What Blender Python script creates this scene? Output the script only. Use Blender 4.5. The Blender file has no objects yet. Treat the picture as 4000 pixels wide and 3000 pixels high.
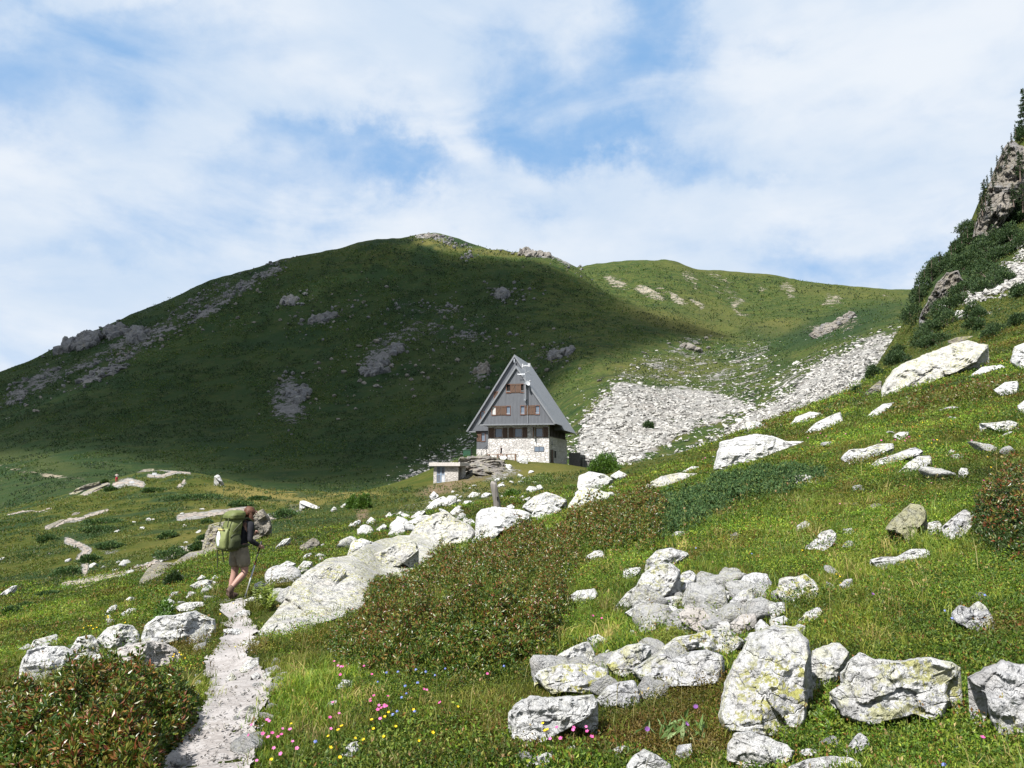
import bpy, bmesh, math, random
import numpy as np
from mathutils import Vector, Matrix
random.seed(5)
rng = np.random.default_rng(11)
SC = bpy.context.scene
COL = SC.collection
F = 2910.0
HOR = 1820.0
PITCH = math.atan((HOR - 1500.0) / F)
CP, SP = math.cos(PITCH), math.sin(PITCH)
SUN = Vector((-0.40, -0.46, 0.79)).normalized()

# ---------------------------------------------------------------- camera maths (photo pixels, 4000 x 3000)
def ray(px, py):
    a = (np.asarray(px, float) - 2000.0) / F
    b = -(np.asarray(py, float) - 1500.0) / F
    d = CP - b * SP
    return a / d, (SP + b * CP) / d          # x/Y and z/Y
def P(px, py, Y):
    a, e = ray(px, py)
    return np.stack([a * Y, np.ones_like(a) * Y, e * Y], -1)
def proj(x, y, z):
    f = y * CP + z * SP
    u = -y * SP + z * CP
    return 2000.0 + F * x / f, 1500.0 - F * u / f

# ---------------------------------------------------------------- noise
def _h(ix, iy, iz, s):
    n = (ix.astype(np.int64) * 374761393 + iy.astype(np.int64) * 668265263 + iz.astype(np.int64) * 2147483647 + s * 974634777) & 0xFFFFFFFF
    n = ((n ^ (n >> 13)) * 1274126177) & 0xFFFFFFFF
    n = ((n ^ (n >> 15)) * 2246822519) & 0xFFFFFFFF
    return ((n ^ (n >> 16)) & 0xFFFFFF) / float(0xFFFFFF)
def vnoise(p, s=0):
    p = np.asarray(p, float)
    i = np.floor(p).astype(np.int64); f = p - i
    w = f * f * f * (f * (f * 6 - 15) + 10)
    r = 0
    for dx in (0, 1):
        wx = w[..., 0] if dx else 1 - w[..., 0]
        for dy in (0, 1):
            wy = w[..., 1] if dy else 1 - w[..., 1]
            for dz in (0, 1):
                wz = w[..., 2] if dz else 1 - w[..., 2]
                r = r + wx * wy * wz * _h(i[..., 0] + dx, i[..., 1] + dy, i[..., 2] + dz, s)
    return r * 2 - 1
def fbm(p, octaves=4, s=0, gain=0.5, ridged=False):
    p = np.asarray(p, float); a = 1.0; t = 0; n = 0
    for o in range(octaves):
        v = vnoise(p * (2.03 ** o) + o * 17.3, s + o)
        if ridged: v = 1 - 2 * np.abs(v)
        t = t + a * v; n += a; a *= gain
    return t / n
def p3(x, y, z=None):
    x = np.asarray(x, float)
    return np.stack([x, np.asarray(y, float) + 0 * x, np.zeros_like(x) if z is None else np.asarray(z, float) + 0 * x], -1)
def sstep(a, b, x):
    t = np.clip((x - a) / (b - a), 0, 1)
    return t * t * (3 - 2 * t)

# ---------------------------------------------------------------- polygons
def in_poly(x, y, poly):
    poly = np.asarray(poly, float); ins = np.zeros(np.shape(x), bool)
    x0, y0 = poly[:, 0], poly[:, 1]; x1, y1 = np.roll(x0, -1), np.roll(y0, -1)
    for k in range(len(poly)):
        c = ((y0[k] > y) != (y1[k] > y))
        xs = (x1[k] - x0[k]) * (y - y0[k]) / ((y1[k] - y0[k]) or 1e-9) + x0[k]
        ins ^= c & (x < xs)
    return ins
def seg_dist(x, y, poly, closed=True):
    poly = np.asarray(poly, float); d = np.full(np.shape(x), 1e9)
    n = len(poly)
    for k in range(n if closed else n - 1):
        ax, ay = poly[k][:2]; bx, by = poly[(k + 1) % n][:2]
        vx, vy = bx - ax, by - ay
        t = np.clip(((x - ax) * vx + (y - ay) * vy) / (vx * vx + vy * vy + 1e-9), 0, 1)
        d = np.minimum(d, np.hypot(x - ax - t * vx, y - ay - t * vy))
    return d
def sdist(x, y, poly):
    """positive inside"""
    x = np.asarray(x, float); y = np.asarray(y, float)
    d = seg_dist(x, y, poly)
    return np.where(in_poly(x, y, poly), d, -d)
def sample_poly(poly, n):
    poly = np.asarray(poly, float)
    lo, hi = poly.min(0), poly.max(0); out = np.zeros((0, 2))
    while len(out) < n:
        q = rng.uniform(lo, hi, (max(200, 2 * n), 2))
        out = np.vstack([out, q[in_poly(q[:, 0], q[:, 1], poly)]])
    return out[:n]

# ---------------------------------------------------------------- terrain sheets
class Sheet:
    def __init__(s, ctrl, amax, y0, y1, na, ny, k=2.2, smooth=1e-4):
        c = np.array(ctrl, float)
        a, e = ray(c[:, 0], c[:, 1]); l = np.log(c[:, 2])
        X = np.stack([a * k, l], -1); n = len(X); s.k = k
        K = s._phi(np.linalg.norm(X[:, None] - X[None], axis=-1)) + smooth * np.eye(n)
        Pm = np.hstack([np.ones((n, 1)), X])
        A = np.block([[K, Pm], [Pm.T, np.zeros((3, 3))]])
        w = np.linalg.solve(A, np.concatenate([e, np.zeros(3)]))
        s.a = np.linspace(-amax, amax, na); s.l = np.linspace(math.log(y0), math.log(y1), ny)
        AA, LL = np.meshgrid(s.a, s.l)
        G = np.zeros(AA.shape)
        for r in range(ny):
            q = np.stack([AA[r] * k, LL[r]], -1)
            G[r] = s._phi(np.linalg.norm(q[:, None] - X[None], axis=-1)) @ w[:n] + w[n] + q @ w[n + 1:]
        s.E = G; s.AA, s.LL = AA, LL
    def _phi(s, r):
        return r * r * np.log(r + 1e-9)
    def xyz(s):
        Y = np.exp(s.LL)
        return s.AA * Y, Y, s.E * Y
    def eps(s, al, l):
        fa = np.clip((al - s.a[0]) / (s.a[1] - s.a[0]), 0, len(s.a) - 1.001)
        fl = np.clip((l - s.l[0]) / (s.l[1] - s.l[0]), 0, len(s.l) - 1.001)
        i = fl.astype(int); j = fa.astype(int); u = fa - j; v = fl - i
        E = s.E
        return (E[i, j] * (1 - u) + E[i, j + 1] * u) * (1 - v) + (E[i + 1, j] * (1 - u) + E[i + 1, j + 1] * u) * v
    def z(s, x, y):
        y = np.maximum(np.asarray(y, float), 0.3)
        return s.eps(np.asarray(x, float) / y, np.log(y)) * y
    def hit(s, px, py):
        """depth Y where the ray through the pixel first meets the sheet (nan if none)"""
        al, e = ray(np.atleast_1d(px), np.atleast_1d(py))
        ls = np.linspace(s.l[0], s.l[-1], 900)
        out = np.full(al.shape, np.nan)
        for c in range(0, len(al), 4000):
            a_ = al[c:c + 4000]; e_ = e[c:c + 4000]
            T = s.eps(np.repeat(a_[:, None], 900, 1), np.repeat(ls[None], len(a_), 0)) - e_[:, None]
            up = T >= 0
            idx = up.argmax(1); ok = up.any(1) & (idx > 0)
            i1 = np.maximum(idx, 1); r = np.arange(len(a_))
            t0, t1 = T[r, i1 - 1], T[r, i1]
            f = np.where(t1 != t0, -t0 / (t1 - t0 + 1e-12), 0)
            out[c:c + 4000] = np.where(ok, np.exp(ls[i1 - 1] + np.clip(f, 0, 1) * (ls[1] - ls[0])), np.nan)
        return out

C1 = []
def col(px, *rows):
    for Y, py in rows: C1.append((px, py, Y))
col(-900, (2, 3900), (5, 3060), (9, 2830), (16, 2680), (32, 2520), (70, 2320), (130, 2180), (200, 2220))
col(0, (2.2, 3900), (4.8, 3000), (6.5, 2830), (9, 2700), (12, 2610), (16, 2540), (22, 2465), (32, 2375), (48, 2275), (70, 2165), (100, 2065), (130, 2005), (150, 1992), (190, 2060))
col(500, (2.1, 3900), (4.6, 3000), (6, 2800), (8, 2650), (10, 2545), (13, 2470), (18, 2415), (25, 2355), (35, 2285), (50, 2195), (75, 2075), (110, 1965), (140, 1880), (152, 1858), (190, 1960))
col(640, (140, 1862), (153, 1838), (190, 1950))
col(800, (145, 1862), (156, 1852), (190, 1950))
col(1000, (2, 3900), (4.4, 3000), (6, 2750), (9, 2520), (11.5, 2415), (14, 2340), (17, 2290), (22, 2240), (35, 2170), (50, 2110), (80, 2015), (110, 1950), (140, 1912), (152, 1906), (190, 2000))
col(1300, (80, 1985), (110, 1945), (135, 1927), (150, 1926), (190, 2010))
col(1500, (2, 3900), (4.2, 3000), (6, 2690), (9, 2450), (13, 2310), (18, 2225), (25, 2150), (40, 2060), (60, 1990), (85, 1930), (105, 1905), (125, 1905), (160, 1990))
col(1700, (60, 1960), (92, 1890), (98, 1886), (112, 1835), (125, 1830), (160, 1900))
col(1850, (92, 1885), (105, 1815), (115, 1784), (125, 1778), (140, 1790), (165, 1880))
col(2000, (2, 3850), (4.1, 3000), (5.5, 2700), (8, 2430), (12, 2250), (18, 2145), (28, 2060), (36, 1985), (60, 1920), (92, 1868), (108, 1803), (116, 1797), (135, 1800), (165, 1870))
col(2200, (60, 1900), (90, 1850), (110, 1818), (130, 1816), (160, 1860))
col(2500, (1.9, 3850), (4, 3000), (5.5, 2650), (8, 2380), (12, 2180), (18, 2040), (26, 1945), (40, 1865), (58, 1800), (75, 1812), (100, 1880), (180, 1950))
col(3000, (1.8, 3800), (3.8, 3000), (5, 2660), (7, 2370), (10, 2160), (15, 1985), (22, 1850), (32, 1730), (42, 1643), (50, 1650), (70, 1750), (150, 1850))
col(3300, (22, 1760), (32, 1620), (42, 1540), (52, 1545), (70, 1620), (150, 1750))
col(3500, (1.6, 3750), (3.5, 3000), (4.5, 2660), (6.3, 2340), (9, 2105), (14, 1900), (20, 1745), (28, 1605), (38, 1500), (48, 1425), (58, 1415), (80, 1490), (150, 1650))
col(3620, (38, 1470), (55, 1370), (80, 1255), (105, 1160), (122, 1120), (135, 1150), (200, 1400))
col(3720, (20, 1680), (30, 1520), (45, 1395), (70, 1260), (100, 1120), (130, 985), (145, 975), (200, 1200))
col(3850, (15, 1800), (25, 1560), (45, 1330), (80, 1110), (115, 960), (150, 800), (165, 740), (200, 900))
col(4000, (1.5, 3700), (3.2, 3000), (4, 2660), (5.5, 2340), (8, 2065), (12, 1860), (18, 1675), (28, 1475), (45, 1270), (80, 1040), (120, 840), (160, 600), (185, 490), (215, 600))
col(4900, (1.3, 3700), (2.8, 3000), (3.5, 2600), (5, 2230), (8, 1900), (14, 1600), (25, 1300), (45, 1020), (80, 740), (150, 380), (220, 330))
S1 = Sheet(C1, 1.02, 0.9, 215, 760, 520)
_x, _y, _z = S1.xyz()
_n = 0.045 * fbm(p3(_x / 0.8, _y / 0.8), 3, 1) * np.clip(1 - _y / 60, 0, 1) + 0.10 * fbm(p3(_x / 2.7, _y / 2.7), 2, 4) * sstep(3, 8, _y) \
    + 0.42 * fbm(p3(_x / 11, _y / 11), 3, 9) * sstep(18, 50, _y)
_flat = np.exp(-((_x - 2) / 13) ** 2 - ((_y - 120) / 14) ** 2) + np.exp(-((_x + 9) / 5) ** 2 - ((_y - 97) / 5) ** 2)
S1.E = S1.E + _n * (1 - np.clip(_flat, 0, 1) * 0.85) / _y

C1 = []
col(-900, (150, 2250), (300, 2020), (450, 1850), (620, 1700), (900, 1800), (1500, 2000))
col(0, (150, 2080), (190, 1985), (260, 1880), (350, 1770), (450, 1655), (550, 1545), (630, 1458), (800, 1560), (1500, 1900))
col(250, (150, 2000), (190, 1915), (280, 1820), (380, 1695), (480, 1560), (600, 1425), (690, 1350), (850, 1440))
col(500, (150, 1990), (190, 1920), (260, 1845), (360, 1720), (480, 1540), (600, 1375), (730, 1237), (900, 1330))
col(800, (150, 2000), (200, 1925), (280, 1835), (380, 1690), (500, 1500), (640, 1285), (790, 1107), (950, 1190))
col(1050, (700, 1180), (830, 1036), (960, 1120))
col(1100, (150, 2000), (210, 1930), (300, 1810), (400, 1660), (530, 1440), (680, 1205), (850, 1022), (1000, 1110), (1600, 1400))
col(1200, (870, 1003), (1000, 1080))
col(1450, (150, 2000), (210, 1925), (300, 1790), (400, 1640), (540, 1400), (700, 1150), (900, 946), (1100, 1020))
col(1590, (920, 934), (1100, 1010))
col(1680, (150, 1990), (210, 1900), (290, 1770), (400, 1610), (540, 1380), (720, 1120), (950, 916), (1150, 1000), (1800, 1300))
col(1760, (950, 927), (1150, 1010))
col(1850, (150, 1980), (210, 1880), (290, 1750), (400, 1590), (560, 1340), (740, 1110), (940, 957), (1150, 1040))
col(2000, (920, 987), (1100, 1060))
col(2100, (140, 1930), (200, 1830), (280, 1680), (380, 1540), (520, 1340), (700, 1140), (900, 992), (1100, 1090), (1800, 1300))
col(2260, (140, 1900), (190, 1790), (230, 1640), (300, 1540), (400, 1420), (550, 1290), (720, 1150), (860, 1050), (1000, 1110), (1180, 1090), (1380, 1048), (1650, 1130))
col(2400, (140, 1870), (185, 1790), (215, 1620), (240, 1520), (265, 1500), (300, 1510), (380, 1430), (500, 1320), (640, 1220), (760, 1150), (900, 1180), (1100, 1120), (1380, 1033), (1650, 1120))
col(2560, (1380, 1024), (1600, 1100))
col(2640, (140, 1850), (180, 1770), (220, 1620), (260, 1535), (290, 1520), (340, 1490), (430, 1405), (560, 1310), (680, 1240), (850, 1200), (1100, 1110), (1380, 1030), (1650, 1120))
col(2720, (1370, 1057), (1600, 1130))
col(2800, (120, 1850), (180, 1720), (230, 1590), (290, 1530), (370, 1460), (480, 1380), (600, 1320), (750, 1265), (950, 1200), (1150, 1130), (1400, 1065), (1650, 1150))
col(3000, (110, 1800), (150, 1700), (200, 1600), (260, 1510), (340, 1430), (430, 1370), (520, 1330), (700, 1290), (900, 1225), (1150, 1150), (1400, 1078), (1650, 1160))
col(3250, (90, 1720), (120, 1620), (160, 1520), (210, 1440), (270, 1370), (330, 1320), (400, 1265), (520, 1285), (750, 1240), (1000, 1180), (1380, 1118), (1650, 1200))
col(3500, (80, 1560), (100, 1480), (130, 1385), (170, 1330), (220, 1300), (300, 1255), (370, 1215), (430, 1200), (600, 1230), (900, 1185), (1350, 1142), (1650, 1230))
col(3700, (80, 1520), (110, 1430), (200, 1300), (350, 1215), (600, 1200), (1350, 1155), (1650, 1240))
col(4300, (80, 1600), (200, 1400), (600, 1260), (1350, 1190), (1650, 1260))
col(5000, (80, 1650), (200, 1450), (600, 1300), (1350, 1230), (1700, 1300))
S2 = Sheet(C1, 1.02, 76, 1800, 900, 520)
_x, _y, _z = S2.xyz()
_n = 5.5 * fbm(p3(_x / 95, _y / 95), 4, 31) * sstep(250, 500, _y) + 0.9 * fbm(p3(_x / 16, _y / 16), 3, 41) + 3.0 * fbm(p3(_x / 60, _y / 140), 3, 45, ridged=True) * sstep(300, 700, _y) + 3.2 * fbm(p3(_x / 26 + .3 * fbm(p3(_x / 80, _y / 80), 2, 49), _y / 210), 3, 47, ridged=True) * sstep(260, 420, _y) + 5.0 * fbm(p3(_x / 70, _y / 300), 3, 48, ridged=True) * sstep(900, 1100, _y)
S2.E = S2.E + 0.55 * _n / _y

def ground_hit(px, py):
    px = np.atleast_1d(np.asarray(px, float)); py = np.atleast_1d(np.asarray(py, float))
    Y = S1.hit(px, py); Y2 = S2.hit(px, py)
    return np.where(np.isnan(Y), Y2, np.where(np.isnan(Y2), Y, np.minimum(Y, Y2)))
def zg(x, y):
    """height of the upper sheet"""
    x = np.asarray(x, float); y = np.asarray(y, float)
    a = S1.z(x, y); b = S2.z(x, y)
    return np.where(y < 80, a, np.where(y > 212, b, np.maximum(a, b)))

# ---------------------------------------------------------------- objects
def tag(o, label=None, cat=None, group=None, kind=None):
    if label: o['label'] = label
    if cat: o['category'] = cat
    if group: o['group'] = group
    if kind: o['kind'] = kind
    return o
def empty(name, loc=(0, 0, 0), rz=0.0):
    o = bpy.data.objects.new(name, None); o.empty_display_size = 0.2
    o.location = loc; o.rotation_euler = (0, 0, rz); COL.objects.link(o)
    return o
def mesh_np(name, V, Q=None, T=None, mat=None, smooth=True, col=None, attrs=None, midx=None):
    V = np.asarray(V, np.float32).reshape(-1, 3)
    me = bpy.data.meshes.new(name)
    Q = np.zeros((0, 4), np.int32) if Q is None else np.asarray(Q, np.int32).reshape(-1, 4)
    T = np.zeros((0, 3), np.int32) if T is None else np.asarray(T, np.int32).reshape(-1, 3)
    nq, nt = len(Q), len(T)
    me.vertices.add(len(V)); me.vertices.foreach_set('co', V.ravel())
    me.loops.add(4 * nq + 3 * nt); me.loops.foreach_set('vertex_index', np.concatenate([Q.ravel(), T.ravel()]))
    me.polygons.add(nq + nt)
    st = np.concatenate([np.arange(nq) * 4, 4 * nq + np.arange(nt) * 3]).astype(np.int32)
    me.polygons.foreach_set('loop_start', st)
    try:
        me.polygons.foreach_set('loop_total', np.concatenate([np.full(nq, 4), np.full(nt, 3)]).astype(np.int32))
    except Exception: pass
    me.polygons.foreach_set('use_smooth', np.full(nq + nt, smooth))
    if midx is not None: me.polygons.foreach_set('material_index', np.asarray(midx, np.int32))
    if col is not None:
        c = np.ones((len(V), 4), np.float32); c[:, :np.asarray(col).shape[1]] = col
        at = me.color_attributes.new('Col', 'FLOAT_COLOR', 'POINT'); at.data.foreach_set('color', c.ravel())
    for k, v in (attrs or {}).items():
        at = me.attributes.new(k, 'FLOAT', 'POINT'); at.data.foreach_set('value', np.asarray(v, np.float32).ravel())
    me.update(calc_edges=True); me.validate()
    for m in (mat if isinstance(mat, (list, tuple)) else [mat]):
        if m: me.materials.append(m)
    return me
def obj(name, me, parent=None, loc=None, rot=None):
    o = bpy.data.objects.new(name, me); COL.objects.link(o)
    if parent: o.parent = parent
    if loc is not None: o.location = loc
    if rot is not None: o.rotation_euler = rot
    return o
def recentre(me, c):
    n = len(me.vertices); a = np.zeros(n * 3, np.float32); me.vertices.foreach_get('co', a)
    a = a.reshape(-1, 3) - np.asarray(c, np.float32); me.vertices.foreach_set('co', a.ravel()); me.update()
def grid_quads(nr, nc, wrap=False):
    i, j = np.meshgrid(np.arange(nr - 1), np.arange(nc if wrap else nc - 1), indexing='ij')
    j2 = (j + 1) % nc
    return np.stack([i * nc + j, i * nc + j2, (i + 1) * nc + j2, (i + 1) * nc + j], -1).reshape(-1, 4)

class MB:
    """collects boxes, bars, tubes, prisms into one mesh"""
    def __init__(s): s.v = []; s.f = []
    def add(s, vs, fs):
        b = len(s.v); s.v += [tuple(map(float, v)) for v in vs]; s.f += [tuple(b + i for i in f) for f in fs]; return s
    def box(s, a, b):
        (x0, y0, z0), (x1, y1, z1) = a, b
        return s.add([(x0, y0, z0), (x1, y0, z0), (x1, y1, z0), (x0, y1, z0), (x0, y0, z1), (x1, y0, z1), (x1, y1, z1), (x0, y1, z1)],
                     [(3, 2, 1, 0), (4, 5, 6, 7), (0, 1, 5, 4), (1, 2, 6, 5), (2, 3, 7, 6), (3, 0, 4, 7)])
    def prism(s, pts, y0, y1):
        """outline in x,z extruded along y (given counter-clockwise seen from -y)"""
        n = len(pts)
        vs = [(x, y0, z) for x, z in pts] + [(x, y1, z) for x, z in pts]
        return s.add(vs, [tuple(range(n)), tuple(range(2 * n - 1, n - 1, -1))] + [(i, i + n, (i + 1) % n + n, (i + 1) % n) for i in range(n)])
    def tube(s, a, b, r0, r1=None, n=8):
        r1 = r0 if r1 is None else r1
        a, b = Vector(a), Vector(b); d = (b - a).normalized()
        u = d.orthogonal().normalized(); w = d.cross(u)
        vs = []
        for c, r in ((a, r0), (b, r1)):
            for k in range(n):
                t = 2 * math.pi * k / n
                vs.append(c + u * (r * math.cos(t)) + w * (r * math.sin(t)))
        return s.add(vs, [(i, (i + 1) % n, (i + 1) % n + n, i + n) for i in range(n)] + [tuple(range(n - 1, -1, -1)), tuple(range(n, 2 * n))])
    def path(s, pts, r, n=6):
        for a, b in zip(pts, pts[1:]): s.tube(a, b, r, r, n)
        return s
    def build(s, name, mat, parent=None, smooth=False, bevel=0.0):
        me = bpy.data.meshes.new(name); me.from_pydata(s.v, [], s.f); me.update()
        if bevel:
            bm = bmesh.new(); bm.from_mesh(me)
            bmesh.ops.bevel(bm, geom=bm.edges[:], offset=bevel, segments=2, affect='EDGES', profile=0.5)
            bm.to_mesh(me); bm.free()
        if smooth:
            for p in me.polygons: p.use_smooth = True
        if mat: me.materials.append(mat)
        return obj(name, me, parent)
# ================================================================ materials
KA = 0.72      # common albedo level of the place
class NT:
    def __init__(s, name, world=None):
        if world is None:
            s.k = KA; s.m = bpy.data.materials.new(name); s.m.use_nodes = True; s.t = s.m.node_tree
        else:
            s.k = 1.0; s.m = world; s.t = world.node_tree
        s.t.nodes.clear()
    def n(s, typ, props=None, **inp):
        d = s.t.nodes.new(typ)
        for k, v in (props or {}).items(): setattr(d, k, v)
        for k, v in inp.items():
            k = k.replace('_', ' ') if k not in d.inputs else k
            key = int(k[1:]) if k[0] == 'i' and k[1:].isdigit() else k
            if isinstance(v, bpy.types.NodeSocket): s.t.links.new(v, d.inputs[key])
            else: d.inputs[key].default_value = v
        return d
    def mix(s, f, a, b, mode='MIX'):
        d = s.t.nodes.new('ShaderNodeMix'); d.data_type = 'RGBA'; d.blend_type = mode; d.clamp_factor = True
        for i, v in ((0, f), (6, a), (7, b)):
            if isinstance(v, bpy.types.NodeSocket): s.t.links.new(v, d.inputs[i])
            else: d.inputs[i].default_value = (tuple(x * s.k for x in v) + (1,))[:4] if i else v
        return d.outputs[2]
    def math(s, op, a, b=0.0, c=None):
        d = s.t.nodes.new('ShaderNodeMath'); d.operation = op
        for i, v in enumerate((a, b, c)):
            if v is None: continue
            if isinstance(v, bpy.types.NodeSocket): s.t.links.new(v, d.inputs[i])
            else: d.inputs[i].default_value = v
        return d.outputs[0]
    def step(s, v, a, b):
        d = s.t.nodes.new('ShaderNodeMapRange'); d.interpolation_type = 'SMOOTHSTEP'
        s.t.links.new(v, d.inputs[0]); d.inputs[1].default_value = a; d.inputs[2].default_value = b
        return d.outputs[0]
    def map(s, vec, scale=(1, 1, 1), rot=(0, 0, 0), loc=(0, 0, 0)):
        d = s.t.nodes.new('ShaderNodeMapping'); s.t.links.new(vec, d.inputs[0])
        d.inputs['Scale'].default_value = scale; d.inputs['Rotation'].default_value = rot; d.inputs['Location'].default_value = loc
        return d.outputs[0]
    def noise(s, vec, scale, detail=4, rough=0.55, dist=0.0):
        return s.n('ShaderNodeTexNoise', Vector=vec, Scale=scale, Detail=float(detail), Roughness=rough, Distortion=dist).outputs[0]
    def attr(s, name, kind='GEOMETRY'):
        d = s.t.nodes.new('ShaderNodeAttribute'); d.attribute_name = name; d.attribute_type = kind
        return d
    def out(s, sh, disp=None):
        o = s.t.nodes.new('ShaderNodeOutputMaterial'); s.t.links.new(sh, o.inputs[0]); return s.m

def leaf_mat(name, rough=0.5, spec=0.3, trans=0.3):
    t = NT(name); c = t.attr('Col').outputs[0]
    a = t.n('ShaderNodeBsdfPrincipled', Base_Color=c, Roughness=rough)
    a.inputs['Specular IOR Level'].default_value = spec
    tc = t.mix(1.0, c, (1.6, 1.75, 0.85), 'MULTIPLY')
    b = t.n('ShaderNodeBsdfTranslucent', Color=tc)
    m = t.n('ShaderNodeMixShader', Fac=trans); t.t.links.new(a.outputs[0], m.inputs[1]); t.t.links.new(b.outputs[0], m.inputs[2])
    return t.out(m.outputs[0])
M_GRASS = leaf_mat('grass_blade', 0.55, 0.25, 0.35)
M_LEAF = leaf_mat('shrub_leaf', 0.38, 0.45, 0.22)
M_NEEDLE = leaf_mat('needles', 0.6, 0.2, 0.15)
M_PETAL = leaf_mat('petal', 0.6, 0.2, 0.4)

def rock_mat(name, lichen=0.3, grey=0.4, tint=(0.68, 0.68, 0.67), scale=1.0, pink=0.0, strata=1.0, lich_col=(0.42, 0.41, 0.10), bd=None):
    t = NT(name)
    v = t.n('ShaderNodeTexCoord').outputs['Object']
    inf = t.n('ShaderNodeObjectInfo').outputs['Random']
    off = t.math('MULTIPLY', inf, 91.0)
    va = t.n('ShaderNodeVectorMath', {'operation': 'ADD'}, i0=v)
    t.t.links.new(off, va.inputs[1]); v = va.outputs[0]
    n1 = t.noise(v, 2.2 * scale, 6, 0.62); n2 = t.noise(v, 7 * scale, 8, 0.7); n3 = t.noise(v, 24 * scale, 5, 0.7)
    base = t.mix(t.math('MULTIPLY', t.step(n3, 0.52, 0.66), 0.30 + 0.35 * grey), tint, (0.26, 0.268, 0.285))
    base = t.mix(t.math('MULTIPLY', t.step(n2, 0.53, 0.62), grey), base, (0.18, 0.187, 0.205))
    base = t.mix(t.math('MULTIPLY', t.step(n1, 0.50, 0.72), grey), base, (0.26, 0.265, 0.28))
    base = t.mix(t.math('MULTIPLY', t.step(t.noise(v, 3.1 * scale, 3), 0.5, 0.75), 0.35 + pink), base, (0.39, 0.345, 0.30))
    lf = t.math('MULTIPLY', t.step(t.noise(t.map(v, (1, 1, 1), (0, 0, 0), (5, 9, 2)), 1.6 * scale, 2), 0.46 - 0.12 * lichen, 0.62), t.step(t.noise(v, 13 * scale, 6, 0.75), 0.50, 0.55))
    base = t.mix(t.math('MULTIPLY', lf, lichen), base, lich_col)
    dk = t.math('MULTIPLY', t.step(t.noise(t.map(v, (1, 1, 1), (0, 0, 0), (-3, 4, 8)), 9 * scale, 4, 0.6), 0.62, 0.70), 0.55)
    base = t.mix(dk, base, (0.05, 0.052, 0.058))
    # cracks
    vd = t.n('ShaderNodeVectorMath', {'operation': 'ADD'}, i0=t.map(v, (1, 1, 2.6), (0.35, 0.25, 0.2)))
    nd = t.n('ShaderNodeTexNoise', Vector=v, Scale=2.5 * scale, Detail=5.0)
    sc = t.n('ShaderNodeVectorMath', {'operation': 'SCALE'}, i0=nd.outputs[1]); sc.inputs['Scale'].default_value = 0.55
    t.t.links.new(sc.outputs[0], vd.inputs[1])
    vo = t.n('ShaderNodeTexVoronoi', {'feature': 'DISTANCE_TO_EDGE'}, Vector=vd.outputs[0], Scale=2.0 * scale)
    crack = t.step(vo.outputs[0], 0.0, 0.022)
    base = t.mix(t.math('MULTIPLY', t.math('SUBTRACT', 1.0, crack), t.math('MULTIPLY', t.step(n1, 0.50, 0.64), 0.22)), base, (0.11, 0.105, 0.10))
    wv = t.n('ShaderNodeTexWave', {'wave_type': 'BANDS', 'bands_direction': 'Z'}, Vector=t.map(v, (1, 1, 1), (0.45, -0.3, 0)), Scale=3.5 * scale, Distortion=9.0, Detail=4.0)
    wv.inputs['Detail Scale'].default_value = 1.6
    hgt = t.math('ADD', t.math('MULTIPLY', n2, 1.0), t.math('ADD', t.math('MULTIPLY', n3, 0.5), t.math('ADD', t.math('MULTIPLY', crack, 0.22), t.math('MULTIPLY', wv.outputs[0], 0.22 * strata))))
    bp = t.n('ShaderNodeBump', Height=hgt, Strength=1.0, Distance=bd or 0.10 / scale)
    b = t.n('ShaderNodeBsdfPrincipled', Base_Color=base, Roughness=0.9, Normal=bp.outputs[0])
    b.inputs['Specular IOR Level'].default_value = 0.15
    return t.out(b.outputs[0])
R_WHITE = rock_mat('rock_white', 0.3, 0.42)
R_LICH = rock_mat('rock_lichen', 0.95, 0.5)
R_YEL = rock_mat('rock_yellow', 1.0, 0.3, (0.37, 0.36, 0.22), lich_col=(0.34, 0.325, 0.075))
R_STONE = rock_mat('loose_stone', 0.3, 0.5, (0.55, 0.55, 0.54), 0.7, 0.0, 0.4, bd=0.09)
R_PINK = rock_mat('rock_pinkish', 0.1, 0.45, (0.56, 0.525, 0.495), pink=0.15)
R_GREY = rock_mat('rock_grey', 0.5, 0.8, (0.62, 0.62, 0.625))
R_CLIFF = rock_mat('cliff_rock', 0.25, 0.8, (0.27, 0.245, 0.21), 0.12, 0.25, 1.5, (0.24, 0.22, 0.10))
R_FAR = rock_mat('outcrop_rock', 0.15, 0.9, (0.19, 0.19, 0.195), 0.12, 0.05, 1.5)
R_BEIGE = rock_mat('rock_beige', 0.5, 0.6, (0.27, 0.245, 0.20), 0.4, 0.2)
R_SLAB = rock_mat('rock_slab', 0.7, 0.85, (0.56, 0.55, 0.51), 1.3, 0.05, 0.8)

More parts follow.
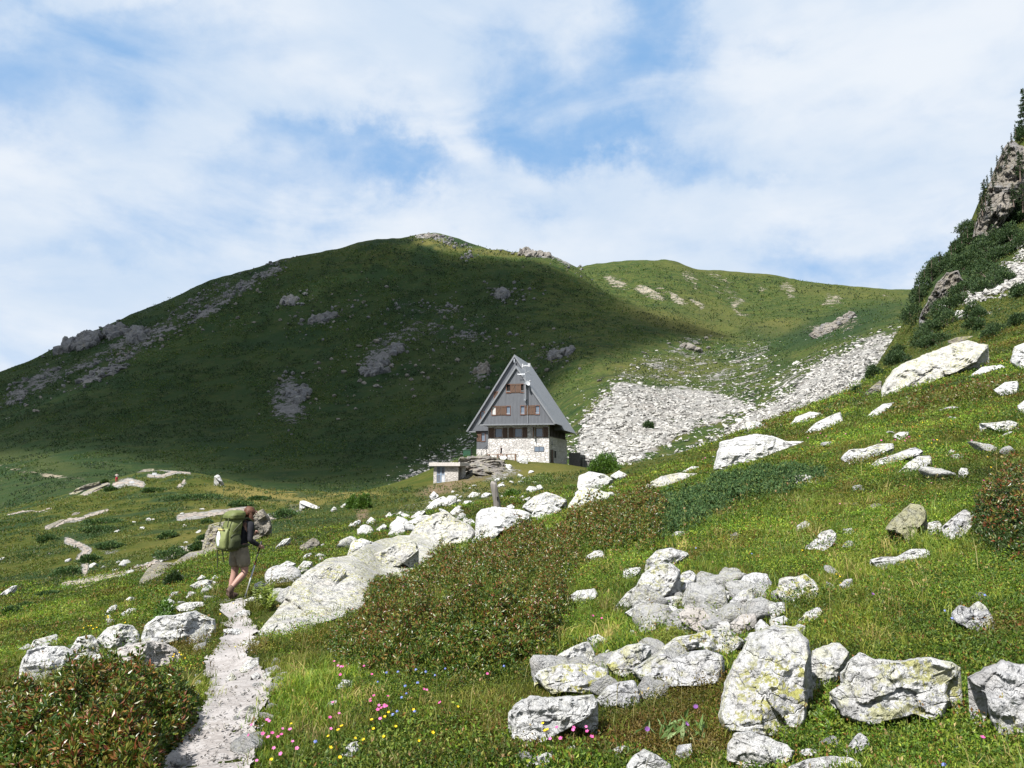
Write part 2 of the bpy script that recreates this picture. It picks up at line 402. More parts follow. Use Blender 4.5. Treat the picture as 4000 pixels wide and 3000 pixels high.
def plain(name, c, rough=0.7, metal=0.0, spec=0.3, var=0.12, vs=6.0, bump=0.0, bd=0.01):
    t = NT(name); v = t.n('ShaderNodeTexCoord').outputs['Object']
    n = t.noise(v, vs, 5, 0.6)
    dark = tuple(x * (1 - var * 2) for x in c); lite = tuple(min(1, x * (1 + var)) for x in c)
    base = t.mix(t.step(n, 0.3, 0.7), dark, lite)
    b = t.n('ShaderNodeBsdfPrincipled', Base_Color=base, Roughness=rough, Metallic=metal)
    b.inputs['Specular IOR Level'].default_value = spec
    if bump:
        t.t.links.new(t.n('ShaderNodeBump', Height=t.noise(v, vs * 3, 4), Strength=bump, Distance=bd).outputs[0], b.inputs['Normal'])
    return t.out(b.outputs[0])
def clad(name, c, per=0.22, axis=0):
    t = NT(name); v = t.n('ShaderNodeTexCoord').outputs['Object']
    sx = t.n('ShaderNodeSeparateXYZ', i0=v).outputs[axis]
    w = t.math('ABSOLUTE', t.math('SINE', t.math('MULTIPLY', sx, math.pi / per)))
    n = t.noise(t.map(v, (3, 3, 0.5)), 1.5, 4)
    base = t.mix(t.step(n, 0.3, 0.7), tuple(x * 0.9 for x in c), tuple(x * 1.08 for x in c))
    seam = t.step(w, 0.0, 0.3)
    base = t.mix(seam, tuple(x * 0.45 for x in c), base)
    bp = t.n('ShaderNodeBump', Height=t.step(w, 0.0, 0.6), Strength=0.8, Distance=0.03)
    b = t.n('ShaderNodeBsdfPrincipled', Base_Color=base, Roughness=0.5, Metallic=0.15, Normal=bp.outputs[0])
    return t.out(b.outputs[0])
def stone_wall_mat(name, sc=2.6, stone=(0.68, 0.66, 0.64), mortar=(0.33, 0.315, 0.30), zs=1.5):
    t = NT(name); v = t.n('ShaderNodeTexCoord').outputs['Object']
    nd = t.n('ShaderNodeTexNoise', Vector=v, Scale=3.0, Detail=3.0)
    sc_ = t.n('ShaderNodeVectorMath', {'operation': 'SCALE'}, i0=nd.outputs[1]); sc_.inputs['Scale'].default_value = 0.22
    va = t.n('ShaderNodeVectorMath', {'operation': 'ADD'}, i0=t.map(v, (1, 1, zs))); t.t.links.new(sc_.outputs[0], va.inputs[1])
    e = t.n('ShaderNodeTexVoronoi', {'feature': 'DISTANCE_TO_EDGE'}, Vector=va.outputs[0], Scale=sc)
    c = t.n('ShaderNodeTexVoronoi', {'feature': 'F1'}, Vector=va.outputs[0], Scale=sc)
    rnd = t.n('ShaderNodeSeparateColor', i0=c.outputs['Color']).outputs[0]
    st = t.mix(t.step(rnd, 0.2, 0.9), tuple(x * 0.78 for x in stone), tuple(min(1, x * 1.15) for x in stone))
    st = t.mix(t.math('MULTIPLY', t.noise(v, 9, 5), 0.35), st, (0.42, 0.36, 0.30))
    g = t.step(e.outputs[0], 0.01, 0.07)
    base = t.mix(g, mortar, st)
    bp = t.n('ShaderNodeBump', Height=t.math('ADD', g, t.math('MULTIPLY', t.noise(v, 14, 4), 0.4)), Strength=0.9, Distance=0.06)
    b = t.n('ShaderNodeBsdfPrincipled', Base_Color=base, Roughness=0.9, Normal=bp.outputs[0])
    return t.out(b.outputs[0])
def glass_mat(name, c=(0.02, 0.03, 0.04)):
    t = NT(name)
    b = t.n('ShaderNodeBsdfPrincipled', Base_Color=c + (1,), Roughness=0.04)
    b.inputs['Specular IOR Level'].default_value = 0.9
    return t.out(b.outputs[0])
def wood_mat(name, c, ax=2):
    t = NT(name); v = t.n('ShaderNodeTexCoord').outputs['Object']
    s = [14, 14, 14]; s[ax] = 0.8
    n = t.noise(t.map(v, tuple(s)), 1.0, 5, 0.6)
    base = t.mix(t.step(n, 0.3, 0.7), tuple(x * 0.55 for x in c), tuple(x * 1.2 for x in c))
    b = t.n('ShaderNodeBsdfPrincipled', Base_Color=base, Roughness=0.65, Normal=t.n('ShaderNodeBump', Height=n, Strength=0.4, Distance=0.01).outputs[0])
    return t.out(b.outputs[0])
M_CLAD = clad('grey_cladding', (0.128, 0.135, 0.15))
M_ROOF = clad('roof_sheet', (0.28, 0.292, 0.315), 0.5, 1)
M_FASCIA = plain('fascia_metal', (0.21, 0.22, 0.235), 0.5, 0.1)
M_STONE = stone_wall_mat('hut_stone', 2.1)
M_SHEDSTONE = stone_wall_mat('shed_stone', 2.6, (0.55, 0.525, 0.495), (0.28, 0.26, 0.24), 2.6)
M_GLASS = glass_mat('window_glass', (0.10, 0.125, 0.16)); M_DARK = plain('dark_interior', (0.012, 0.011, 0.01), 0.9)
M_CURTAIN = plain('white_curtain', (0.55,0.55,0.53), 0.8)
M_WOOD = wood_mat('shutter_wood', (0.105, 0.052, 0.026)); M_FRAME = wood_mat('frame_wood', (0.20, 0.085, 0.048))
M_DKWOOD = wood_mat('dark_wood', (0.035, 0.022, 0.016)); M_BENCH = wood_mat('bench_wood', (0.25, 0.14, 0.08), 0)
M_CONC = plain('concrete', (0.52, 0.485, 0.45), 0.85, var=0.1, bump=0.3); M_CONCD = plain('dark_concrete', (0.20, 0.19, 0.18), 0.9, var=0.15, bump=0.3)
M_WHITE = plain('white_paint', (0.55, 0.56, 0.58), 0.45); M_STEEL = plain('galvanised_steel', (0.45, 0.47, 0.5), 0.4, 0.5)
M_BLUE = plain('pale_blue_door', (0.33, 0.42, 0.54), 0.5); M_BLACK = plain('black_metal', (0.02, 0.02, 0.022), 0.5)
M_GREENBOX = plain('green_plastic', (0.02, 0.075, 0.04), 0.5); M_RED = plain('red_petals', (0.45, 0.03, 0.03), 0.6)
M_OLDWOOD = wood_mat('weathered_wood', (0.21, 0.19, 0.17)); M_BARK = wood_mat('bark', (0.13, 0.09, 0.065)); M_TWIG = plain('twig', (0.20, 0.15, 0.11), 0.8)
M_SKIN = plain('skin', (0.36, 0.205, 0.16), 0.55, var=0.06); M_HAIR = plain('auburn_hair', (0.105, 0.042, 0.02), 0.6, var=0.25, vs=40, bump=0.6)
M_DARKHAIR = plain('dark_hair', (0.035, 0.022, 0.016), 0.5)
M_JACKET = plain('black_fleece', (0.012, 0.013, 0.018), 0.85, var=0.2, vs=12, bump=0.3); M_SHORTS = plain('khaki_cloth', (0.215, 0.18, 0.13), 0.8, var=0.12, vs=9, bump=0.5, bd=0.02)
M_BOOT = plain('brown_boot', (0.12, 0.075, 0.055), 0.75, var=0.2, vs=20, bump=0.4); M_SOLE = plain('boot_sole', (0.03, 0.03, 0.033), 0.8)
M_SOCK = plain('dark_sock', (0.045, 0.028, 0.026), 0.9)
M_PACK = plain('olive_pack', (0.11, 0.132, 0.036), 0.65, var=0.1, vs=14, bump=0.4); M_PACKL = plain('pale_olive_pack', (0.185, 0.21, 0.075), 0.6, var=0.08, vs=14, bump=0.3)
M_PACKD = plain('dark_olive_pack', (0.045, 0.055, 0.018), 0.7, var=0.15, vs=14); M_PACKW = plain('white_pack_patch', (0.72, 0.75, 0.78), 0.4)
M_REDCL = plain('red_cloth', (0.42, 0.03, 0.05), 0.8); M_PALECL = plain('pale_cloth', (0.62, 0.55, 0.5), 0.8); M_NAVY = plain('navy_cloth', (0.03, 0.035, 0.07), 0.8)

def ground_mat(name, near):
    t = NT(name)
    v = t.n('ShaderNodeTexCoord').outputs['Object']
    ca = t.attr('Col'); sp = t.n('ShaderNodeSeparateColor', i0=ca.outputs[0]); R, G, B = sp.outputs
    k = 1.0 if near else 0.045
    k2 = 1.0 if near else 0.62; nA = t.noise(v, 0.35 * k if near else 0.045, 5, 0.6); nB = t.noise(t.map(v, (1, 1, 1), (0, 0, 0), (7, 3, 1)), 1.1 * k, 6, 0.65); nC = t.noise(v, 5.5 * k * k2, 6, 0.72); nD = t.noise(v, 20 * k * k2, 5, 0.75)
    if near:
        g = t.mix(t.step(nA, 0.38, 0.62), (0.040, 0.062, 0.010), (0.075, 0.080, 0.016))
        g = t.mix(t.math('MULTIPLY', t.step(nB, 0.52, 0.66), 0.8), g, (0.022, 0.042, 0.010))
        g = t.mix(t.math('MULTIPLY', t.step(nC, 0.40, 0.75), 0.65), g, (0.10, 0.095, 0.024))
        g = t.mix(t.math('MULTIPLY', t.step(nD, 0.50, 0.72), 0.7), g, (0.025, 0.035, 0.009))
    else:
        g = t.mix(t.step(nA, 0.36, 0.64), (0.036, 0.064, 0.017), (0.066, 0.088, 0.021))
        g = t.mix(t.math('MULTIPLY', t.step(nB, 0.52, 0.66), 0.75), g, (0.015, 0.034, 0.013))
        g = t.mix(t.math('MULTIPLY', t.step(nC, 0.47, 0.62), 0.6), g, (0.115, 0.105, 0.036))
        g = t.mix(t.math('MULTIPLY', t.step(nD, 0.49, 0.60), 0.8), g, (0.013, 0.029, 0.011))
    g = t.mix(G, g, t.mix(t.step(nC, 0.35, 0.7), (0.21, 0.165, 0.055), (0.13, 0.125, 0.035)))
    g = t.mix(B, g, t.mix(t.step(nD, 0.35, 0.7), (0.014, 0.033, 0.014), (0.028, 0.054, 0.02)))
    # bare stone and scree where the red mask is high
    vo = t.n('ShaderNodeTexVoronoi', {'feature': 'F1'}, Vector=v, Scale=1.6 if near else 0.42); vr = t.n('ShaderNodeSeparateColor', i0=vo.outputs['Color']).outputs[0]
    st = t.mix(vr, (0.19, 0.187, 0.178), (0.36, 0.355, 0.335))
    st = t.mix(t.math('MULTIPLY', t.step(nC, 0.45, 0.7), 0.6), st, (0.23, 0.20, 0.175))
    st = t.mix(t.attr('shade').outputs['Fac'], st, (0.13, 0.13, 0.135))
    rk = t.step(t.math('ADD', R, t.math('MULTIPLY', t.math('SUBTRACT', t.math('ADD', t.math('ADD', t.math('MULTIPLY', nC, 0.35), t.math('MULTIPLY', nB, 0.35)), t.math('MULTIPLY', nD, 0.3)), 0.5), 5.5)), 0.50, 0.60)
    rk = t.math('MULTIPLY', rk, t.step(R, 0.02, 0.12))
    base = t.mix(rk, g, st)
    red = t.attr('soil').outputs['Fac']
    base = t.mix(t.math('MULTIPLY', t.math('MULTIPLY', red, t.step(nC, 0.3, 0.6)), 1.0 if near else rk), base, (0.20, 0.14, 0.10) if near else (0.32, 0.275, 0.195))
    hh = t.math('ADD', t.math('MULTIPLY', nC, 0.6), t.math('ADD', t.math('MULTIPLY', nD, 0.45), t.math('MULTIPLY', t.math('MULTIPLY', vo.outputs[0], rk), 0.8)))
    bp = t.n('ShaderNodeBump', Height=hh, Strength=0.9, Distance=0.16 if near else 2.2)
    b = t.n('ShaderNodeBsdfPrincipled', Base_Color=base, Roughness=0.95, Normal=bp.outputs[0])
    b.inputs['Specular IOR Level'].default_value = 0.05
    return t.out(b.outputs[0])
M_GROUND = ground_mat('alpine_turf', True); M_MOUNT = ground_mat('mountain_turf', False)

def path_mat():
    t = NT('path_gravel'); v = t.n('ShaderNodeTexCoord').outputs['Object']
    n1 = t.noise(v, 2.5, 5); n2 = t.noise(v, 18, 6, 0.7)
    vo = t.n('ShaderNodeTexVoronoi', {'feature': 'F1'}, Vector=v, Scale=34.0); vr = t.n('ShaderNodeSeparateColor', i0=vo.outputs['Color']).outputs[0]
    b0 = t.mix(t.step(n1, 0.35, 0.65), (0.245, 0.225, 0.213), (0.34, 0.32, 0.31))
    b0 = t.mix(t.math('MULTIPLY', t.step(vr, 0.55, 0.9), 0.5), b0, (0.40, 0.385, 0.375))
    b0 = t.mix(t.math('MULTIPLY', t.step(n2, 0.55, 0.75), 0.3), b0, (0.13, 0.115, 0.105))
    hh = t.math('ADD', n2, t.math('MULTIPLY', vo.outputs[0], 0.8))
    b = t.n('ShaderNodeBsdfPrincipled', Base_Color=b0, Roughness=0.95, Normal=t.n('ShaderNodeBump', Height=hh, Strength=0.35, Distance=0.01).outputs[0])
    b.inputs['Specular IOR Level'].default_value = 0.1
    return t.out(b.outputs[0])
M_PATH = path_mat()
M_TRAIL = plain('trail_earth', (0.30, 0.262, 0.225), 0.95, 0, 0.1, 0.25, 2.0, 0.6, 0.05)
# ================================================================ camera, sky, sun
cam = bpy.data.cameras.new('camera'); co = obj('camera', cam)
cam.sensor_fit = 'HORIZONTAL'; cam.sensor_width = 36.0; cam.lens = 36.0 * F / 4000.0
cam.clip_start = 0.05; cam.clip_end = 12000
co.rotation_euler = (math.pi / 2 + PITCH, 0, 0)
SC.camera = co
SC.view_settings.view_transform = 'Standard'; SC.view_settings.look = 'None'; SC.view_settings.exposure = 1.3; SC.view_settings.gamma = 1.0
SC.cycles.max_bounces = 6; SC.cycles.transparent_max_bounces = 12; SC.cycles.diffuse_bounces = 3
SC.cycles.use_denoising = True

W = bpy.data.worlds.new('World'); SC.world = W; W.use_nodes = True
t = NT('sky', W)
elev = math.asin(SUN.z); azim = math.atan2(SUN.x, SUN.y)
sky = t.n('ShaderNodeTexSky', {'sky_type': 'NISHITA', 'sun_disc': False, 'sun_elevation': elev, 'sun_rotation': azim, 'altitude': 1900.0, 'air_density': 1.0, 'dust_density': 0.6, 'ozone_density': 1.5})
gd = t.n('ShaderNodeTexCoord').outputs['Generated']
def skydir(px, py):
    a, e = ray(px, py); return Vector((float(a), 1.0, float(e))).normalized()
warp = t.n('ShaderNodeTexNoise', Vector=gd, Scale=3.5, Detail=7.0, Roughness=0.62)
wsub = t.n('ShaderNodeVectorMath', {'operation': 'SUBTRACT'}, i0=warp.outputs[1]); wsub.inputs[1].default_value = (0.5, 0.5, 0.5)
wsc = t.n('ShaderNodeVectorMath', {'operation': 'SCALE'}, i0=wsub.outputs[0]); wsc.inputs['Scale'].default_value = 0.34
wd = t.n('ShaderNodeVectorMath', {'operation': 'ADD'}, i0=gd, i1=wsc.outputs[0]).outputs[0]
# openings in the cloud veil: pixel centre, half-width, half-height, tilt, depth
HOLES = [(120, 130, 520, 190, 8, 1.0), (2480, 120, 170, 260, -20, 1.15), (2300, 330, 200, 160, 0, 0.55), (1050, 640, 330, 90, -6, 0.75), (1560, 690, 330, 100, 10, 1.0), (1350, 770, 420, 90, 0, .5),
         (2420, 560, 230, 90, 6, 1.1), (2150, 500, 170, 120, 0, 0.7), (2900, 650, 160, 50, 12, 0.6), (3330, 1020, 420, 120, 6, 0.75), (3000, 120, 130, 70, 10, .45), (2150, 760, 180, 80, 0, 0.45),
         (900, 860, 420, 100, 0, 0.45), (700, 40, 420, 60, 0, 0.4), (420, 980, 260, 60, 0, 0.35), (2050, 330, 160, 160, 0, 0.5)]
tot = None
for hx, hy, rw, rh, an, dp in HOLES:
    c = skydir(hx, hy); r = skydir(hx + 10, hy) - c; r = (r - c * r.dot(c)).normalized(); u = c.cross(r) * -1
    ca, sa = math.cos(math.radians(an)), math.sin(math.radians(an))
    r2 = r * ca - u * sa; u2 = r * sa + u * ca
    d1 = t.n('ShaderNodeVectorMath', {'operation': 'DOT_PRODUCT'}, i0=wd); rw, rh = rw * .85, rh * .85; d1.inputs[1].default_value = r2 / (rw / F)
    d2 = t.n('ShaderNodeVectorMath', {'operation': 'DOT_PRODUCT'}, i0=wd); d2.inputs[1].default_value = u2 / (rh / F)
    q = t.math('ADD', t.math('POWER', t.math('ABSOLUTE', t.math('SUBTRACT', d1.outputs['Value'], c.dot(r2) * F / rw)), 2.0), t.math('POWER', t.math('ABSOLUTE', t.math('SUBTRACT', d2.outputs['Value'], c.dot(u2) * F / rh)), 2.0))
    g = t.math('MULTIPLY', t.math('EXPONENT', t.math('MULTIPLY', q, -0.75)), dp)
    tot = g if tot is None else t.math('ADD', tot, g)
na = t.noise(t.map(gd, (1.6, 1.6, 3.8), (0.0, 0.3, 0.1)), 2.8, 8, 0.53, 0.8); nb = t.noise(t.map(gd, (2, 2, 4.0), (0.0, 0.3, 0.2)), 7.0, 6, 0.6, 0.4)
cov = t.math('ADD', t.math('MULTIPLY', t.math('SUBTRACT', na, 0.5), 1.5), t.math('ADD', 0.78, t.math('MULTIPLY', t.math('SUBTRACT', nb, 0.5), 0.55)))
cov = t.math('SUBTRACT', cov, t.math('MULTIPLY', tot, 0.66))
cov = t.step(cov, -0.30, 0.90)
cloudc = t.mix(t.step(t.noise(t.map(gd, (1, 1, 2.2)), 3.3, 6, 0.55), 0.35, 0.7), (5.3, 6.25, 7.5), (6.9, 7.35, 7.95))
skyc = t.mix(0.82, sky.outputs[0], (2.35, 4.4, 7.4))
bgc = t.mix(cov, skyc, cloudc)
bg = t.n('ShaderNodeBackground', Color=bgc, Strength=0.05)
wo = t.t.nodes.new('ShaderNodeOutputWorld'); t.t.links.new(bg.outputs[0], wo.inputs[0])

sl = bpy.data.lights.new('sun', 'SUN'); sl.energy = 5.0; sl.angle = math.radians(0.53); sl.color = (1.0, 0.965, 0.92)
so = obj('sun', sl); so.rotation_euler = SUN.to_track_quat('Z', 'Y').to_euler()

# ================================================================ terrain meshes with painted cover and cloud-shade masks
def ell(px, py, L):
    m = np.zeros(np.shape(px))
    for cx, cy, rx, ry, an, s in L:
        c, q = math.cos(math.radians(an)), math.sin(math.radians(an))
        dx, dy = px - cx, py - cy
        d = np.hypot((dx * c + dy * q) / rx, (-dx * q + dy * c) / ry)
        m = np.maximum(m, s * sstep(1.25, 0.45, d))
    return m
def polyl(px, py, polys, soft=30):
    m = np.zeros(np.shape(px))
    for pts, s in polys:
        m = np.maximum(m, s * sstep(-soft, soft, sdist(px, py, pts)))
    return m
def lines(px, py, L):
    m = np.zeros(np.shape(px))
    for pts, w, s in L:
        m = np.maximum(m, s * sstep(w * 1.3, w * 0.5, seg_dist(px, py, pts, False)))
    return m
# ---- near sheet
x, y, z = S1.xyz(); px, py = proj(x, y, z)
wob = 14 * fbm(p3(px / 60, py / 30), 3, 77)
TRAILS = [([(1140, 2008), (1050, 2022), (960, 2052), (890, 2085), (800, 2120), (700, 2160), (630, 2185), (560, 2215), (480, 2240), (390, 2262), (250, 2285)], 14, 0.98),
          ([(960, 1985), (880, 2000), (790, 2010), (700, 2022)], 14, 0.94), ([(330, 2245), (335, 2205), (310, 2180), (345, 2150), (310, 2130), (265, 2115)], 15, 0.98),
          ([(350, 2285), (300, 2300), (400, 2240)], 6, 0.81), ([(180, 2065), (250, 2040), (330, 2020), (420, 1990)], 9, 0.70), ([(30, 2010), (120, 2000), (200, 1990)], 5, 0.36),
          ([(275, 1925), (340, 1900), (390, 1885), (420, 1890), (330, 1930)], 9, 0.94), ([(450, 1895), (500, 1880), (555, 1893)], 14, 0.98), ([(530, 1840), (620, 1832), (740, 1848)], 9, 0.81), ([(580, 1860), (640, 1862), (690, 1846)], 8, 0.94), ([(700, 1900), (720, 1885)], 9, 0.70)]
rockm = lines(px, py + wob * 0.6, TRAILS)
rockm = np.maximum(rockm, polyl(px + wob, py + wob, [([(3760, 1180), (3900, 1090), (3985, 1030), (4030, 1000), (4060, 1110), (3930, 1130), (3850, 1160), (3780, 1195)], 0.95), ([(3955, 950), (4050, 930), (4050, 1010), (3990, 1010)], 0.9)], 12))
rockm = np.maximum(rockm, ell(px + wob, py, [(280, 2390, 75, 55, -20, 0.62), (430, 2150, 50, 20, 0, 0.45), (1150, 1990, 40, 30, 0, 0.5), (1900, 1940, 190, 55, 0, 0.34), (1600, 2000, 160, 40, -20, .4), (850, 2350, 160, 40, -20, .35), (60, 2480, 120, 30, -10, .35),
                                             (1870, 1840, 130, 40, -10, 0.50), (1960, 1855, 90, 28, -15, 0.6), (2900, 1700, 200, 25, -28, 0.3), (1420, 2080, 200, 25, -30, .42), (200, 2265, 60, 30, -35, .45), (2350, 1880, 120, 30, 0, .3), (1180, 2100, 180, 30, -25, .3)]))
dry = ell(px + 2 * wob, py, [(1060, 1935, 260, 36, 6, 0.9), (1350, 1932, 170, 16, 0, 0.85), (800, 1990, 190, 26, -5, 0.25), (760, 2090, 200, 45, -20, 0.25), (2050, 1840, 260, 40, 0, 0.35), (620, 2110, 120, 40, 0, .2), (3450, 1720, 350, 90, -15, 0.3), (1880, 1900, 200, 40, 0, .35), (3200, 2000, 350, 120, 0, .2)])
dshrub_shade = polyl(px + wob * 2, py + wob, [([(3600, 1180), (3640, 1060), (3750, 940), (3830, 870), (4100, 780), (4100, 960), (3930, 1020), (3850, 1120), (3700, 1160)], 0.75)], 25)
dshrub_shade = np.maximum(dshrub_shade, sstep(-0.08, 0.30, fbm(p3(x / 5.5, y / 6.5), 3, 55)) * sstep(30, 45, y) * sstep(1700, 1100, px) * 0.85)
soil = ell(px + wob, py, [(1740, 1905, 130, 24, -12, 1.0), (1420, 2010, 26, 40, -10, 0.9), (1850, 1870, 90, 20, -10, 0.5), (300, 2390, 80, 50, -20, 0.7)])
colr = np.stack([rockm, dry, dshrub_shade], -1).reshape(-1, 3)
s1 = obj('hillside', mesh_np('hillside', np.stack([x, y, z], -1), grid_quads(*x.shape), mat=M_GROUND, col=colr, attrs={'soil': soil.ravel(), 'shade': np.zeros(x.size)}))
tag(s1, kind='structure')
# ---- far sheet
x, y, z = S2.xyz(); px, py = proj(x, y, z)
wob = 16 * fbm(p3(px / 70, py / 40), 4, 78)
OUT = [(1120, 1580, 75, 90, -15, 0.62), (1130, 1500, 50, 40, 0, .5), (1470, 1400, 90, 62, -30, 0.62), (1250, 1250, 110, 32, -8, 0.45), (1140, 1175, 40, 24, -20, .5), (1560, 1340, 40, 40, -60, .5), (1730, 1200, 90, 22, 10, .35), (1950, 1150, 40, 22, 20, .45), (1880, 1460, 35, 40, -40, .6),
       (1650, 1210, 160, 40, 0, 0.3), (1600, 1300, 220, 60, -15, .34), (1810, 1315, 90, 30, -10, .42), (2160, 1380, 80, 40, 10, .42), (2010, 1150, 70, 30, 0, .3),
       (180, 1490, 260, 22, -25, .5), (420, 1370, 260, 20, -26, .5), (680, 1245, 220, 16, -28, .52), (900, 1135, 180, 14, -30, .5), (1030, 1060, 120, 10, -33, .5), (320, 1330, 110, 30, -16, 0.7), (460, 1315, 50, 30, -10, .7), (530, 1315, 30, 35, -50, .7), (390, 1460, 110, 24, -26, .7), (100, 1520, 130, 30, -22, .5), (60, 1560, 60, 20, -20, .6), (700, 1250, 150, 14, -28, .65), (830, 1210, 120, 14, -30, .65), (640, 1300, 90, 17, -26, .62),
       (1050, 1065, 60, 18, -32, .6), (960, 1120, 60, 14, -35, .6), (300, 1440, 160, 22, -24, .5), (150, 1470, 120, 18, -24, .5), (480, 1400, 120, 12, -24, .45), (880, 1160, 150, 10, -30, .45), (560, 1350, 120, 16, -24, .5), (800, 1150, 190, 14, -29, .42), (1660, 925, 60, 10, 0, .8), (1725, 935, 40, 10, 20, .7),
       (2110, 985, 110, 26, 8, 0.7), (2200, 1020, 60, 16, 35, .6), (1830, 1005, 20, 8, 0, .4), (1760, 950, 60, 8, 15, .4),
       (2400, 1100, 60, 22, 25, .62), (2530, 1140, 70, 22, 20, .66), (2640, 1165, 60, 20, 30, .62), (2720, 1185, 24, 14, 50, .6), (2700, 1085, 16, 50, -35, .5), (2740, 1120, 14, 50, -30, .5), (2820, 1090, 60, 14, 15, .38), (2850, 1150, 30, 40, -30, .42), (2890, 1190, 36, 30, 0, .5), (3070, 1120, 40, 26, 20, .48), (3100, 1150, 20, 40, -20, .5),
       (3240, 1160, 50, 26, 20, .5), (3250, 1190, 22, 30, 0, .5), (2960, 1120, 30, 10, 0, .5), (2800, 1130, 40, 8, 40, .4), (2880, 1220, 20, 10, 0, .4), (3470, 1160, 30, 6, 20, .4), (2360, 1085, 10, 6, 0, .5)]
wb_ = 1 + 2.2 * sstep(2240, 2300, px); rockm = ell(px + wob * wb_, py + 0.5 * wob * wb_, OUT)
SCREE = [([(2255, 1830), (2235, 1770), (2290, 1660), (2340, 1560), (2420, 1500), (2520, 1510), (2640, 1520), (2760, 1520), (2860, 1555), (2960, 1590), (2880, 1612), (2760, 1645), (2640, 1700), (2560, 1745), (2480, 1800)], 1.0),
         ([(2900, 1640), (3000, 1580), (3100, 1510), (3200, 1425), (3320, 1365), (3440, 1318), (3560, 1275), (3575, 1330), (3500, 1400), (3440, 1480), (3350, 1560), (3250, 1600), (3120, 1650), (3000, 1680), (2900, 1720), (2760, 1790), (2640, 1830)], 1.0),
         ([(2560, 1790), (2700, 1740), (2800, 1680), (2920, 1620), (2960, 1640), (2800, 1760)], 0.62)]
SPARSE = [([(2400, 1490), (2480, 1400), (2640, 1370), (2800, 1340), (3000, 1330), (3030, 1400), (3000, 1480), (2960, 1580), (2850, 1550), (2650, 1515)], 0.36), ([(3030, 1450), (3200, 1380), (3330, 1320), (3420, 1330), (3200, 1470), (3000, 1560)], 0.36), ([(3150, 1300), (3340, 1225), (3360, 1250), (3200, 1330)], 0.5),
          ([(2250, 1760), (2290, 1600), (2420, 1470), (2520, 1460), (2330, 1560)], 0.3), ([(1500, 1900), (1700, 1760), (1840, 1680), (1850, 1740), (1700, 1850)], 0.36), ([(1640, 1870), (1700, 1800), (1850, 1680), (1850, 1740), (1760, 1830)], 0.45), ([(2550, 1390), (2640, 1320), (2780, 1310), (2720, 1380)], 0.4)]
rockm = np.maximum(rockm, polyl(px + 2 * wob, py + 1.3 * wob, SCREE, 34)); rockm = np.maximum(rockm, polyl(px + wob, py + wob, SPARSE, 26))
rockm = np.maximum(rockm, lines(px, py + wob * .3, [([(-50, 1812), (60, 1835), (140, 1850), (210, 1862), (330, 1872)], 8, .5), ([(1850, 1300), (2050, 1290)], 4, .0)]))
dry = ell(px, py, [(1720, 960, 120, 22, 8, 0.5), (1950, 990, 120, 14, 5, 0.45), (2640, 1260, 260, 40, 14, 0.3), (2820, 1050, 300, 30, 4, 0.15), (3050, 1280, 150, 40, 0, .35), (2600, 1440, 300, 50, 0, .2), (3300, 1140, 300, 30, 4, .15), (2800, 1230, 200, 60, 30, .15), (120, 1800, 200, 40, 10, .25), (1700, 1480, 200, 200, 0, .12)])
dshrub_shade = np.maximum(np.maximum(0.6 * sstep(2300, 1900, px) * sstep(950, 1100, py), ell(px + wob, py, [(3250, 1280, 330, 60, -16, 0.85), (2990, 1300, 110, 40, 0, .5), (3350, 1430, 120, 40, -30, .3), (3050, 1430, 80, 30, -25, .5)])), sstep(0.02, 0.45, fbm(p3(x / 34, y / 42), 4, 56)) * sstep(2300, 1800, px) * 0.9)  # shrub tone also spread over the left slope to deepen its cloud shade
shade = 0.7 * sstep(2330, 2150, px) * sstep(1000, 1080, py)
rel = sstep(0.3, 0.7, rockm) * sstep(250, 330, y)
blk = fbm(p3(x / 5.0, y / 5.0, z / 7.0), 3, 91, ridged=True) * 2.6 + fbm(p3(x / 16, y / 16, z / 22), 2, 95, ridged=True) * 4.0
z2 = z + rel * np.maximum(blk, -1.0) * 0.55 * (1 - 0.6 * sstep(1700, 2300, px)) + (1 - rel) * 0 + sstep(0.6, 0.9, rockm) * sstep(330, 220, y) * fbm(p3(x / 2.2, y / 2.2), 3, 97, ridged=True) * 0.55
colr = np.stack([rockm, dry, dshrub_shade], -1).reshape(-1, 3)
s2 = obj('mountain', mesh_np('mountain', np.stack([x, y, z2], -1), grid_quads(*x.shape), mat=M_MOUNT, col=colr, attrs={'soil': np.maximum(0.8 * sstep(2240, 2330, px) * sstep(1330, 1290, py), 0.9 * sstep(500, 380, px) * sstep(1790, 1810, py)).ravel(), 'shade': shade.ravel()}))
tag(s2, kind='structure')

# ================================================================ the cloud that shades the mountain (far above and behind the camera)
SHADE = [(-300, 1800), (-300, 1560), (0, 1400), (250, 1290), (500, 1165), (800, 1020), (1050, 940), (1300, 900), (1560, 880), (1590, 950), (1700, 978), (1850, 1000), (2000, 1030), (2120, 1060), (2230, 1090), (2320, 1150), (2440, 1205), (2560, 1245), (2700, 1285), (2800, 1318), (2700, 1335), (2560, 1345), (2430, 1385), (2330, 1425), (2200, 1460),
         (2100, 1560), (2000, 1640), (1860, 1700), (1800, 1780), (1650, 1880), (1400, 1915), (1000, 1900), (760, 1850), (520, 1800), (250, 1780)]
LIGHT = [(1130, 1180, 170, 26, -22, 0.26), (1400, 1085, 220, 18, -4, 0.28), (1750, 1105, 170, 20, 4, 0.14), (1680, 1290, 170, 36, 0, 0.08), (550, 1390, 300, 18, -25, 0.16), (120, 1600, 200, 26, -22, 0.3), (2000, 1480, 200, 80, 0, .06)]
g = 190
CZ = 2100.0
ctr = Vector((-150, 560, 80)); cc = ctr + SUN * ((CZ - ctr.z) / SUN.z)
gx, gy = np.meshgrid(np.linspace(cc.x - 950, cc.x + 1050, g), np.linspace(cc.y - 560, cc.y + 640, g))
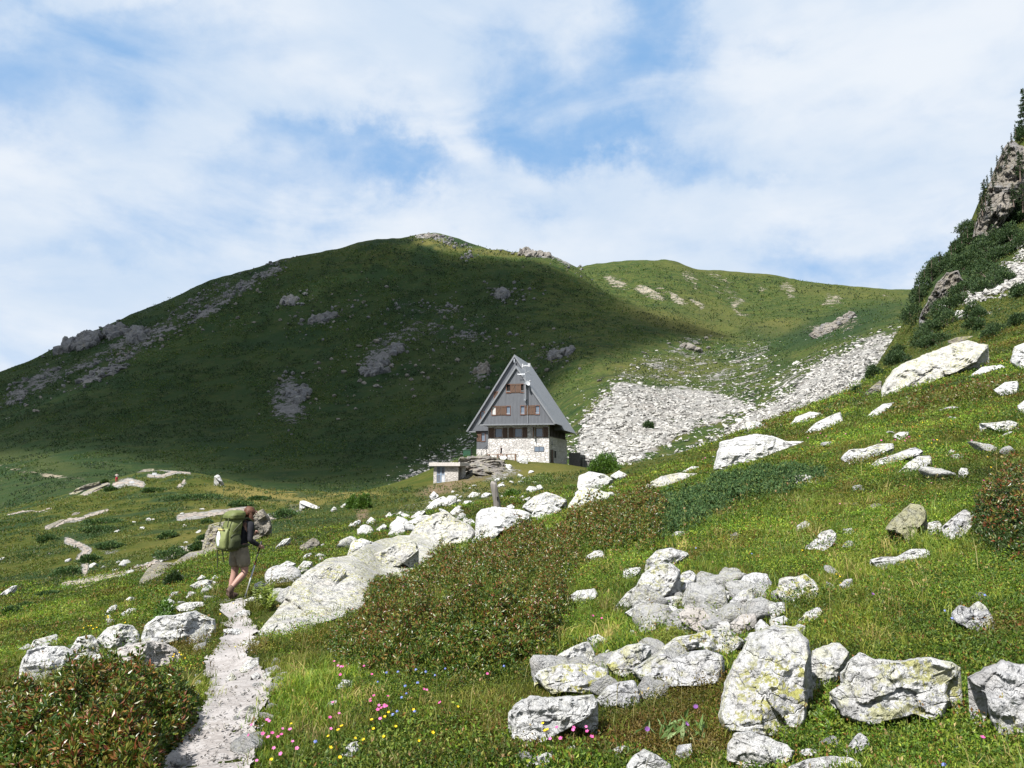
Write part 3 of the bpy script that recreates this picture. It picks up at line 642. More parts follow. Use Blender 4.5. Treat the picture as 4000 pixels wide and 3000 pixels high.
hitp = np.full(gx.shape + (3,), np.nan); done = np.zeros(gx.shape, bool)
for h in np.linspace(420, -40, 240):
    Lh = (CZ - h) / SUN.z
    hx, hy = gx - SUN.x * Lh, gy - SUN.y * Lh
    ok = (hy > 150) & (np.abs(hx / np.maximum(hy, 1)) < 1.0) & (hy < 1700)
    hz = np.where(ok, S2.z(hx, np.maximum(hy, 80)), -1e9)
    new = ok & (~done) & (hz >= h)
    hitp[new] = np.stack([hx, hy, np.full(hx.shape, h)], -1)[new]; done |= new
qx, qy = proj(hitp[..., 0], hitp[..., 1], hitp[..., 2])
qx = np.nan_to_num(qx, nan=-9999); qy = np.nan_to_num(qy, nan=-9999)
nz = fbm(p3(gx / 120, gy / 120), 4, 71)
den = sstep(-26, 40, sdist(qx, qy, SHADE) + 26 * nz) * (1 - ell(qx + 30 * nz, qy + 25 * nz, LIGHT))
den = np.where(done, den, 0) * (0.97 + 0.06 * nz)
thick = 6 + 55 * np.clip(den, 0, 1) + 10 * nz
keep = den > 0.02
V = np.concatenate([np.stack([gx, gy, CZ + thick], -1).reshape(-1, 3), np.stack([gx, gy, CZ - 0.25 * thick], -1).reshape(-1, 3)])
Q = grid_quads(g, g); kq = keep.ravel()[Q].all(1); Q = Q[kq]
Q2 = Q[:, ::-1] + g * g
e = np.concatenate([Q[:, [0, 1]], Q[:, [1, 2]], Q[:, [2, 3]], Q[:, [3, 0]]]); key = np.sort(e, 1); _, inv, cnt = np.unique(key, axis=0, return_inverse=True, return_counts=True)
be = e[cnt[inv.ravel()] == 1]
side = np.stack([be[:, 1], be[:, 0], be[:, 0] + g * g, be[:, 1] + g * g], -1)
t = NT('cloud_vapour'); dn = t.attr('dens').outputs['Fac']
df = t.n('ShaderNodeBsdfDiffuse'); df.inputs[0].default_value = (0.9, 0.9, 0.92, 1)
tl = t.n('ShaderNodeBsdfTranslucent'); tl.inputs[0].default_value = (0.55, 0.58, 0.62, 1)
dd = t.n('ShaderNodeMixShader', Fac=0.35); t.t.links.new(df.outputs[0], dd.inputs[1]); t.t.links.new(tl.outputs[0], dd.inputs[2])
tr = t.n('ShaderNodeBsdfTransparent'); mx = t.n('ShaderNodeMixShader', Fac=dn); t.t.links.new(tr.outputs[0], mx.inputs[1]); t.t.links.new(dd.outputs[0], mx.inputs[2])
M_CLOUD = t.out(mx.outputs[0])
d1 = 1 - np.sqrt(np.clip(1 - np.clip(den, 0, 1) * 0.95, 0, 1))
cl = obj('cloud', mesh_np('cloud', V, np.concatenate([Q, Q2, side]), mat=M_CLOUD, attrs={'dens': np.concatenate([d1.ravel(), d1.ravel()])}))
tag(cl, kind='structure')
# ================================================================ rocks
def cut_rock(sub, seed, ncut=11, noise=0.06):
    """angular boulder: a ball cut by random planes, roughened"""
    r = np.random.default_rng(seed)
    bm = bmesh.new(); bmesh.ops.create_icosphere(bm, subdivisions=sub, radius=1.0)
    D = np.array([v.co[:] for v in bm.verts]); D /= np.linalg.norm(D, axis=1)[:, None]
    T = np.array([[v.index for v in f.verts] for f in bm.faces]); bm.free()
    n = r.normal(size=(ncut, 3)); n /= np.linalg.norm(n, axis=1)[:, None]
    pl = r.uniform(0.55, 0.92, ncut)
    c = D @ n.T
    rad = np.min(np.where(c > 0.05, pl[None] / np.maximum(c, 0.05), 9.0), axis=1)
    rad = np.minimum(rad, 1.15)
    if noise: rad = rad * (1 + noise * fbm(D * 2.2 + seed * 3.1, 4, seed) + noise * 0.6 * fbm(D * 6.0 + seed, 3, seed + 5, ridged=True))
    V = D * rad[:, None]
    V /= (V.max(0) - V.min(0)) / 2
    return V - (V.max(0) + V.min(0)) / 2, T
LIB1 = [cut_rock(1, 100 + k, 8, 0.0) for k in range(14)]
LIB2 = [cut_rock(3, 200 + k, 12, 0.07) for k in range(12)]
LIBC = [cut_rock(3, 400 + k, 14, 0.2) for k in range(10)]
LIB3 = [cut_rock(4, 300 + k, 13, 0.08) for k in range(8)]
def rot_np(rx, ry, rz):
    return np.array(Matrix.Rotation(rz, 3, 'Z') @ Matrix.Rotation(ry, 3, 'Y') @ Matrix.Rotation(rx, 3, 'X'))
def many_rocks(lib, pos, size, flat=(0.45, 0.8), sink=0.3, tilt=0.35):
    V, T, b = [], [], 0
    for p, s in zip(pos, size):
        v, t_ = lib[random.randrange(len(lib))]
        sc = np.array([1.0, random.uniform(0.6, 1.0), random.uniform(*flat)]) * s * 0.5
        R = rot_np(random.gauss(0, tilt), random.gauss(0, tilt), random.uniform(0, 6.28))
        q = (v * sc) @ R.T + np.asarray(p) + np.array([0, 0, sc[2] * (1 - 2 * sink)])
        V.append(q); T.append(t_ + b); b += len(v)
    return np.concatenate(V), np.concatenate(T)

def rock_poly(pts, seed, tilt=0.5, deep=0.55, na=72, nr=16, Y=None, drop=0.10, rough=0.075, nf=8, jag=0.045, strat=0.0, mono=False, blocks=16, bamp=0.075, bax=1.0):
    """solid boulder whose outline seen from the path is PTS (photo pixels); stands where its lowest point meets the ground"""
    r = np.random.default_rng(seed)
    pts = np.asarray(pts, float)
    ymax = pts[:, 1].max(); ymin = pts[:, 1].min(); h = ymax - ymin
    xb = pts[pts[:, 1] > ymax - 0.2 * h][:, 0].mean()
    if Y is None:
        Y = ground_hit([xb], [ymax - 0.03 * h])[0]
    base = P(xb, ymax, Y)
    pts = pts.copy(); low = pts[:, 1] > ymax - 0.3 * h; pts[low, 1] += drop * h
    c = (pts.max(0) + pts.min(0)) / 2 * 0.5 + pts.mean(0) * 0.5
    if mono:
        x0, x1 = pts[:, 0].min(), pts[:, 0].max(); n2 = na
        xs = np.linspace(x0 + 0.5, x1 - 0.5, n2)
        top = np.zeros(n2); bot = np.zeros(n2)
        for i, xx in enumerate(xs):
            ys = []
            for k in range(len(pts)):
                a, b = pts[k], pts[(k + 1) % len(pts)]
                if (a[0] - xx) * (b[0] - xx) <= 0 and a[0] != b[0]: ys.append(a[1] + (b[1] - a[1]) * (xx - a[0]) / (b[0] - a[0]))
            top[i], bot[i] = min(ys), max(ys)
        vv = 0.5 - 0.5 * np.cos(np.linspace(0, math.pi, nr * 2))
        U, Vv = np.meshgrid(xs, vv)
        hh = (bot - top)[None]
        nb = fbm(p3(U / 40, U * 0 + seed), 3, seed) * np.minimum(hh * 0.08, 12)
        PX = U; PY = top[None] + Vv * hh + nb * (1 - Vv)
        e1 = np.sqrt(np.clip(4 * Vv * (1 - Vv), 0, 1)); tx = (U - x0) / (x1 - x0); e2 = np.sqrt(np.clip(1 - np.abs(2 * tx - 1) ** 6, 0, 1))
        edge = e1 ** 0.6 * e2
        la, lb = (PX - c[0]) / h, (PY - c[1]) / h
    else:
        th = np.linspace(0, 2 * math.pi, na, endpoint=False)
        R = np.zeros(na)
        for k in range(len(pts)):
            a, b = pts[k] - c, pts[(k + 1) % len(pts)] - c
            dx, dy = np.cos(th), np.sin(th)
            den = dx * (b[1] - a[1]) - dy * (b[0] - a[0])
            with np.errstate(all='ignore'):
                tt = (a[0] * (b[1] - a[1]) - a[1] * (b[0] - a[0])) / den
                ss = (a[0] * dy - a[1] * dx) / den
            ok = (np.abs(den) > 1e-9) & (tt > 0) & (ss >= -1e-6) & (ss <= 1 + 1e-6)
            R = np.where(ok, np.maximum(R, tt), R)
        R = np.where(R <= 0, np.median(R[R > 0]), R)
        cs = np.stack([np.cos(th), np.sin(th), np.zeros(na)], -1)
        R = R * (1 + jag * fbm(cs * 3.5 + seed, 3, seed) + jag * 0.7 * fbm(cs * 11 + seed, 2, seed + 3))
        tr = np.sin(np.linspace(0.0, 1, nr) * math.pi / 2) ; tr[0] = 0.02
        PX = c[0] + tr[:, None] * (R * np.cos(th))[None]; PY = c[1] + tr[:, None] * (R * np.sin(th))[None]
        edge = np.sqrt(np.clip(1 - tr ** 6.5, 0, 1))[:, None] * np.ones((1, na))
        la, lb = (PX - c[0]) / R.mean(), (PY - c[1]) / R.mean()
    # facets
    g = np.full(PX.shape, 1.0)
    for k in range(nf):
        an = r.uniform(0, 6.28); sl = r.uniform(0.3, 1.25); of = r.uniform(0.35, 0.95)
        g = np.minimum(g, of - sl * (la * math.cos(an) + lb * math.sin(an)) * r.uniform(0.6, 1.0))
    g = np.minimum(g, 0.75 - 0.55 * (-lb) + 0.1 * la) if nf else g
    hgt = np.minimum(edge * 1.05, 0.35 + 0.65 * np.maximum(g, -0.2) + 0.0) * np.minimum(1, edge * 1.6)
    hgt = np.maximum(hgt, 0)
    # plane the outline lies in
    S = math.sqrt(max((pts[:, 0].max() - pts[:, 0].min()) * h, 1)) / F * Y
    nrm = np.array([-base[0] / Y * math.cos(tilt), -math.cos(tilt), math.sin(tilt)]); nrm /= np.linalg.norm(nrm)
    al, ep = ray(PX, PY)
    D = np.stack([al, np.ones_like(al), ep], -1)
    s = (base @ nrm) / (D @ nrm)
    s = np.clip(s, Y * 0.6, Y + 6 * S)
    if mono:
        kw_ = np.hanning(41); kw_ /= kw_.sum(); bs = np.convolve(np.pad(bot, 20, mode='edge'), kw_, 'valid'); bs = np.convolve(np.pad(bs, 20, mode='edge'), kw_, 'valid')
        Yd = S1.hit(PX.ravel(), (bs[None] - 0.55 * (bs[None] - PY)).ravel()).reshape(PX.shape)
        Yd = np.where(np.isnan(Yd), Y, Yd); s = Yd * (1 - 0.004)
    pl = D * s[..., None]
    dl = np.linalg.norm(D, axis=-1, keepdims=True)
    q = pl / S
    nz = rough * (fbm(q * 2.6 + seed, 4, seed + 9) + 0.8 * fbm(q * 6.5 + seed, 3, seed + 19, ridged=True)) * np.minimum(1, edge * 2)
    if blocks:
        br = np.random.default_rng(seed + 77); sx_ = br.uniform(la.min(), la.max(), blocks); sy_ = br.uniform(lb.min(), lb.max(), blocks)
        wq = 0.12 * fbm(p3(la * 3 + seed, lb * 3), 2, seed + 41)
        ci = ((la[..., None] + wq[..., None] - sx_) ** 2 * bax ** 2 + (lb[..., None] + wq[..., None] - sy_) ** 2).argmin(-1)
        nz = nz + bamp * (br.uniform(-.5, .5, blocks)[ci] + br.normal(0, .35, blocks)[ci] * (la - sx_[ci]) + br.normal(0, .35, blocks)[ci] * (lb - sy_[ci])) * np.minimum(1, edge * 2)
    if strat:
        ph = (q[..., 2] * 0.9 + q[..., 0] * 0.35 + 0.15 * fbm(q * 2 + seed, 3, seed + 33)) * 9
        nz = nz + strat * (np.abs((ph % 1) - 0.5) - 0.25) * np.minimum(1, edge * 2)
    front = pl - D / dl * ((hgt * deep + nz) * S)[..., None]
    back = pl + D / dl * ((edge * deep * 0.75) * S)[..., None]
    # the hidden back drops to the ground so that the rock stands on it
    wdrop = sstep(0.25, -0.35, lb) if not mono else 1 - 0.9 * Vv
    zgd = np.maximum(S1.z(back[..., 0], back[..., 1]), S2.z(back[..., 0], np.maximum(back[..., 1], 80)) if Y > 180 else -1e3) - 0.08 * S
    back[..., 2] += np.minimum(zgd - back[..., 2], 0) * wdrop
    nR, nC = PX.shape
    V = np.concatenate([front.reshape(-1, 3), back.reshape(-1, 3)]); o = nR * nC
    if mono:
        Q = grid_quads(nR, nC)
        i = np.arange(nC - 1); j = np.arange(nR - 1)
        sd = [np.stack([i, i + 1, o + i + 1, o + i], -1)[:, ::-1], np.stack([(nR - 1) * nC + i, (nR - 1) * nC + i + 1, o + (nR - 1) * nC + i + 1, o + (nR - 1) * nC + i], -1),
              np.stack([j * nC, (j + 1) * nC, o + (j + 1) * nC, o + j * nC], -1), np.stack([j * nC + nC - 1, (j + 1) * nC + nC - 1, o + (j + 1) * nC + nC - 1, o + j * nC + nC - 1], -1)[:, ::-1]]
        QQ = np.concatenate([Q[:, ::-1], Q + o] + sd); T = None
    else:
        Q = grid_quads(nR, nC, True)
        i = np.arange(nC); i2 = (i + 1) % nC
        sd = np.stack([(nR - 1) * nC + i, (nR - 1) * nC + i2, o + (nR - 1) * nC + i2, o + (nR - 1) * nC + i], -1)
        QQ = np.concatenate([Q[:, ::-1], Q + o, sd[:, ::-1]])
        V = np.concatenate([V, front[0].mean(0)[None], back[0].mean(0)[None]]); n = len(V)
        T = np.concatenate([np.stack([i2, i, np.full(nC, n - 2)], -1)[:, ::-1], np.stack([o + i, o + i2, np.full(nC, n - 1)], -1)[:, ::-1]])
    return V, QQ, T, base
def fix_normals(me):
    bm = bmesh.new(); bm.from_mesh(me); bmesh.ops.recalc_face_normals(bm, faces=bm.faces[:]); bm.to_mesh(me); bm.free()

CROP = {'C1': (0, 1800, 1.3829), 'C2': (1000, 1700, 1.3825), 'C3': (2400, 1600, 1.3825), 'C4': (2000, 900, 1.106), 'C5': (1900, 2000, 1.6591), 'C6': (2700, 2000, 1.6592), 'C7': (3200, 400, 1.2763), 'C8': (0, 1750, 2.212), 'C9': (1640, 1740, 5.53), 'CH': (1600, 1300, 2.5525)}
def px(c, *pts):
    ox, oy, s = CROP[c]; return [(ox + a / s, oy + b / s) for a, b in pts]
BOULD = []      # outlines used later to keep grass off the rocks
_seed = [1000]
def boulder(label, mat, c, *pts, name='boulder', cat='boulder', group=None, **kw):
    _seed[0] += 7
    pp = px(c, *pts)
    size = max(max(p[0] for p in pp) - min(p[0] for p in pp), max(p[1] for p in pp) - min(p[1] for p in pp))
    if 'na' not in kw: kw['na'] = int(np.clip(size / 3.2, 28, 150)); 
    if 'nr' not in kw: kw['nr'] = int(np.clip(size / 9, 8, 44))
    V, Q, T, base = rock_poly(pp, _seed[0], **kw)
    me = mesh_np(name, V - base, Q, T, mat=mat); fix_normals(me); me.set_sharp_from_angle(angle=math.radians(32))
    o = obj(name, me, loc=base); tag(o, label, cat, group)
    BOULD.append(pp); return o

R_KNOLL = rock_mat('knoll_rock', 0.3, 0.9, (0.24, 0.215, 0.19), 0.5, 0.2)
# ---- right foreground
boulder('huge rounded white boulder covered in yellow lichen blotches', R_LICH, 'C6', (215, 1090), (290, 950), (370, 830), (430, 770), (560, 730), (690, 745), (740, 800), (775, 900), (750, 1010), (735, 1130), (755, 1200), (745, 1310), (690, 1370), (560, 1420), (400, 1390), (270, 1385), (200, 1340), (180, 1230), tilt=0.6, deep=0.5, nf=4)
boulder('broad knobbly white boulder with a dark hollow under its lower edge', R_LICH, 'C6', (895, 1170), (970, 1110), (960, 1040), (1010, 980), (1100, 910), (1180, 950), (1330, 965), (1530, 940), (1680, 965), (1760, 1010), (1740, 1060), (1680, 1100), (1660, 1150), (1690, 1230), (1640, 1340), (1560, 1360), (1460, 1320), (1330, 1350), (1160, 1400), (1040, 1360), (970, 1320), (930, 1240), tilt=0.45, rough=0.08, drop=0.0)
boulder('smooth pale leaning boulder wedged between the two biggest boulders', R_WHITE, 'C6', (785, 900), (940, 835), (990, 870), (1030, 920), (970, 1000), (950, 1090), (890, 1140), (790, 1165), (740, 1160), (745, 1060), tilt=0.6, drop=0.0)
boulder('grey and white boulder cut off by the right edge of the picture', R_GREY, 'C6', (1790, 1080), (1900, 1010), (2010, 960), (2157, 985), (2300, 1100), (2260, 1400), (2100, 1440), (1990, 1400), (1940, 1300), (1900, 1180), tilt=0.5)
boulder('low creviced white slab below the huge lichen boulder', R_WHITE, 'C6', (235, 1500), (290, 1430), (390, 1420), (500, 1460), (620, 1510), (670, 1550), (650, 1600), (560, 1630), (450, 1650), (330, 1640), (230, 1590), tilt=0.5, strat=0.06)
boulder('white dome of rock rising from the bottom edge right of centre', R_WHITE, 'C6', (640, 1650), (760, 1600), (900, 1580), (1030, 1590), (1110, 1640), (1100, 1720), (620, 1720), tilt=0.7)
boulder('small upright white rock under the overhang of the knobbly boulder', R_WHITE, 'C6', (985, 1560), (1040, 1480), (1090, 1425), (1140, 1460), (1165, 1510), (1100, 1560), (1030, 1580), name='rock', cat='rock')
boulder('flat low stone beside the creviced white slab', R_WHITE, 'C6', (690, 1550), (750, 1530), (830, 1540), (840, 1570), (740, 1580), name='rock', cat='rock', tilt=0.9)
boulder('twin humped grey rock in leafy plants near the right edge', R_GREY, 'C6', (1680, 660), (1740, 600), (1800, 620), (1860, 575), (1910, 610), (1960, 690), (1990, 770), (1900, 780), (1800, 740), (1700, 710), name='rock', cat='rock')
boulder('long thin white slab bending upward in the bilberry leaves', R_WHITE, 'C6', (1155, 310), (1230, 290), (1330, 290), (1420, 240), (1530, 240), (1560, 290), (1400, 320), (1330, 350), (1250, 370), (1190, 340), name='rock', cat='rock', tilt=0.8)
boulder('boulder with its whole left face yellow with lichen', R_YEL, 'C6', (1250, 110), (1310, 40), (1360, 0), (1420, -60), (1500, -40), (1530, 20), (1520, 60), (1470, 110), (1440, 190), (1400, 200), (1370, 130))
boulder('small white rock between the yellow boulder and a grey tilted one', R_WHITE, 'C6', (1480, 120), (1530, 70), (1600, 55), (1630, 90), (1610, 140), (1560, 160), (1490, 160), name='rock', cat='rock')
boulder('tilted pale grey boulder against the dark bush on the right', R_GREY, 'C6', (1620, 100), (1700, 30), (1770, -20), (1830, 20), (1830, 80), (1770, 140), (1700, 195), (1640, 150))
boulder('spotted white rock topmost of the loose rubble pile', R_GREY, 'C6', (310, 460), (340, 410), (420, 390), (490, 400), (530, 470), (500, 510), (420, 500), (350, 500), name='rock', cat='rock')
boulder('wedge shaped boulder with one bright yellow lichen spot on top', R_LICH, 'C6', (545, 530), (570, 430), (620, 420), (680, 420), (740, 400), (800, 450), (840, 510), (800, 560), (730, 590), (640, 595), (590, 560))
boulder('small grey rock beside the yellow flowers right of the rubble', R_GREY, 'C6', (950, 480), (1000, 435), (1045, 430), (1050, 480), (1000, 505), name='rock', cat='rock')
boulder('hooked white rock alone in the grass above the rubble', R_WHITE, 'C6', (720, 220), (790, 190), (840, 130), (910, 110), (945, 140), (940, 200), (860, 250), (790, 240), name='rock', cat='rock')
boulder('low white rock just right of the hooked white rock', R_WHITE, 'C6', (980, 110), (1040, 105), (1065, 130), (1000, 150), name='rock', cat='rock', tilt=0.9)
boulder('little beige rock in grass below the juniper', R_BEIGE, 'C6', (250, 150), (290, 130), (320, 150), (300, 180), (260, 180), name='rock', cat='rock')
boulder('grey pointed rock in grass above the hooked white rock', R_GREY, 'C6', (680, 90), (740, 55), (775, 80), (740, 110), (690, 130), name='rock', cat='rock')
G = 'broken white stones packed in the rubble between the boulders'
L = 'broken white stone packed in the rubble between the lichen boulders'
for i, q in enumerate([[(65, 570), (90, 500), (180, 490), (260, 520), (240, 580), (140, 600)], [(240, 590), (330, 500), (400, 490), (410, 560), (400, 640), (300, 660)], [(130, 640), (230, 610), (270, 650), (260, 710), (160, 700)], [(250, 720), (330, 660), (420, 660), (430, 740), (330, 790), (270, 770)],
                       [(400, 650), (480, 600), (600, 580), (620, 640), (540, 680), (460, 700)], [(500, 700), (600, 670), (640, 700), (580, 740), (520, 745)], [(410, 740), (450, 690), (510, 740), (490, 790), (420, 780)], [(0, 700), (60, 650), (130, 640), (150, 700), (80, 740), (0, 740)], [(340, 830), (380, 780), (450, 775), (480, 800), (420, 850), (360, 870)], [(640, 750), (700, 725), (745, 740), (735, 790), (690, 790)], [(150, 700), (240, 710), (280, 760), (220, 780), (150, 745)], [(20, 640), (60, 610), (130, 610), (120, 650), (60, 660)]]):
    boulder(L, [R_WHITE, R_GREY, R_WHITE, R_PINK][i % 4], 'C6', *q, name='rock', cat='rock', group=G, rough=0.07, tilt=0.6)
boulder('long narrow lichen rock lying right of the rubble', R_LICH, 'C6', (670, 720), (740, 650), (830, 610), (860, 650), (780, 710), (700, 730), name='rock', cat='rock')
# ---- middle foreground
boulder('rounded grey boulder at the top of the lichen boulder group', R_GREY, 'C5', (1015, 380), (1040, 310), (1100, 250), (1190, 232), (1290, 255), (1310, 280), (1240, 330), (1150, 350), (1080, 370), tilt=0.7)
boulder('steep white boulder speckled with yellow lichen below a grey one', R_LICH, 'C5', (815, 600), (900, 530), (970, 480), (1010, 400), (1090, 345), (1200, 330), (1255, 380), (1240, 450), (1190, 520), (1130, 560), (1050, 590), (980, 610), (880, 640), (820, 640), tilt=0.6)
boulder('upright white rock with black spots beside the speckled boulder', R_GREY, 'C5', (1225, 470), (1270, 390), (1330, 375), (1360, 410), (1340, 480), (1330, 540), (1280, 555), (1240, 520), name='rock', cat='rock')
boulder('long white rock at the foot of the speckled boulder', R_WHITE, 'C5', (890, 650), (1000, 600), (1100, 590), (1250, 620), (1210, 660), (1090, 690), (960, 690), name='rock', cat='rock')
boulder('flat grey rock squeezed under the speckled boulder', R_GREY, 'C5', (1040, 610), (1130, 560), (1230, 540), (1290, 560), (1250, 620), (1150, 620), name='rock', cat='rock')
boulder('smooth bright white rock filling the gap above the overhanging slab', R_PINK, 'C5', (1240, 660), (1300, 600), (1400, 620), (1470, 700), (1560, 720), (1500, 780), (1380, 780), (1270, 720), name='rock', cat='rock', tilt=0.8)
boulder('overhanging flat slab with a dark gap beneath it', R_LICH, 'C5', (1135, 880), (1230, 810), (1350, 790), (1480, 750), (1600, 770), (1680, 840), (1640, 890), (1580, 930), (1450, 900), (1350, 890), (1250, 920), (1190, 940), (1140, 920), tilt=0.35, drop=0.0, deep=0.7)
boulder('wide grey white boulder under the overhanging slab', R_GREY, 'C5', (945, 1020), (1050, 950), (1130, 890), (1200, 950), (1330, 900), (1430, 890), (1530, 930), (1540, 1010), (1500, 1090), (1400, 1110), (1200, 1120), (1080, 1080), (990, 1060), tilt=0.8)
boulder('loaf shaped boulder left of the overhanging slab', R_LICH, 'C5', (770, 990), (820, 910), (920, 860), (1020, 845), (1070, 880), (1040, 940), (960, 1010), (890, 1060), (820, 1040))
boulder('sharp triangular white boulder with a smooth slanting face', R_WHITE, 'C5', (385, 980), (470, 920), (560, 870), (650, 835), (690, 870), (715, 950), (730, 1000), (640, 1000), (540, 980), (420, 1010), nf=6)
boulder('wide lichen spotted boulder below the triangular one', R_LICH, 'C5', (300, 1070), (340, 1020), (450, 990), (560, 980), (700, 990), (790, 1020), (790, 1090), (740, 1140), (640, 1160), (500, 1150), (420, 1170), (340, 1110), tilt=0.7)
boulder('long blocky white boulder with a layered front face', R_WHITE, 'C5', (135, 1310), (210, 1220), (300, 1190), (420, 1200), (560, 1195), (690, 1180), (720, 1230), (700, 1310), (640, 1350), (560, 1390), (450, 1420), (350, 1480), (250, 1510), (185, 1520), (160, 1400), strat=0.05)
boulder('streaked white boulder at the right end of the long blocky one', R_GREY, 'C5', (700, 1210), (780, 1130), (860, 1100), (960, 1090), (1000, 1180), (1000, 1230), (900, 1260), (840, 1240), (760, 1260), tilt=0.6)
boulder('small square white rock left of the rounded grey boulder', R_WHITE, 'C5', (880, 430), (890, 370), (960, 360), (1005, 355), (1000, 390), (930, 430), name='rock', cat='rock')
boulder('white rock half hidden by the right end of the big red brown thicket', R_LICH, 'C5', (510, 560), (590, 510), (700, 495), (730, 540), (660, 590), (570, 580), name='rock', cat='rock')
boulder('whitish rock poking out behind the big thicket', R_LICH, 'C5', (640, 290), (700, 250), (750, 250), (785, 300), (720, 320), name='rock', cat='rock')
boulder('small oval white rock in grass under the juniper edge', R_WHITE, 'C5', (1195, 150), (1230, 125), (1290, 125), (1300, 150), (1240, 160), name='rock', cat='rock')
boulder('whitish rock behind the yellow green bush among the boulders', R_LICH, 'C5', (980, 760), (1030, 705), (1105, 700), (1100, 760), (1010, 790), name='rock', cat='rock')
boulder('tiny upright white stone left of the yellow green bush', R_WHITE, 'C5', (915, 790), (935, 760), (960, 770), (955, 810), (930, 810), name='rock', cat='rock')
boulder('weathered white rock above the loaf shaped boulder', R_WHITE, 'C5', (650, 820), (720, 790), (790, 830), (770, 870), (740, 860), name='rock', cat='rock')
boulder('small pale rock right beside the triangular boulder', R_WHITE, 'C5', (740, 920), (790, 890), (825, 920), (790, 940), name='rock', cat='rock')
boulder('spotted white boulder cut by the bottom edge near the centre right', R_WHITE, 'C5', (910, 1640), (950, 1580), (1020, 1535), (1100, 1570), (1200, 1640), (1200, 1720), (900, 1720))
boulder('rough white rock at the bottom edge below the long blocky boulder', R_WHITE, 'C5', (230, 1650), (310, 1590), (390, 1555), (440, 1580), (400, 1650), (300, 1680), name='rock', cat='rock')
boulder('low white stone among grass between two bottom edge boulders', R_WHITE, 'C5', (770, 1560), (850, 1520), (910, 1510), (900, 1560), (830, 1580), name='rock', cat='rock')
boulder('grey white stone beside the pale broad leaved plant', R_GREY, 'C5', (1220, 1570), (1240, 1510), (1330, 1500), (1340, 1560), (1290, 1620), name='rock', cat='rock')
boulder('little white stone below the pink flowers by the blocky boulder', R_WHITE, 'C5', (520, 1520), (570, 1510), (600, 1540), (560, 1570), name='rock', cat='rock')
# ---- left foreground beside the path
boulder('big smooth white boulder at the bend of the gravel path', R_WHITE, 'C1', (760, 960), (780, 890), (850, 840), (950, 830), (1060, 810), (1120, 840), (1165, 860), (1170, 900), (1130, 960), (1050, 970), (950, 960), (830, 990), tilt=0.5)
boulder('sloping white boulder behind the pinkish one', R_WHITE, 'C1', (525, 960), (580, 900), (640, 880), (720, 890), (755, 930), (760, 990), (640, 1010), (560, 1000))
boulder('pinkish white boulder with a folded face above the lower left bush', R_PINK, 'C1', (545, 1130), (590, 1050), (640, 1010), (720, 990), (800, 970), (880, 980), (950, 1010), (980, 1060), (950, 1110), (830, 1140), (760, 1130), (700, 1130), (620, 1140), rough=0.09)
boulder('largest white boulder at the far left of the path side row', R_WHITE, 'C1', (95, 1190), (110, 1090), (150, 1020), (230, 1000), (330, 1000), (400, 1020), (410, 1050), (350, 1110), (300, 1160), (220, 1190))
boulder('white rock behind the largest far left boulder', R_WHITE, 'C1', (150, 1030), (180, 970), (250, 950), (310, 935), (320, 990), (240, 1010), name='rock', cat='rock')
boulder('rounded white rock between the far left and pinkish boulders', R_WHITE, 'C1', (360, 1110), (420, 1050), (490, 1040), (490, 1080), (440, 1130), (380, 1150), name='rock', cat='rock')
boulder('squat white rock above the rounded one in the path side row', R_WHITE, 'C1', (370, 1020), (420, 950), (500, 940), (545, 990), (540, 1050), (440, 1050))
boulder('small round rock touching the pinkish boulder on its left', R_WHITE, 'C1', (480, 1110), (500, 1050), (545, 1040), (555, 1080), (530, 1120), name='rock', cat='rock')
boulder('flat white slab stone in front of the far left boulder', R_WHITE, 'C1', (260, 1200), (340, 1170), (460, 1150), (520, 1150), (430, 1195), (330, 1200), name='rock', cat='rock', tilt=0.9)
boulder('pale stone at the left picture edge above the lower left bush', R_WHITE, 'C1', (-40, 1300), (70, 1230), (140, 1210), (130, 1250), (40, 1300), name='rock', cat='rock')
boulder('low white rock just behind the big smooth path boulder', R_WHITE, 'C1', (945, 790), (1000, 765), (1100, 760), (1120, 790), (1050, 810), (970, 810), name='rock', cat='rock', tilt=0.8)
boulder('grey white rock lying in grass right above the path bend', R_WHITE, 'C1', (1255, 830), (1310, 805), (1360, 810), (1350, 835), (1290, 845), name='rock', cat='rock')
boulder("flat stone at the tip of the hiker's trekking pole", R_WHITE, 'C1', (1310, 755), (1360, 735), (1400, 740), (1390, 765), name='rock', cat='rock', tilt=0.9)
boulder('white block just right of the hiker', R_WHITE, 'C1', (1365, 700), (1375, 665), (1410, 650), (1440, 670), (1440, 700), (1400, 715), name='rock', cat='rock', deep=0.7)
boulder('elongated white rock in grass left of the big thicket', R_WHITE, 'C1', (1500, 950), (1560, 900), (1690, 870), (1700, 890), (1600, 920), (1520, 950), name='rock', cat='rock')
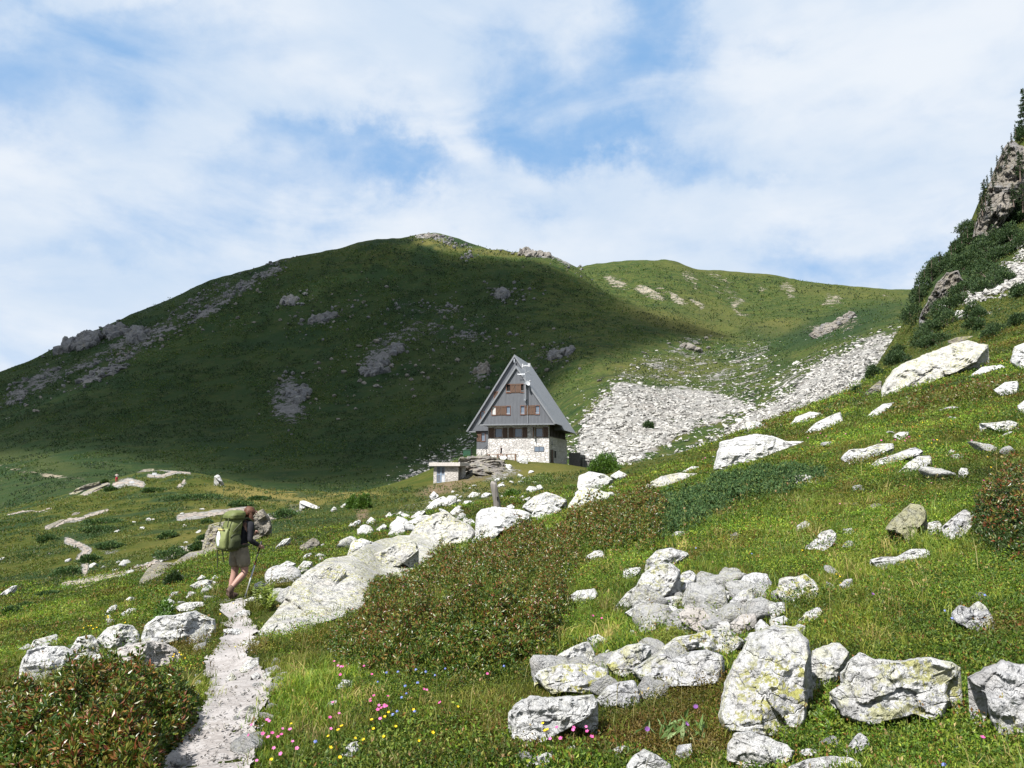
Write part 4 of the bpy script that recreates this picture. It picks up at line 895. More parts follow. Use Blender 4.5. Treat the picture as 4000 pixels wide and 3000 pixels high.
for q, l in [([(1190, 910), (1300, 905), (1320, 935), (1250, 945)], 'flat paving like stone set across the top of the near path'), ([(1285, 1130), (1340, 1070), (1400, 1060), (1400, 1110), (1320, 1140)], 'angular white stone on the right edge of the path'), ([(1210, 1180), (1250, 1140), (1280, 1170), (1260, 1195)], 'pointed stone standing in the middle of the path'),
             ([(1395, 1190), (1440, 1140), (1470, 1140), (1440, 1190)], 'slanted stone at the right path edge in front of the angular one'), ([(1350, 1160), (1390, 1140), (1410, 1160), (1380, 1190)], 'small stone between the angular and the slanted path stones'), ([(1840, 1590), (1880, 1530), (1930, 1510), (1950, 1560), (1900, 1600)], 'rough white stone near the bottom edge among yellow flowers'),
             ([(1810, 1230), (1850, 1180), (1910, 1190), (1900, 1230)], 'grey stone sunk in grass below the pink flowers'), ([(1745, 1340), (1780, 1300), (1830, 1290), (1810, 1320)], 'narrow grey stone in flowery grass right of the path'), ([(1300, 985), (1350, 965), (1410, 975), (1390, 1000), (1330, 1000)], 'flat stone at the inner bend of the path'), ([(910, 1590), (930, 1560), (960, 1570), (950, 1600)], 'pale stone on the shaded left edge of the path')]:
    boulder(l, R_WHITE, 'C1', *q, name='rock', cat='rock', tilt=0.7)
# ---- long slab and its neighbours
boulder('long tilted whaleback slab running up from the path behind the thicket', R_SLAB, 'C2', (10, 1000), (100, 900), (200, 800), (330, 700), (430, 660), (490, 640), (600, 590), (700, 560), (830, 540), (870, 480), (950, 430), (1020, 410), (1060, 440), (1160, 490), (1185, 520), (1150, 560), (1050, 600), (1000, 620), (930, 680), (830, 740), (700, 800), (560, 885), (440, 925), (300, 975), (200, 1010), (110, 1020), (40, 1060),
        mono=True, na=300, nr=30, tilt=1.02, deep=0.09, strat=0.004, rough=0.045, nf=2, blocks=60, bamp=0.05, bax=0.7, name='rock_slab', cat='rock slab')
boulder('raised block forming the broken upper end of the long tilted slab', R_SLAB, 'C2', (820, 565), (870, 480), (950, 430), (1020, 408), (1062, 438), (1160, 490), (1188, 520), (1150, 570), (1050, 612), (960, 620), (880, 610), tilt=0.85, deep=0.3)
boulder('slanting plate lying on the middle of the long tilted slab', R_SLAB, 'C2', (540, 720), (640, 640), (760, 588), (850, 565), (885, 620), (800, 690), (700, 745), (600, 770), tilt=0.9, deep=0.22, strat=0.03)
boulder('low plate on the lower end of the long tilted slab by the path', R_SLAB, 'C2', (90, 960), (220, 815), (330, 728), (430, 690), (490, 730), (420, 830), (300, 920), (190, 985), tilt=0.95, deep=0.18, strat=0.03)
boulder('rounded hump of rock sitting on the long tilted slab', R_LICH, 'C2', (490, 650), (510, 580), (570, 555), (640, 580), (650, 610), (580, 630))
boulder('blocky white boulder at the upper end of the long slab', R_WHITE, 'C2', (1130, 580), (1180, 530), (1190, 430), (1220, 400), (1290, 385), (1400, 400), (1490, 420), (1480, 450), (1420, 480), (1330, 520), (1260, 560), (1180, 580), tilt=0.7)
boulder('grey domed boulder right of the wooden post', R_GREY, 'C2', (1430, 390), (1500, 330), (1570, 305), (1640, 330), (1685, 350), (1650, 390), (1600, 410), (1520, 430))
boulder('flat white rock in front of the grey domed boulder', R_WHITE, 'C2', (1480, 430), (1520, 380), (1590, 370), (1650, 400), (1600, 440), (1520, 450), name='rock', cat='rock')
boulder('tall white boulder below the round green bush', R_WHITE, 'C2', (1735, 270), (1740, 220), (1800, 195), (1880, 210), (1930, 240), (1880, 280), (1800, 300), (1740, 300))
boulder('pale peaked boulder in front of the tall white one', R_LICH, 'C2', (1675, 380), (1720, 330), (1770, 280), (1850, 290), (1920, 320), (1900, 350), (1830, 380), (1750, 395))
boulder('white rock at the right foot of the round green bush', R_WHITE, 'C2', (1910, 220), (1960, 190), (2010, 215), (1960, 240), name='rock', cat='rock')
boulder('dome shaped white rock on the grass below the shed', R_WHITE, 'C2', (1135, 335), (1170, 305), (1215, 315), (1195, 335), name='rock', cat='rock')
boulder('small white rock below the dome shaped one', R_WHITE, 'C2', (1105, 385), (1125, 355), (1160, 352), (1180, 370), (1150, 385), name='rock', cat='rock')
boulder('white rock lying right of the wooden post near low bushes', R_WHITE, 'C2', (1455, 295), (1475, 275), (1510, 278), (1520, 295), (1490, 307), name='rock', cat='rock')
boulder('tilted box shaped boulder on the slope right of the hiker', R_BEIGE, 'C1', (1615, 465), (1690, 415), (1725, 430), (1730, 450), (1650, 495), (1630, 490), deep=0.6)
boulder('flat white cap rock above the long slab near the shed path', R_WHITE, 'C2', (820, 470), (880, 435), (940, 430), (930, 470), (860, 490), name='rock', cat='rock')
G = 'white stones in the strip running up towards the shed'; L = 'white stone in the strip of stones rising toward the shed'
for q in [[(900, 400), (960, 350), (1010, 330), (1040, 345), (980, 385), (930, 405)], [(1000, 375), (1040, 325), (1085, 330), (1080, 360), (1030, 385)], [(830, 440), (880, 410), (920, 405), (900, 430), (850, 450)], [(1045, 420), (1080, 385), (1115, 405), (1080, 440)], [(740, 440), (780, 410), (805, 425), (790, 440)], [(590, 470), (620, 440), (650, 460), (630, 480)], [(530, 480), (555, 455), (568, 470), (550, 485)], [(490, 500), (515, 470), (530, 485), (510, 505)], [(640, 510), (690, 478), (710, 490), (680, 520)], [(690, 440), (720, 415), (740, 430), (710, 450)],
          [(700, 545), (740, 495), (800, 480), (810, 520), (760, 545)], [(1110, 470), (1160, 450), (1185, 470), (1150, 490)], [(960, 300), (990, 330), (950, 350), (935, 330)], [(1350, 385), (1380, 372), (1400, 390), (1380, 400)]]:
    boulder(L, R_WHITE, 'C2', *q, name='rock', cat='rock', group=G)
G = 'white stones in the rocky strip beside the hiker'; L = 'white stone in the rocky strip on either side of the hiker'
for q in [[(1025, 675), (1070, 650), (1120, 640), (1190, 660), (1150, 690), (1060, 690)], [(1000, 740), (1020, 705), (1060, 710), (1040, 735)], [(1450, 640), (1490, 600), (1540, 590), (1530, 640), (1480, 655)], [(1600, 580), (1640, 540), (1690, 545), (1660, 590)], [(1500, 570), (1550, 540), (1600, 555), (1540, 590)], [(565, 835), (600, 785), (635, 775), (630, 805)], [(870, 690), (900, 668), (920, 680), (895, 695)], [(680, 750), (710, 735), (735, 745), (710, 757)], [(880, 770), (930, 710), (965, 705), (940, 745)],
          [(1480, 470), (1530, 425), (1575, 415), (1550, 440), (1505, 480)], [(1870, 370), (1920, 325), (1960, 320), (1930, 350)], [(1720, 480), (1745, 465), (1740, 480)], [(740, 700), (775, 685), (780, 695)], [(1060, 640), (1090, 615), (1115, 630), (1100, 650)], [(1140, 640), (1160, 618), (1180, 630), (1165, 650)], [(640, 830), (700, 795), (745, 800), (700, 840)], [(560, 860), (590, 830), (610, 850), (590, 870)], [(1590, 640), (1615, 615), (1650, 615), (1630, 645)], [(1610, 545), (1650, 505), (1690, 495), (1670, 530)], [(1090, 690), (1130, 670), (1160, 690), (1120, 705)]]:
    boulder(L, R_WHITE, 'C1', *q, name='rock', cat='rock', group=G)
# ---- right slope
boulder('large pitted white boulder with a flat top on the flowery slope', R_WHITE, 'C3', (540, 310), (550, 240), (570, 170), (640, 155), (750, 130), (850, 140), (930, 170), (1000, 170), (1080, 180), (1090, 205), (1000, 220), (900, 250), (800, 275), (680, 300), (600, 315), tilt=0.35, rough=0.07)
boulder('long low white slab left of the blue green juniper', R_SLAB, 'C3', (100, 450), (180, 400), (250, 360), (350, 340), (470, 345), (440, 380), (320, 410), (200, 440), tilt=0.9)
boulder('ragged white rock poking out of the blue green juniper', R_WHITE, 'C3', (930, 390), (970, 355), (1040, 350), (1120, 385), (1060, 400), (980, 405), name='rock', cat='rock')
boulder('smooth grey slab uppermost of three lying side by side', R_GREY, 'C3', (1215, 260), (1270, 215), (1350, 210), (1420, 185), (1510, 180), (1510, 210), (1420, 250), (1340, 270), (1270, 290), tilt=0.8)
boulder('long grey slab in the middle of three lying side by side', R_GREY, 'C3', (1350, 320), (1420, 270), (1500, 245), (1620, 200), (1670, 220), (1660, 240), (1560, 270), (1480, 290), (1420, 315), tilt=0.8)
boulder('rounded grey slab lowest of three lying side by side', R_GREY, 'C3', (1520, 340), (1580, 290), (1640, 250), (1710, 250), (1715, 290), (1640, 325), (1570, 340), tilt=0.8)
boulder('small round white rock alone in the flowery grass', R_WHITE, 'C3', (1855, 345), (1870, 315), (1905, 315), (1915, 345), (1890, 370), name='rock', cat='rock')
boulder('little white rock with pink flowers at its foot', R_WHITE, 'C3', (1495, 145), (1540, 120), (1600, 120), (1580, 145), (1540, 160), name='rock', cat='rock')
boulder('wide flat white rock near the right edge below the thicket', R_WHITE, 'C3', (1960, 75), (2050, 70), (2140, 58), (2185, 75), (2150, 105), (2080, 115), (2020, 95), name='rock', cat='rock', tilt=0.7)
boulder('tiny white rock below the flat one near the right edge', R_WHITE, 'C3', (1800, 230), (1820, 215), (1845, 225), (1830, 243), name='rock', cat='rock')
boulder('white slab left of a bigger one on the crest of the slope', R_WHITE, 'C3', (930, 95), (980, 40), (1060, 10), (1140, 20), (1110, 45), (1020, 70), tilt=0.8)
boulder('bigger crumbly white slab on the crest of the slope', R_WHITE, 'C3', (1020, 125), (1080, 75), (1150, 40), (1220, 10), (1240, 70), (1180, 90), (1100, 120), tilt=0.7)
boulder('dark ended slab at the edge of the scree', R_GREY, 'C3', (700, 70), (760, 60), (820, 80), (770, 110), (720, 115), deep=0.6)
boulder('sloping white slab below the cream coloured big slab', R_WHITE, 'C3', (1330, 60), (1390, 10), (1450, -30), (1530, -40), (1470, 0), (1400, 40), tilt=0.8)
boulder('pale low rock left of the large pitted boulder', R_WHITE, 'C3', (360, 335), (420, 305), (520, 315), (430, 332), name='rock', cat='rock', tilt=0.9)
boulder('long thin white rock on the grass crest by the scree', R_WHITE, 'C3', (220, 300), (300, 275), (350, 250), (380, 265), (300, 290), name='rock', cat='rock', tilt=0.9)
boulder('beige rock in grass right of the yellow lichen streak', R_BEIGE, 'C3', (1365, 530), (1400, 505), (1445, 510), (1430, 535), name='rock', cat='rock')
boulder('great cream coloured slab leaning on the slope under the dwarf pines', R_SLAB, 'C4', (1590, 720), (1600, 650), (1650, 600), (1700, 570), (1800, 530), (1900, 490), (1970, 475), (2010, 490), (2060, 500), (2010, 570), (1930, 610), (1850, 640), (1780, 655), (1700, 660), (1640, 690), tilt=0.75, deep=0.3, name='rock_slab', cat='rock slab', strat=0.02)
boulder('narrow pale rock against the lower left end of the cream slab', R_BEIGE, 'C4', (1510, 710), (1560, 670), (1600, 640), (1595, 690), (1560, 715))
boulder('white slab stepping along the slope right of the cream slab', R_WHITE, 'C4', (1960, 635), (2030, 590), (2110, 580), (2150, 595), (2060, 610), (2000, 635), tilt=0.8)
boulder('white boulder at the right edge beside the cream slab', R_WHITE, 'C4', (2150, 560), (2170, 500), (2230, 480), (2300, 500), (2290, 580), (2200, 590))
boulder('rough white rock pair under the right end of the thicket', R_WHITE, 'C4', (2080, 690), (2130, 655), (2190, 650), (2180, 700), (2110, 710), name='rock', cat='rock')
boulder('small white rock low at the right edge under the pale boulder', R_WHITE, 'C4', (2180, 760), (2212, 735), (2260, 750), (2240, 790), (2200, 785), name='rock', cat='rock')
boulder('row of pale rock above the cream slab', R_BEIGE, 'C4', (1870, 480), (1920, 462), (1990, 455), (2030, 460), (1990, 478), (1920, 490))
# ---- around the hut
boulder('white block the walking man steps on', R_WHITE, 'C9', (1730, 290), (1735, 235), (1790, 228), (1870, 240), (1890, 270), (1850, 300), (1780, 305), name='rock', cat='rock')
boulder('large pale rock leaning against the hut wall right of the bench', R_WHITE, 'CH', (1070, 1260), (1100, 1228), (1150, 1225), (1180, 1250), (1180, 1300), (1130, 1305), (1085, 1285))
boulder('flat grey stone on the bedrock left of the hut boulder', R_WHITE, 'C9', (1845, 470), (1880, 420), (1950, 405), (1995, 440), (1970, 490), (1900, 500), name='rock', cat='rock')
# ---- outcrop by the trail behind the hiker
boulder('beige rock ledge along the trail left of the hiker', R_BEIGE, 'C8', (1190, 1190), (1195, 1130), (1280, 1030), (1380, 980), (1500, 990), (1640, 900), (1760, 880), (1900, 830), (1920, 870), (1760, 930), (1600, 990), (1460, 1050), (1330, 1110), (1260, 1180), mono=True, na=60, nr=10, tilt=0.5, deep=0.12, rough=0.08, name='rock_ledge', cat='rock ledge')
boulder('beige rock face behind the hiker and her backpack', R_BEIGE, 'C1', (1085, 480), (1110, 390), (1130, 345), (1220, 325), (1330, 300), (1430, 255), (1450, 300), (1475, 360), (1450, 395), (1350, 425), (1250, 440), (1160, 470), tilt=0.6, deep=0.3, rough=0.1, nf=6, name='rock_ledge', cat='rock ledge')
boulder('flat white rock on the meadow right of the juniper domes', R_WHITE, 'C2', (215, 358), (260, 352), (350, 385), (350, 398), (300, 390), name='rock', cat='rock', tilt=1.0)
boulder('grey white rock at the far end of the meadow beside green bushes', R_GREY, 'C2', (395, 412), (420, 385), (440, 395), (420, 415), name='rock', cat='rock')
boulder('white rock touching the far green bushes on the meadow', R_WHITE, 'C2', (445, 390), (480, 368), (510, 372), (490, 388), name='rock', cat='rock')
boulder('upright grey stone spike on the right flank of the knoll', R_GREY, 'C8', (1850, 245), (1880, 228), (1900, 240), (1945, 320), (1930, 335), (1900, 290), name='rock', cat='rock', tilt=0.2)
boulder('pale rock ledge left of the hikers knoll', R_BEIGE, 'C8', (600, 395), (660, 350), (760, 310), (865, 290), (860, 305), (760, 345), (660, 390), name='rock_ledge', cat='rock ledge', mono=True, na=40, nr=6, tilt=0.9, deep=0.2)
boulder('second pale ledge just below the one left of the knoll', R_BEIGE, 'C8', (665, 403), (780, 355), (930, 300), (940, 312), (860, 345), (760, 385), name='rock_ledge', cat='rock ledge', mono=True, na=40, nr=6, tilt=0.9, deep=0.2)
boulder('flat pale rock on the very top of the knoll', R_BEIGE, 'C8', (1180, 210), (1240, 185), (1330, 175), (1335, 195), (1260, 208), name='rock_ledge', cat='rock ledge', tilt=0.9)
boulder('pale ledge on the open meadow left of the trail', R_BEIGE, 'C8', (400, 700), (430, 660), (520, 620), (560, 615), (500, 655), (430, 695), name='rock_ledge', cat='rock ledge', mono=True, na=30, nr=6, tilt=0.9, deep=0.2)
boulder('small pale ledge in the meadow above the longer one', R_BEIGE, 'C8', (612, 580), (640, 558), (700, 552), (690, 568), (640, 583), name='rock', cat='rock', tilt=0.9)
boulder('pale stone at the left edge of the meadow', R_WHITE, 'C8', (-30, 970), (20, 945), (48, 942), (20, 965), name='rock', cat='rock')
boulder('white rock strip at the left edge below the trail', R_WHITE, 'C8', (-40, 1290), (30, 1240), (110, 1190), (180, 1185), (130, 1215), (60, 1260), name='rock', cat='rock', tilt=0.8)
boulder('grey tilted rock above the path side row of boulders', R_GREY, 'C8', (895, 1450), (940, 1380), (1000, 1350), (1015, 1390), (960, 1430), name='rock', cat='rock')
boulder('low white rock right of the grey tilted rock', R_WHITE, 'C8', (1080, 1310), (1120, 1285), (1180, 1295), (1150, 1318), name='rock', cat='rock')

# ---- small loose stones, each an object, shared shapes
small_me = []
for k, (v, T) in enumerate(LIB2):
    me = mesh_np('stone', v * 0.5, None, T, mat=R_STONE); small_me.append(me)
def stones(poly, n, smin, smax, label, group, seed, flat=(0.4, 0.75)):
    r = random.Random(seed)
    n = int(round(n * (0.85 if smin >= .15 and 20 < seed < 27 else 0.64)))
    q = sample_poly(poly, n); Y = S1.hit(q[:, 0], q[:, 1])
    for (a, b), yy in zip(q, Y):
        if np.isnan(yy): continue
        p = P(a, b, yy); s = smin * (smax / smin) ** (r.random() ** 1.6)
        o = obj('stone', small_me[r.randrange(len(small_me))])
        o.location = (p[0], p[1], p[2] + s * 0.08); o.scale = (s, s * r.uniform(0.6, 0.95), s * r.uniform(*flat)); o.rotation_euler = (r.gauss(0, .25), r.gauss(0, .25), r.uniform(0, 6.3))
        tag(o, label, 'stone', group)
stones([(1900, 1960), (1750, 2010), (1600, 2035), (1640, 1960), (1800, 1900), (2050, 1850), (2140, 1900), (2080, 1960)], 44, 0.35, 1.3, 'loose white stone on the grass between the shed and the wooden post', 'loose stones between shed and post', 3)
stones([(1300, 2080), (1480, 2000), (1620, 1970), (1600, 2040), (1420, 2110), (1200, 2240), (1080, 2310), (1150, 2190)], 30, 0.2, 0.75, 'loose white stone on the slope above the long slab', 'loose stones above the long slab', 4)
stones([(1880, 1810), (2130, 1830), (2200, 1900), (1900, 1850)], 12, 0.4, 1.0, 'loose white stone on the bank right below the hut', 'loose stones below the hut', 5)
stones([(150, 2080), (480, 1960), (900, 2000), (850, 2080), (500, 2250), (250, 2300)], 26, 0.35, 0.9, 'loose white stone along the zigzag trail across the meadow', 'loose stones on the meadow trail', 6)
stones([(20, 2560), (250, 2460), (600, 2380), (800, 2300), (900, 2330), (700, 2420), (400, 2450), (100, 2570)], 26, 0.12, 0.4, 'small white stone on the slope behind the path side boulders', 'small stones behind the path side boulders', 7)
stones([(2500, 1830), (3000, 1680), (3250, 1640), (3800, 1720), (3900, 2000), (3500, 2080), (2900, 2050), (2600, 2000)], 14, 0.12, 0.32, 'small pale stone showing through grass on the flowery slope', 'small stones on the flowery slope', 8)
stones([(790, 2600), (1040, 2560), (1080, 2720), (960, 3000), (650, 3000), (800, 2760)], 26, 0.04, 0.13, 'small stone lying loose on the gravel path', 'small stones on the gravel path', 9)
stones([(2000, 2900), (2700, 2950), (3300, 2900), (3500, 2950), (2000, 2990)], 8, 0.08, 0.2, 'small white stone in the grass along the bottom edge', 'small stones along the bottom edge', 10)
stones([(3640, 1140), (3760, 1010), (3900, 980), (3950, 1150), (3700, 1300)], 14, 0.8, 2.2, 'pale rock showing between the dwarf pines', 'rocks between the dwarf pines', 12)

stones([(2690, 2240), (2800, 2220), (2960, 2280), (3090, 2350), (3060, 2430), (2900, 2460), (2760, 2440), (2640, 2400), (2600, 2380), (2560, 2360)], 34, 0.16, 0.42, 'smaller broken stone filling gaps in the rubble between the boulders', 'small rubble between the boulders', 21, (0.5, 0.9))
stones([(2430, 2370), (2600, 2330), (2700, 2300), (2900, 2440), (2700, 2480), (2560, 2450), (2480, 2440)], 16, 0.3, 0.55, 'blocky white stone heaped between the speckled boulder and the rubble', 'blocky stones heaped by the speckled boulder', 25, (0.6, 1.0))
stones([(2120, 2560), (2420, 2520), (2760, 2600), (2740, 2700), (2350, 2760), (2100, 2700)], 16, 0.15, 0.4, 'white stone in the gaps around the triangular boulder', 'stones around the triangular boulder', 26, (0.6, 1.0))
stones([(60, 2650), (200, 2590), (420, 2560), (680, 2520), (820, 2500), (700, 2620), (380, 2640), (100, 2690)], 16, 0.15, 0.4, 'small white stone lying around the path side boulders', 'small stones among the path side boulders', 22, (0.5, 0.9))
stones([(1090, 2330), (1300, 2190), (1480, 2130), (1300, 2260), (1120, 2360)], 14, 0.15, 0.5, 'small white stone along the upper edge of the long slab', 'small stones along the long slab', 23, (0.5, 0.9))
stones([(960, 2010), (860, 2100), (700, 2170), (500, 2250), (380, 2290), (450, 2230), (640, 2160), (800, 2090)], 26, 0.25, 0.7, 'white stone on the edge of the long meadow trail', 'stones edging the long meadow trail', 24)
stones([(1330, 2140), (1480, 2055), (1700, 1990), (1860, 1960), (1890, 2010), (1760, 2060), (1560, 2090), (1400, 2150)], 26, 0.4, 1.25, 'white block in the chain of rocks between the long slab and the post', 'blocks between slab and post', 27, (0.55, 0.95))
stones([(2080, 2040), (2180, 1990), (2320, 1900), (2420, 1880), (2380, 1960), (2240, 2020)], 12, 0.35, 0.9, 'white block beside the boulders below the round green bush', 'blocks below the round bush', 28, (0.5, 0.9))
stones([(2900, 1720), (3150, 1640), (3400, 1600), (3900, 1560), (3980, 1900), (3700, 1900), (3300, 1800), (3000, 1800)], 16, 0.3, 0.8, 'half buried pale slab stone on the upper right slope', 'slab stones on the upper right slope', 29, (0.25, 0.5))
stones([(3300, 2050), (3650, 2000), (3950, 2250), (3950, 2500), (3500, 2450), (3200, 2300)], 9, 0.12, 0.3, 'small rock peeping through the bilberry on the right', 'small rocks in the bilberry', 30, (0.4, 0.8))
stones([(1000, 2560), (1085, 2600), (1110, 2690), (1060, 2790), (1010, 2900), (990, 2990), (940, 2990), (1010, 2780), (1040, 2680), (985, 2600)], 22, 0.07, 0.22, 'loose white stone on the right margin of the near path', 'loose stones on the right path margin', 31, (0.4, 0.8))
stones([(770, 2600), (800, 2740), (720, 2880), (650, 2990), (600, 2990), (720, 2800), (760, 2700)], 12, 0.06, 0.16, 'loose stone on the shaded left margin of the near path', 'loose stones on the left path margin', 32, (0.4, 0.8))
# ---- scree: far too many to count
def scree(polys, n, smin, smax, sheet, seed, power=2.2):
    A = np.array([abs(sum(p[k][0] * p[(k + 1) % len(p)][1] - p[(k + 1) % len(p)][0] * p[k][1] for k in range(len(p)))) for p in polys]); A = A / A.sum()
    q = np.concatenate([sample_poly(p, max(3, int(n * a))) for p, a in zip(polys, A)])
    q = q + rng.normal(0, 1, q.shape) * np.array([42, 20]) * (rng.random((len(q), 1)) < .5)
    Y = sheet.hit(q[:, 0], q[:, 1]); ok = ~np.isnan(Y); q, Y = q[ok], Y[ok]
    pos = P(q[:, 0], q[:, 1], Y); u = rng.random(len(pos))
    return pos, smin * (smax / smin) ** (u ** power)
pos, sz = scree([s[0] for s in SCREE[:2]], 17000, 0.35, 1.9, S2, 1)
pos2, sz2 = scree([s[0] for s in SPARSE[:6]] + [SCREE[2][0]], 1700, 0.5, 2.4, S2, 2)
V, T = many_rocks(LIB1, np.concatenate([pos, pos2]), np.concatenate([sz, sz2]), (0.2, 0.42), 0.3, 0.35)
me = mesh_np('scree', V, None, T, mat=rock_mat('scree_rock', 0.10, 0.5, (0.57, 0.555, 0.52), 0.25, 0.02), smooth=False)
tag(obj('scree', me), 'white boulder scree filling the hollow right of the hut', 'scree', kind='stuff')
pos, sz = scree([[(3760, 1180), (3900, 1090), (3985, 1030), (4030, 1000), (4060, 1110), (3930, 1130), (3850, 1160), (3780, 1195)], [(3955, 950), (4050, 930), (4050, 1010), (3990, 1010)]], 1500, 0.2, 1.0, S1, 3)
V, T = many_rocks(LIB1, pos, sz, (0.3, 0.7), 0.25, 0.5)
tag(obj('scree', mesh_np('scree', V, None, T, mat=bpy.data.materials['scree_rock'], smooth=False)), 'pale scree running down below the pine cliff', 'scree', kind='stuff')
# pebbles on the near path
q = sample_poly([(800, 2560), (1010, 2500), (1075, 2700), (985, 3000), (620, 3010), (790, 2760)], 800); Y = S1.hit(q[:, 0], q[:, 1]); ok = ~np.isnan(Y)
V, T = many_rocks(LIB1, P(q[ok, 0], q[ok, 1], Y[ok]) + np.array([0, 0, 0.02]), 0.007 + 0.022 * rng.random(ok.sum()) ** 3, (0.4, 0.8), 0.2, 0.6)
tag(obj('gravel', mesh_np('gravel', V, None, T, mat=R_PINK, smooth=False)), 'pale gravel strewn over the footpath', 'gravel', kind='stuff')
# stones on the mountain
OP = [[(0, 1650), (300, 1450), (900, 1130), (1100, 1030), (1150, 1080), (900, 1230), (500, 1440), (100, 1640)], [(1050, 1480), (1650, 1250), (1900, 1180), (2200, 1300), (2150, 1500), (1600, 1500), (1300, 1650)], [(2250, 1700), (2300, 1480), (2700, 1300), (2950, 1330), (3000, 1480), (2500, 1480)], [(1300, 1900), (1850, 1700), (1850, 1760), (1600, 1900)], [(1900, 960), (2300, 1080), (2250, 1100), (1900, 1000)], [(700, 1300), (1500, 1080), (1800, 1100), (1300, 1300)]]
pos, sz = scree(OP, 900, 0.5, 3.2, S2, 5, 3.0)
V, T = many_rocks(LIB1, pos, sz * np.clip(pos[:, 1] / 350, 0.6, 1.6), (0.4, 0.9), 0.3, 0.4)
tag(obj('mountain_stones', mesh_np('mountain_stones', V, None, T, mat=R_CLIFF, smooth=False)), 'pale stones strewn across the grassy mountainside', 'stones', kind='stuff')

bq = np.concatenate([np.array([[cx, cy]]) + np.stack([(u_ := rng.normal(0, .8, (40, 2)))[:, 0] * rx * math.cos(math.radians(an)) - u_[:, 1] * ry * math.sin(math.radians(an)), u_[:, 0] * rx * math.sin(math.radians(an)) + u_[:, 1] * ry * math.cos(math.radians(an))], -1) for cx, cy, rx, ry, an, s in OUT if cx < 2250])
Yb = S2.hit(bq[:, 0], bq[:, 1]); okb = ~np.isnan(Yb); pb = P(bq[okb, 0], bq[okb, 1], Yb[okb])
V, T = many_rocks(LIB1, pb, rng.uniform(.8, 1.0, okb.sum()) * pb[:, 1] / 745 * (1.2 + 4.5 * rng.random(okb.sum()) ** 2.5), (0.5, 1.2), 0.35, 0.4)
tag(obj('mountain_stones', mesh_np('mountain_stones', V, None, T, mat=R_FAR, smooth=False)), 'grey rock fragments around the crags of the shaded mountainside', 'stones', kind='stuff')
# ---- outcrops on the mountain, each one rock mass
def outcrop(label, poly, n, size, mat=R_FAR, vert=(0.8, 1.5), sheet=S2, tilt=0.25):
    n = int(n * 2.6); size = size * .74
    q = sample_poly(poly, n); Y = sheet.hit(q[:, 0], q[:, 1]); ok = ~np.isnan(Y)
    pos = P(q[ok, 0], q[ok, 1], Y[ok])
    near_ = np.linalg.norm(pos[:, None] - pos[None], axis=-1) < size * .85
    grp = np.zeros(len(pos), bool); grp[near_.sum(1).argmax()] = True
    for _ in range(60): grp = near_[grp].any(0)
    pos = pos[grp]; ok = np.ones(len(pos), bool)
    V, T = many_rocks(LIBC, pos, size * rng.uniform(0.7, 1.25, ok.sum()), vert, 0.40, tilt)
    c = V.mean(0); o = obj('rock_outcrop', mesh_np('rock_outcrop', V - c, None, T, mat=mat, smooth=False), loc=c)
    return tag(o, label, 'rock outcrop')
KN = outcrop('grey bedrock knoll between the shed and the hut', px('C9', (990, 390), (1100, 320), (1300, 285), (1480, 290), (1600, 380), (1680, 480), (1660, 600), (1480, 640), (1300, 650), (1180, 560), (1080, 500)), 46, 4.2, R_KNOLL, (0.16, 0.30), S1, .12)
KN['category'] = 'bedrock'
outcrop('dark rock outcrop on the mountain below the middle slope left of the hut', [(1060, 1650), (1075, 1560), (1120, 1480), (1190, 1500), (1215, 1560), (1190, 1640), (1120, 1600), (1110, 1655)], 34, 8)
outcrop('cluster of grey crags high above and left of the hut roof', [(1360, 1450), (1390, 1370), (1440, 1350), (1500, 1370), (1530, 1460), (1470, 1480), (1400, 1470)], 26, 9)
outcrop('small grey crag right above the grey cluster', [(1520, 1380), (1545, 1330), (1580, 1325), (1570, 1370), (1540, 1395)], 9, 8)
outcrop('low crags at the centre of the shaded slope', [(1160, 1250), (1290, 1225), (1330, 1270), (1260, 1300), (1180, 1270)], 22, 8)
outcrop('small crag in the sunlit strip high on the left slope', [(1090, 1195), (1130, 1165), (1165, 1170), (1150, 1195)], 9, 8)
outcrop('pale crag just left of the hut roof', [(1848, 1460), (1870, 1440), (1905, 1430), (1915, 1455), (1895, 1490), (1870, 1485)], 10, 6, R_CLIFF, (1.0, 1.8))
outcrop('long grey crag on the left ridge line', [(215, 1385), (260, 1345), (340, 1315), (390, 1312), (380, 1350), (300, 1375)], 26, 13)
outcrop('rounded crag beside the long grey one on the left ridge', [(410, 1310), (440, 1285), (490, 1285), (495, 1310), (450, 1330)], 10, 13)
outcrop('split crag right of the rounded one on the left ridge', [(505, 1345), (520, 1295), (550, 1290), (555, 1330), (530, 1350)], 9, 12)
outcrop('flat grey rock band below the left ridge', [(300, 1505), (340, 1470), (420, 1445), (500, 1420), (490, 1440), (400, 1480), (330, 1510)], 24, 9, vert=(0.4, 0.7))
outcrop('craggy grey tower on the mountain shoulder', [(2030, 1000), (2055, 975), (2080, 968), (2140, 972), (2180, 1000), (2210, 1020), (2120, 1008)], 34, 14, R_CLIFF, (0.8, 1.3))
outcrop('summit rocks on the mountain top', [(1590, 932), (1640, 918), (1690, 918), (1730, 930), (1660, 934)], 14, 10, R_CLIFF, (0.5, 0.9))
outcrop('grey crag above the scree basin', [(2645, 1385), (2680, 1340), (2740, 1315), (2770, 1330), (2740, 1375), (2690, 1388)], 18, 9, R_CLIFF, (0.5, 0.9))
outcrop('grey crags right of the hut roof on the shaded slope', [(2110, 1380), (2150, 1360), (2230, 1365), (2240, 1395), (2160, 1405)], 14, 8)
outcrop('pale rock rib below the dark green knoll in the upper valley', [(3170, 1320), (3210, 1280), (3310, 1228), (3340, 1235), (3280, 1275), (3210, 1320)], 30, 8, R_CLIFF, (0.5, 0.9))
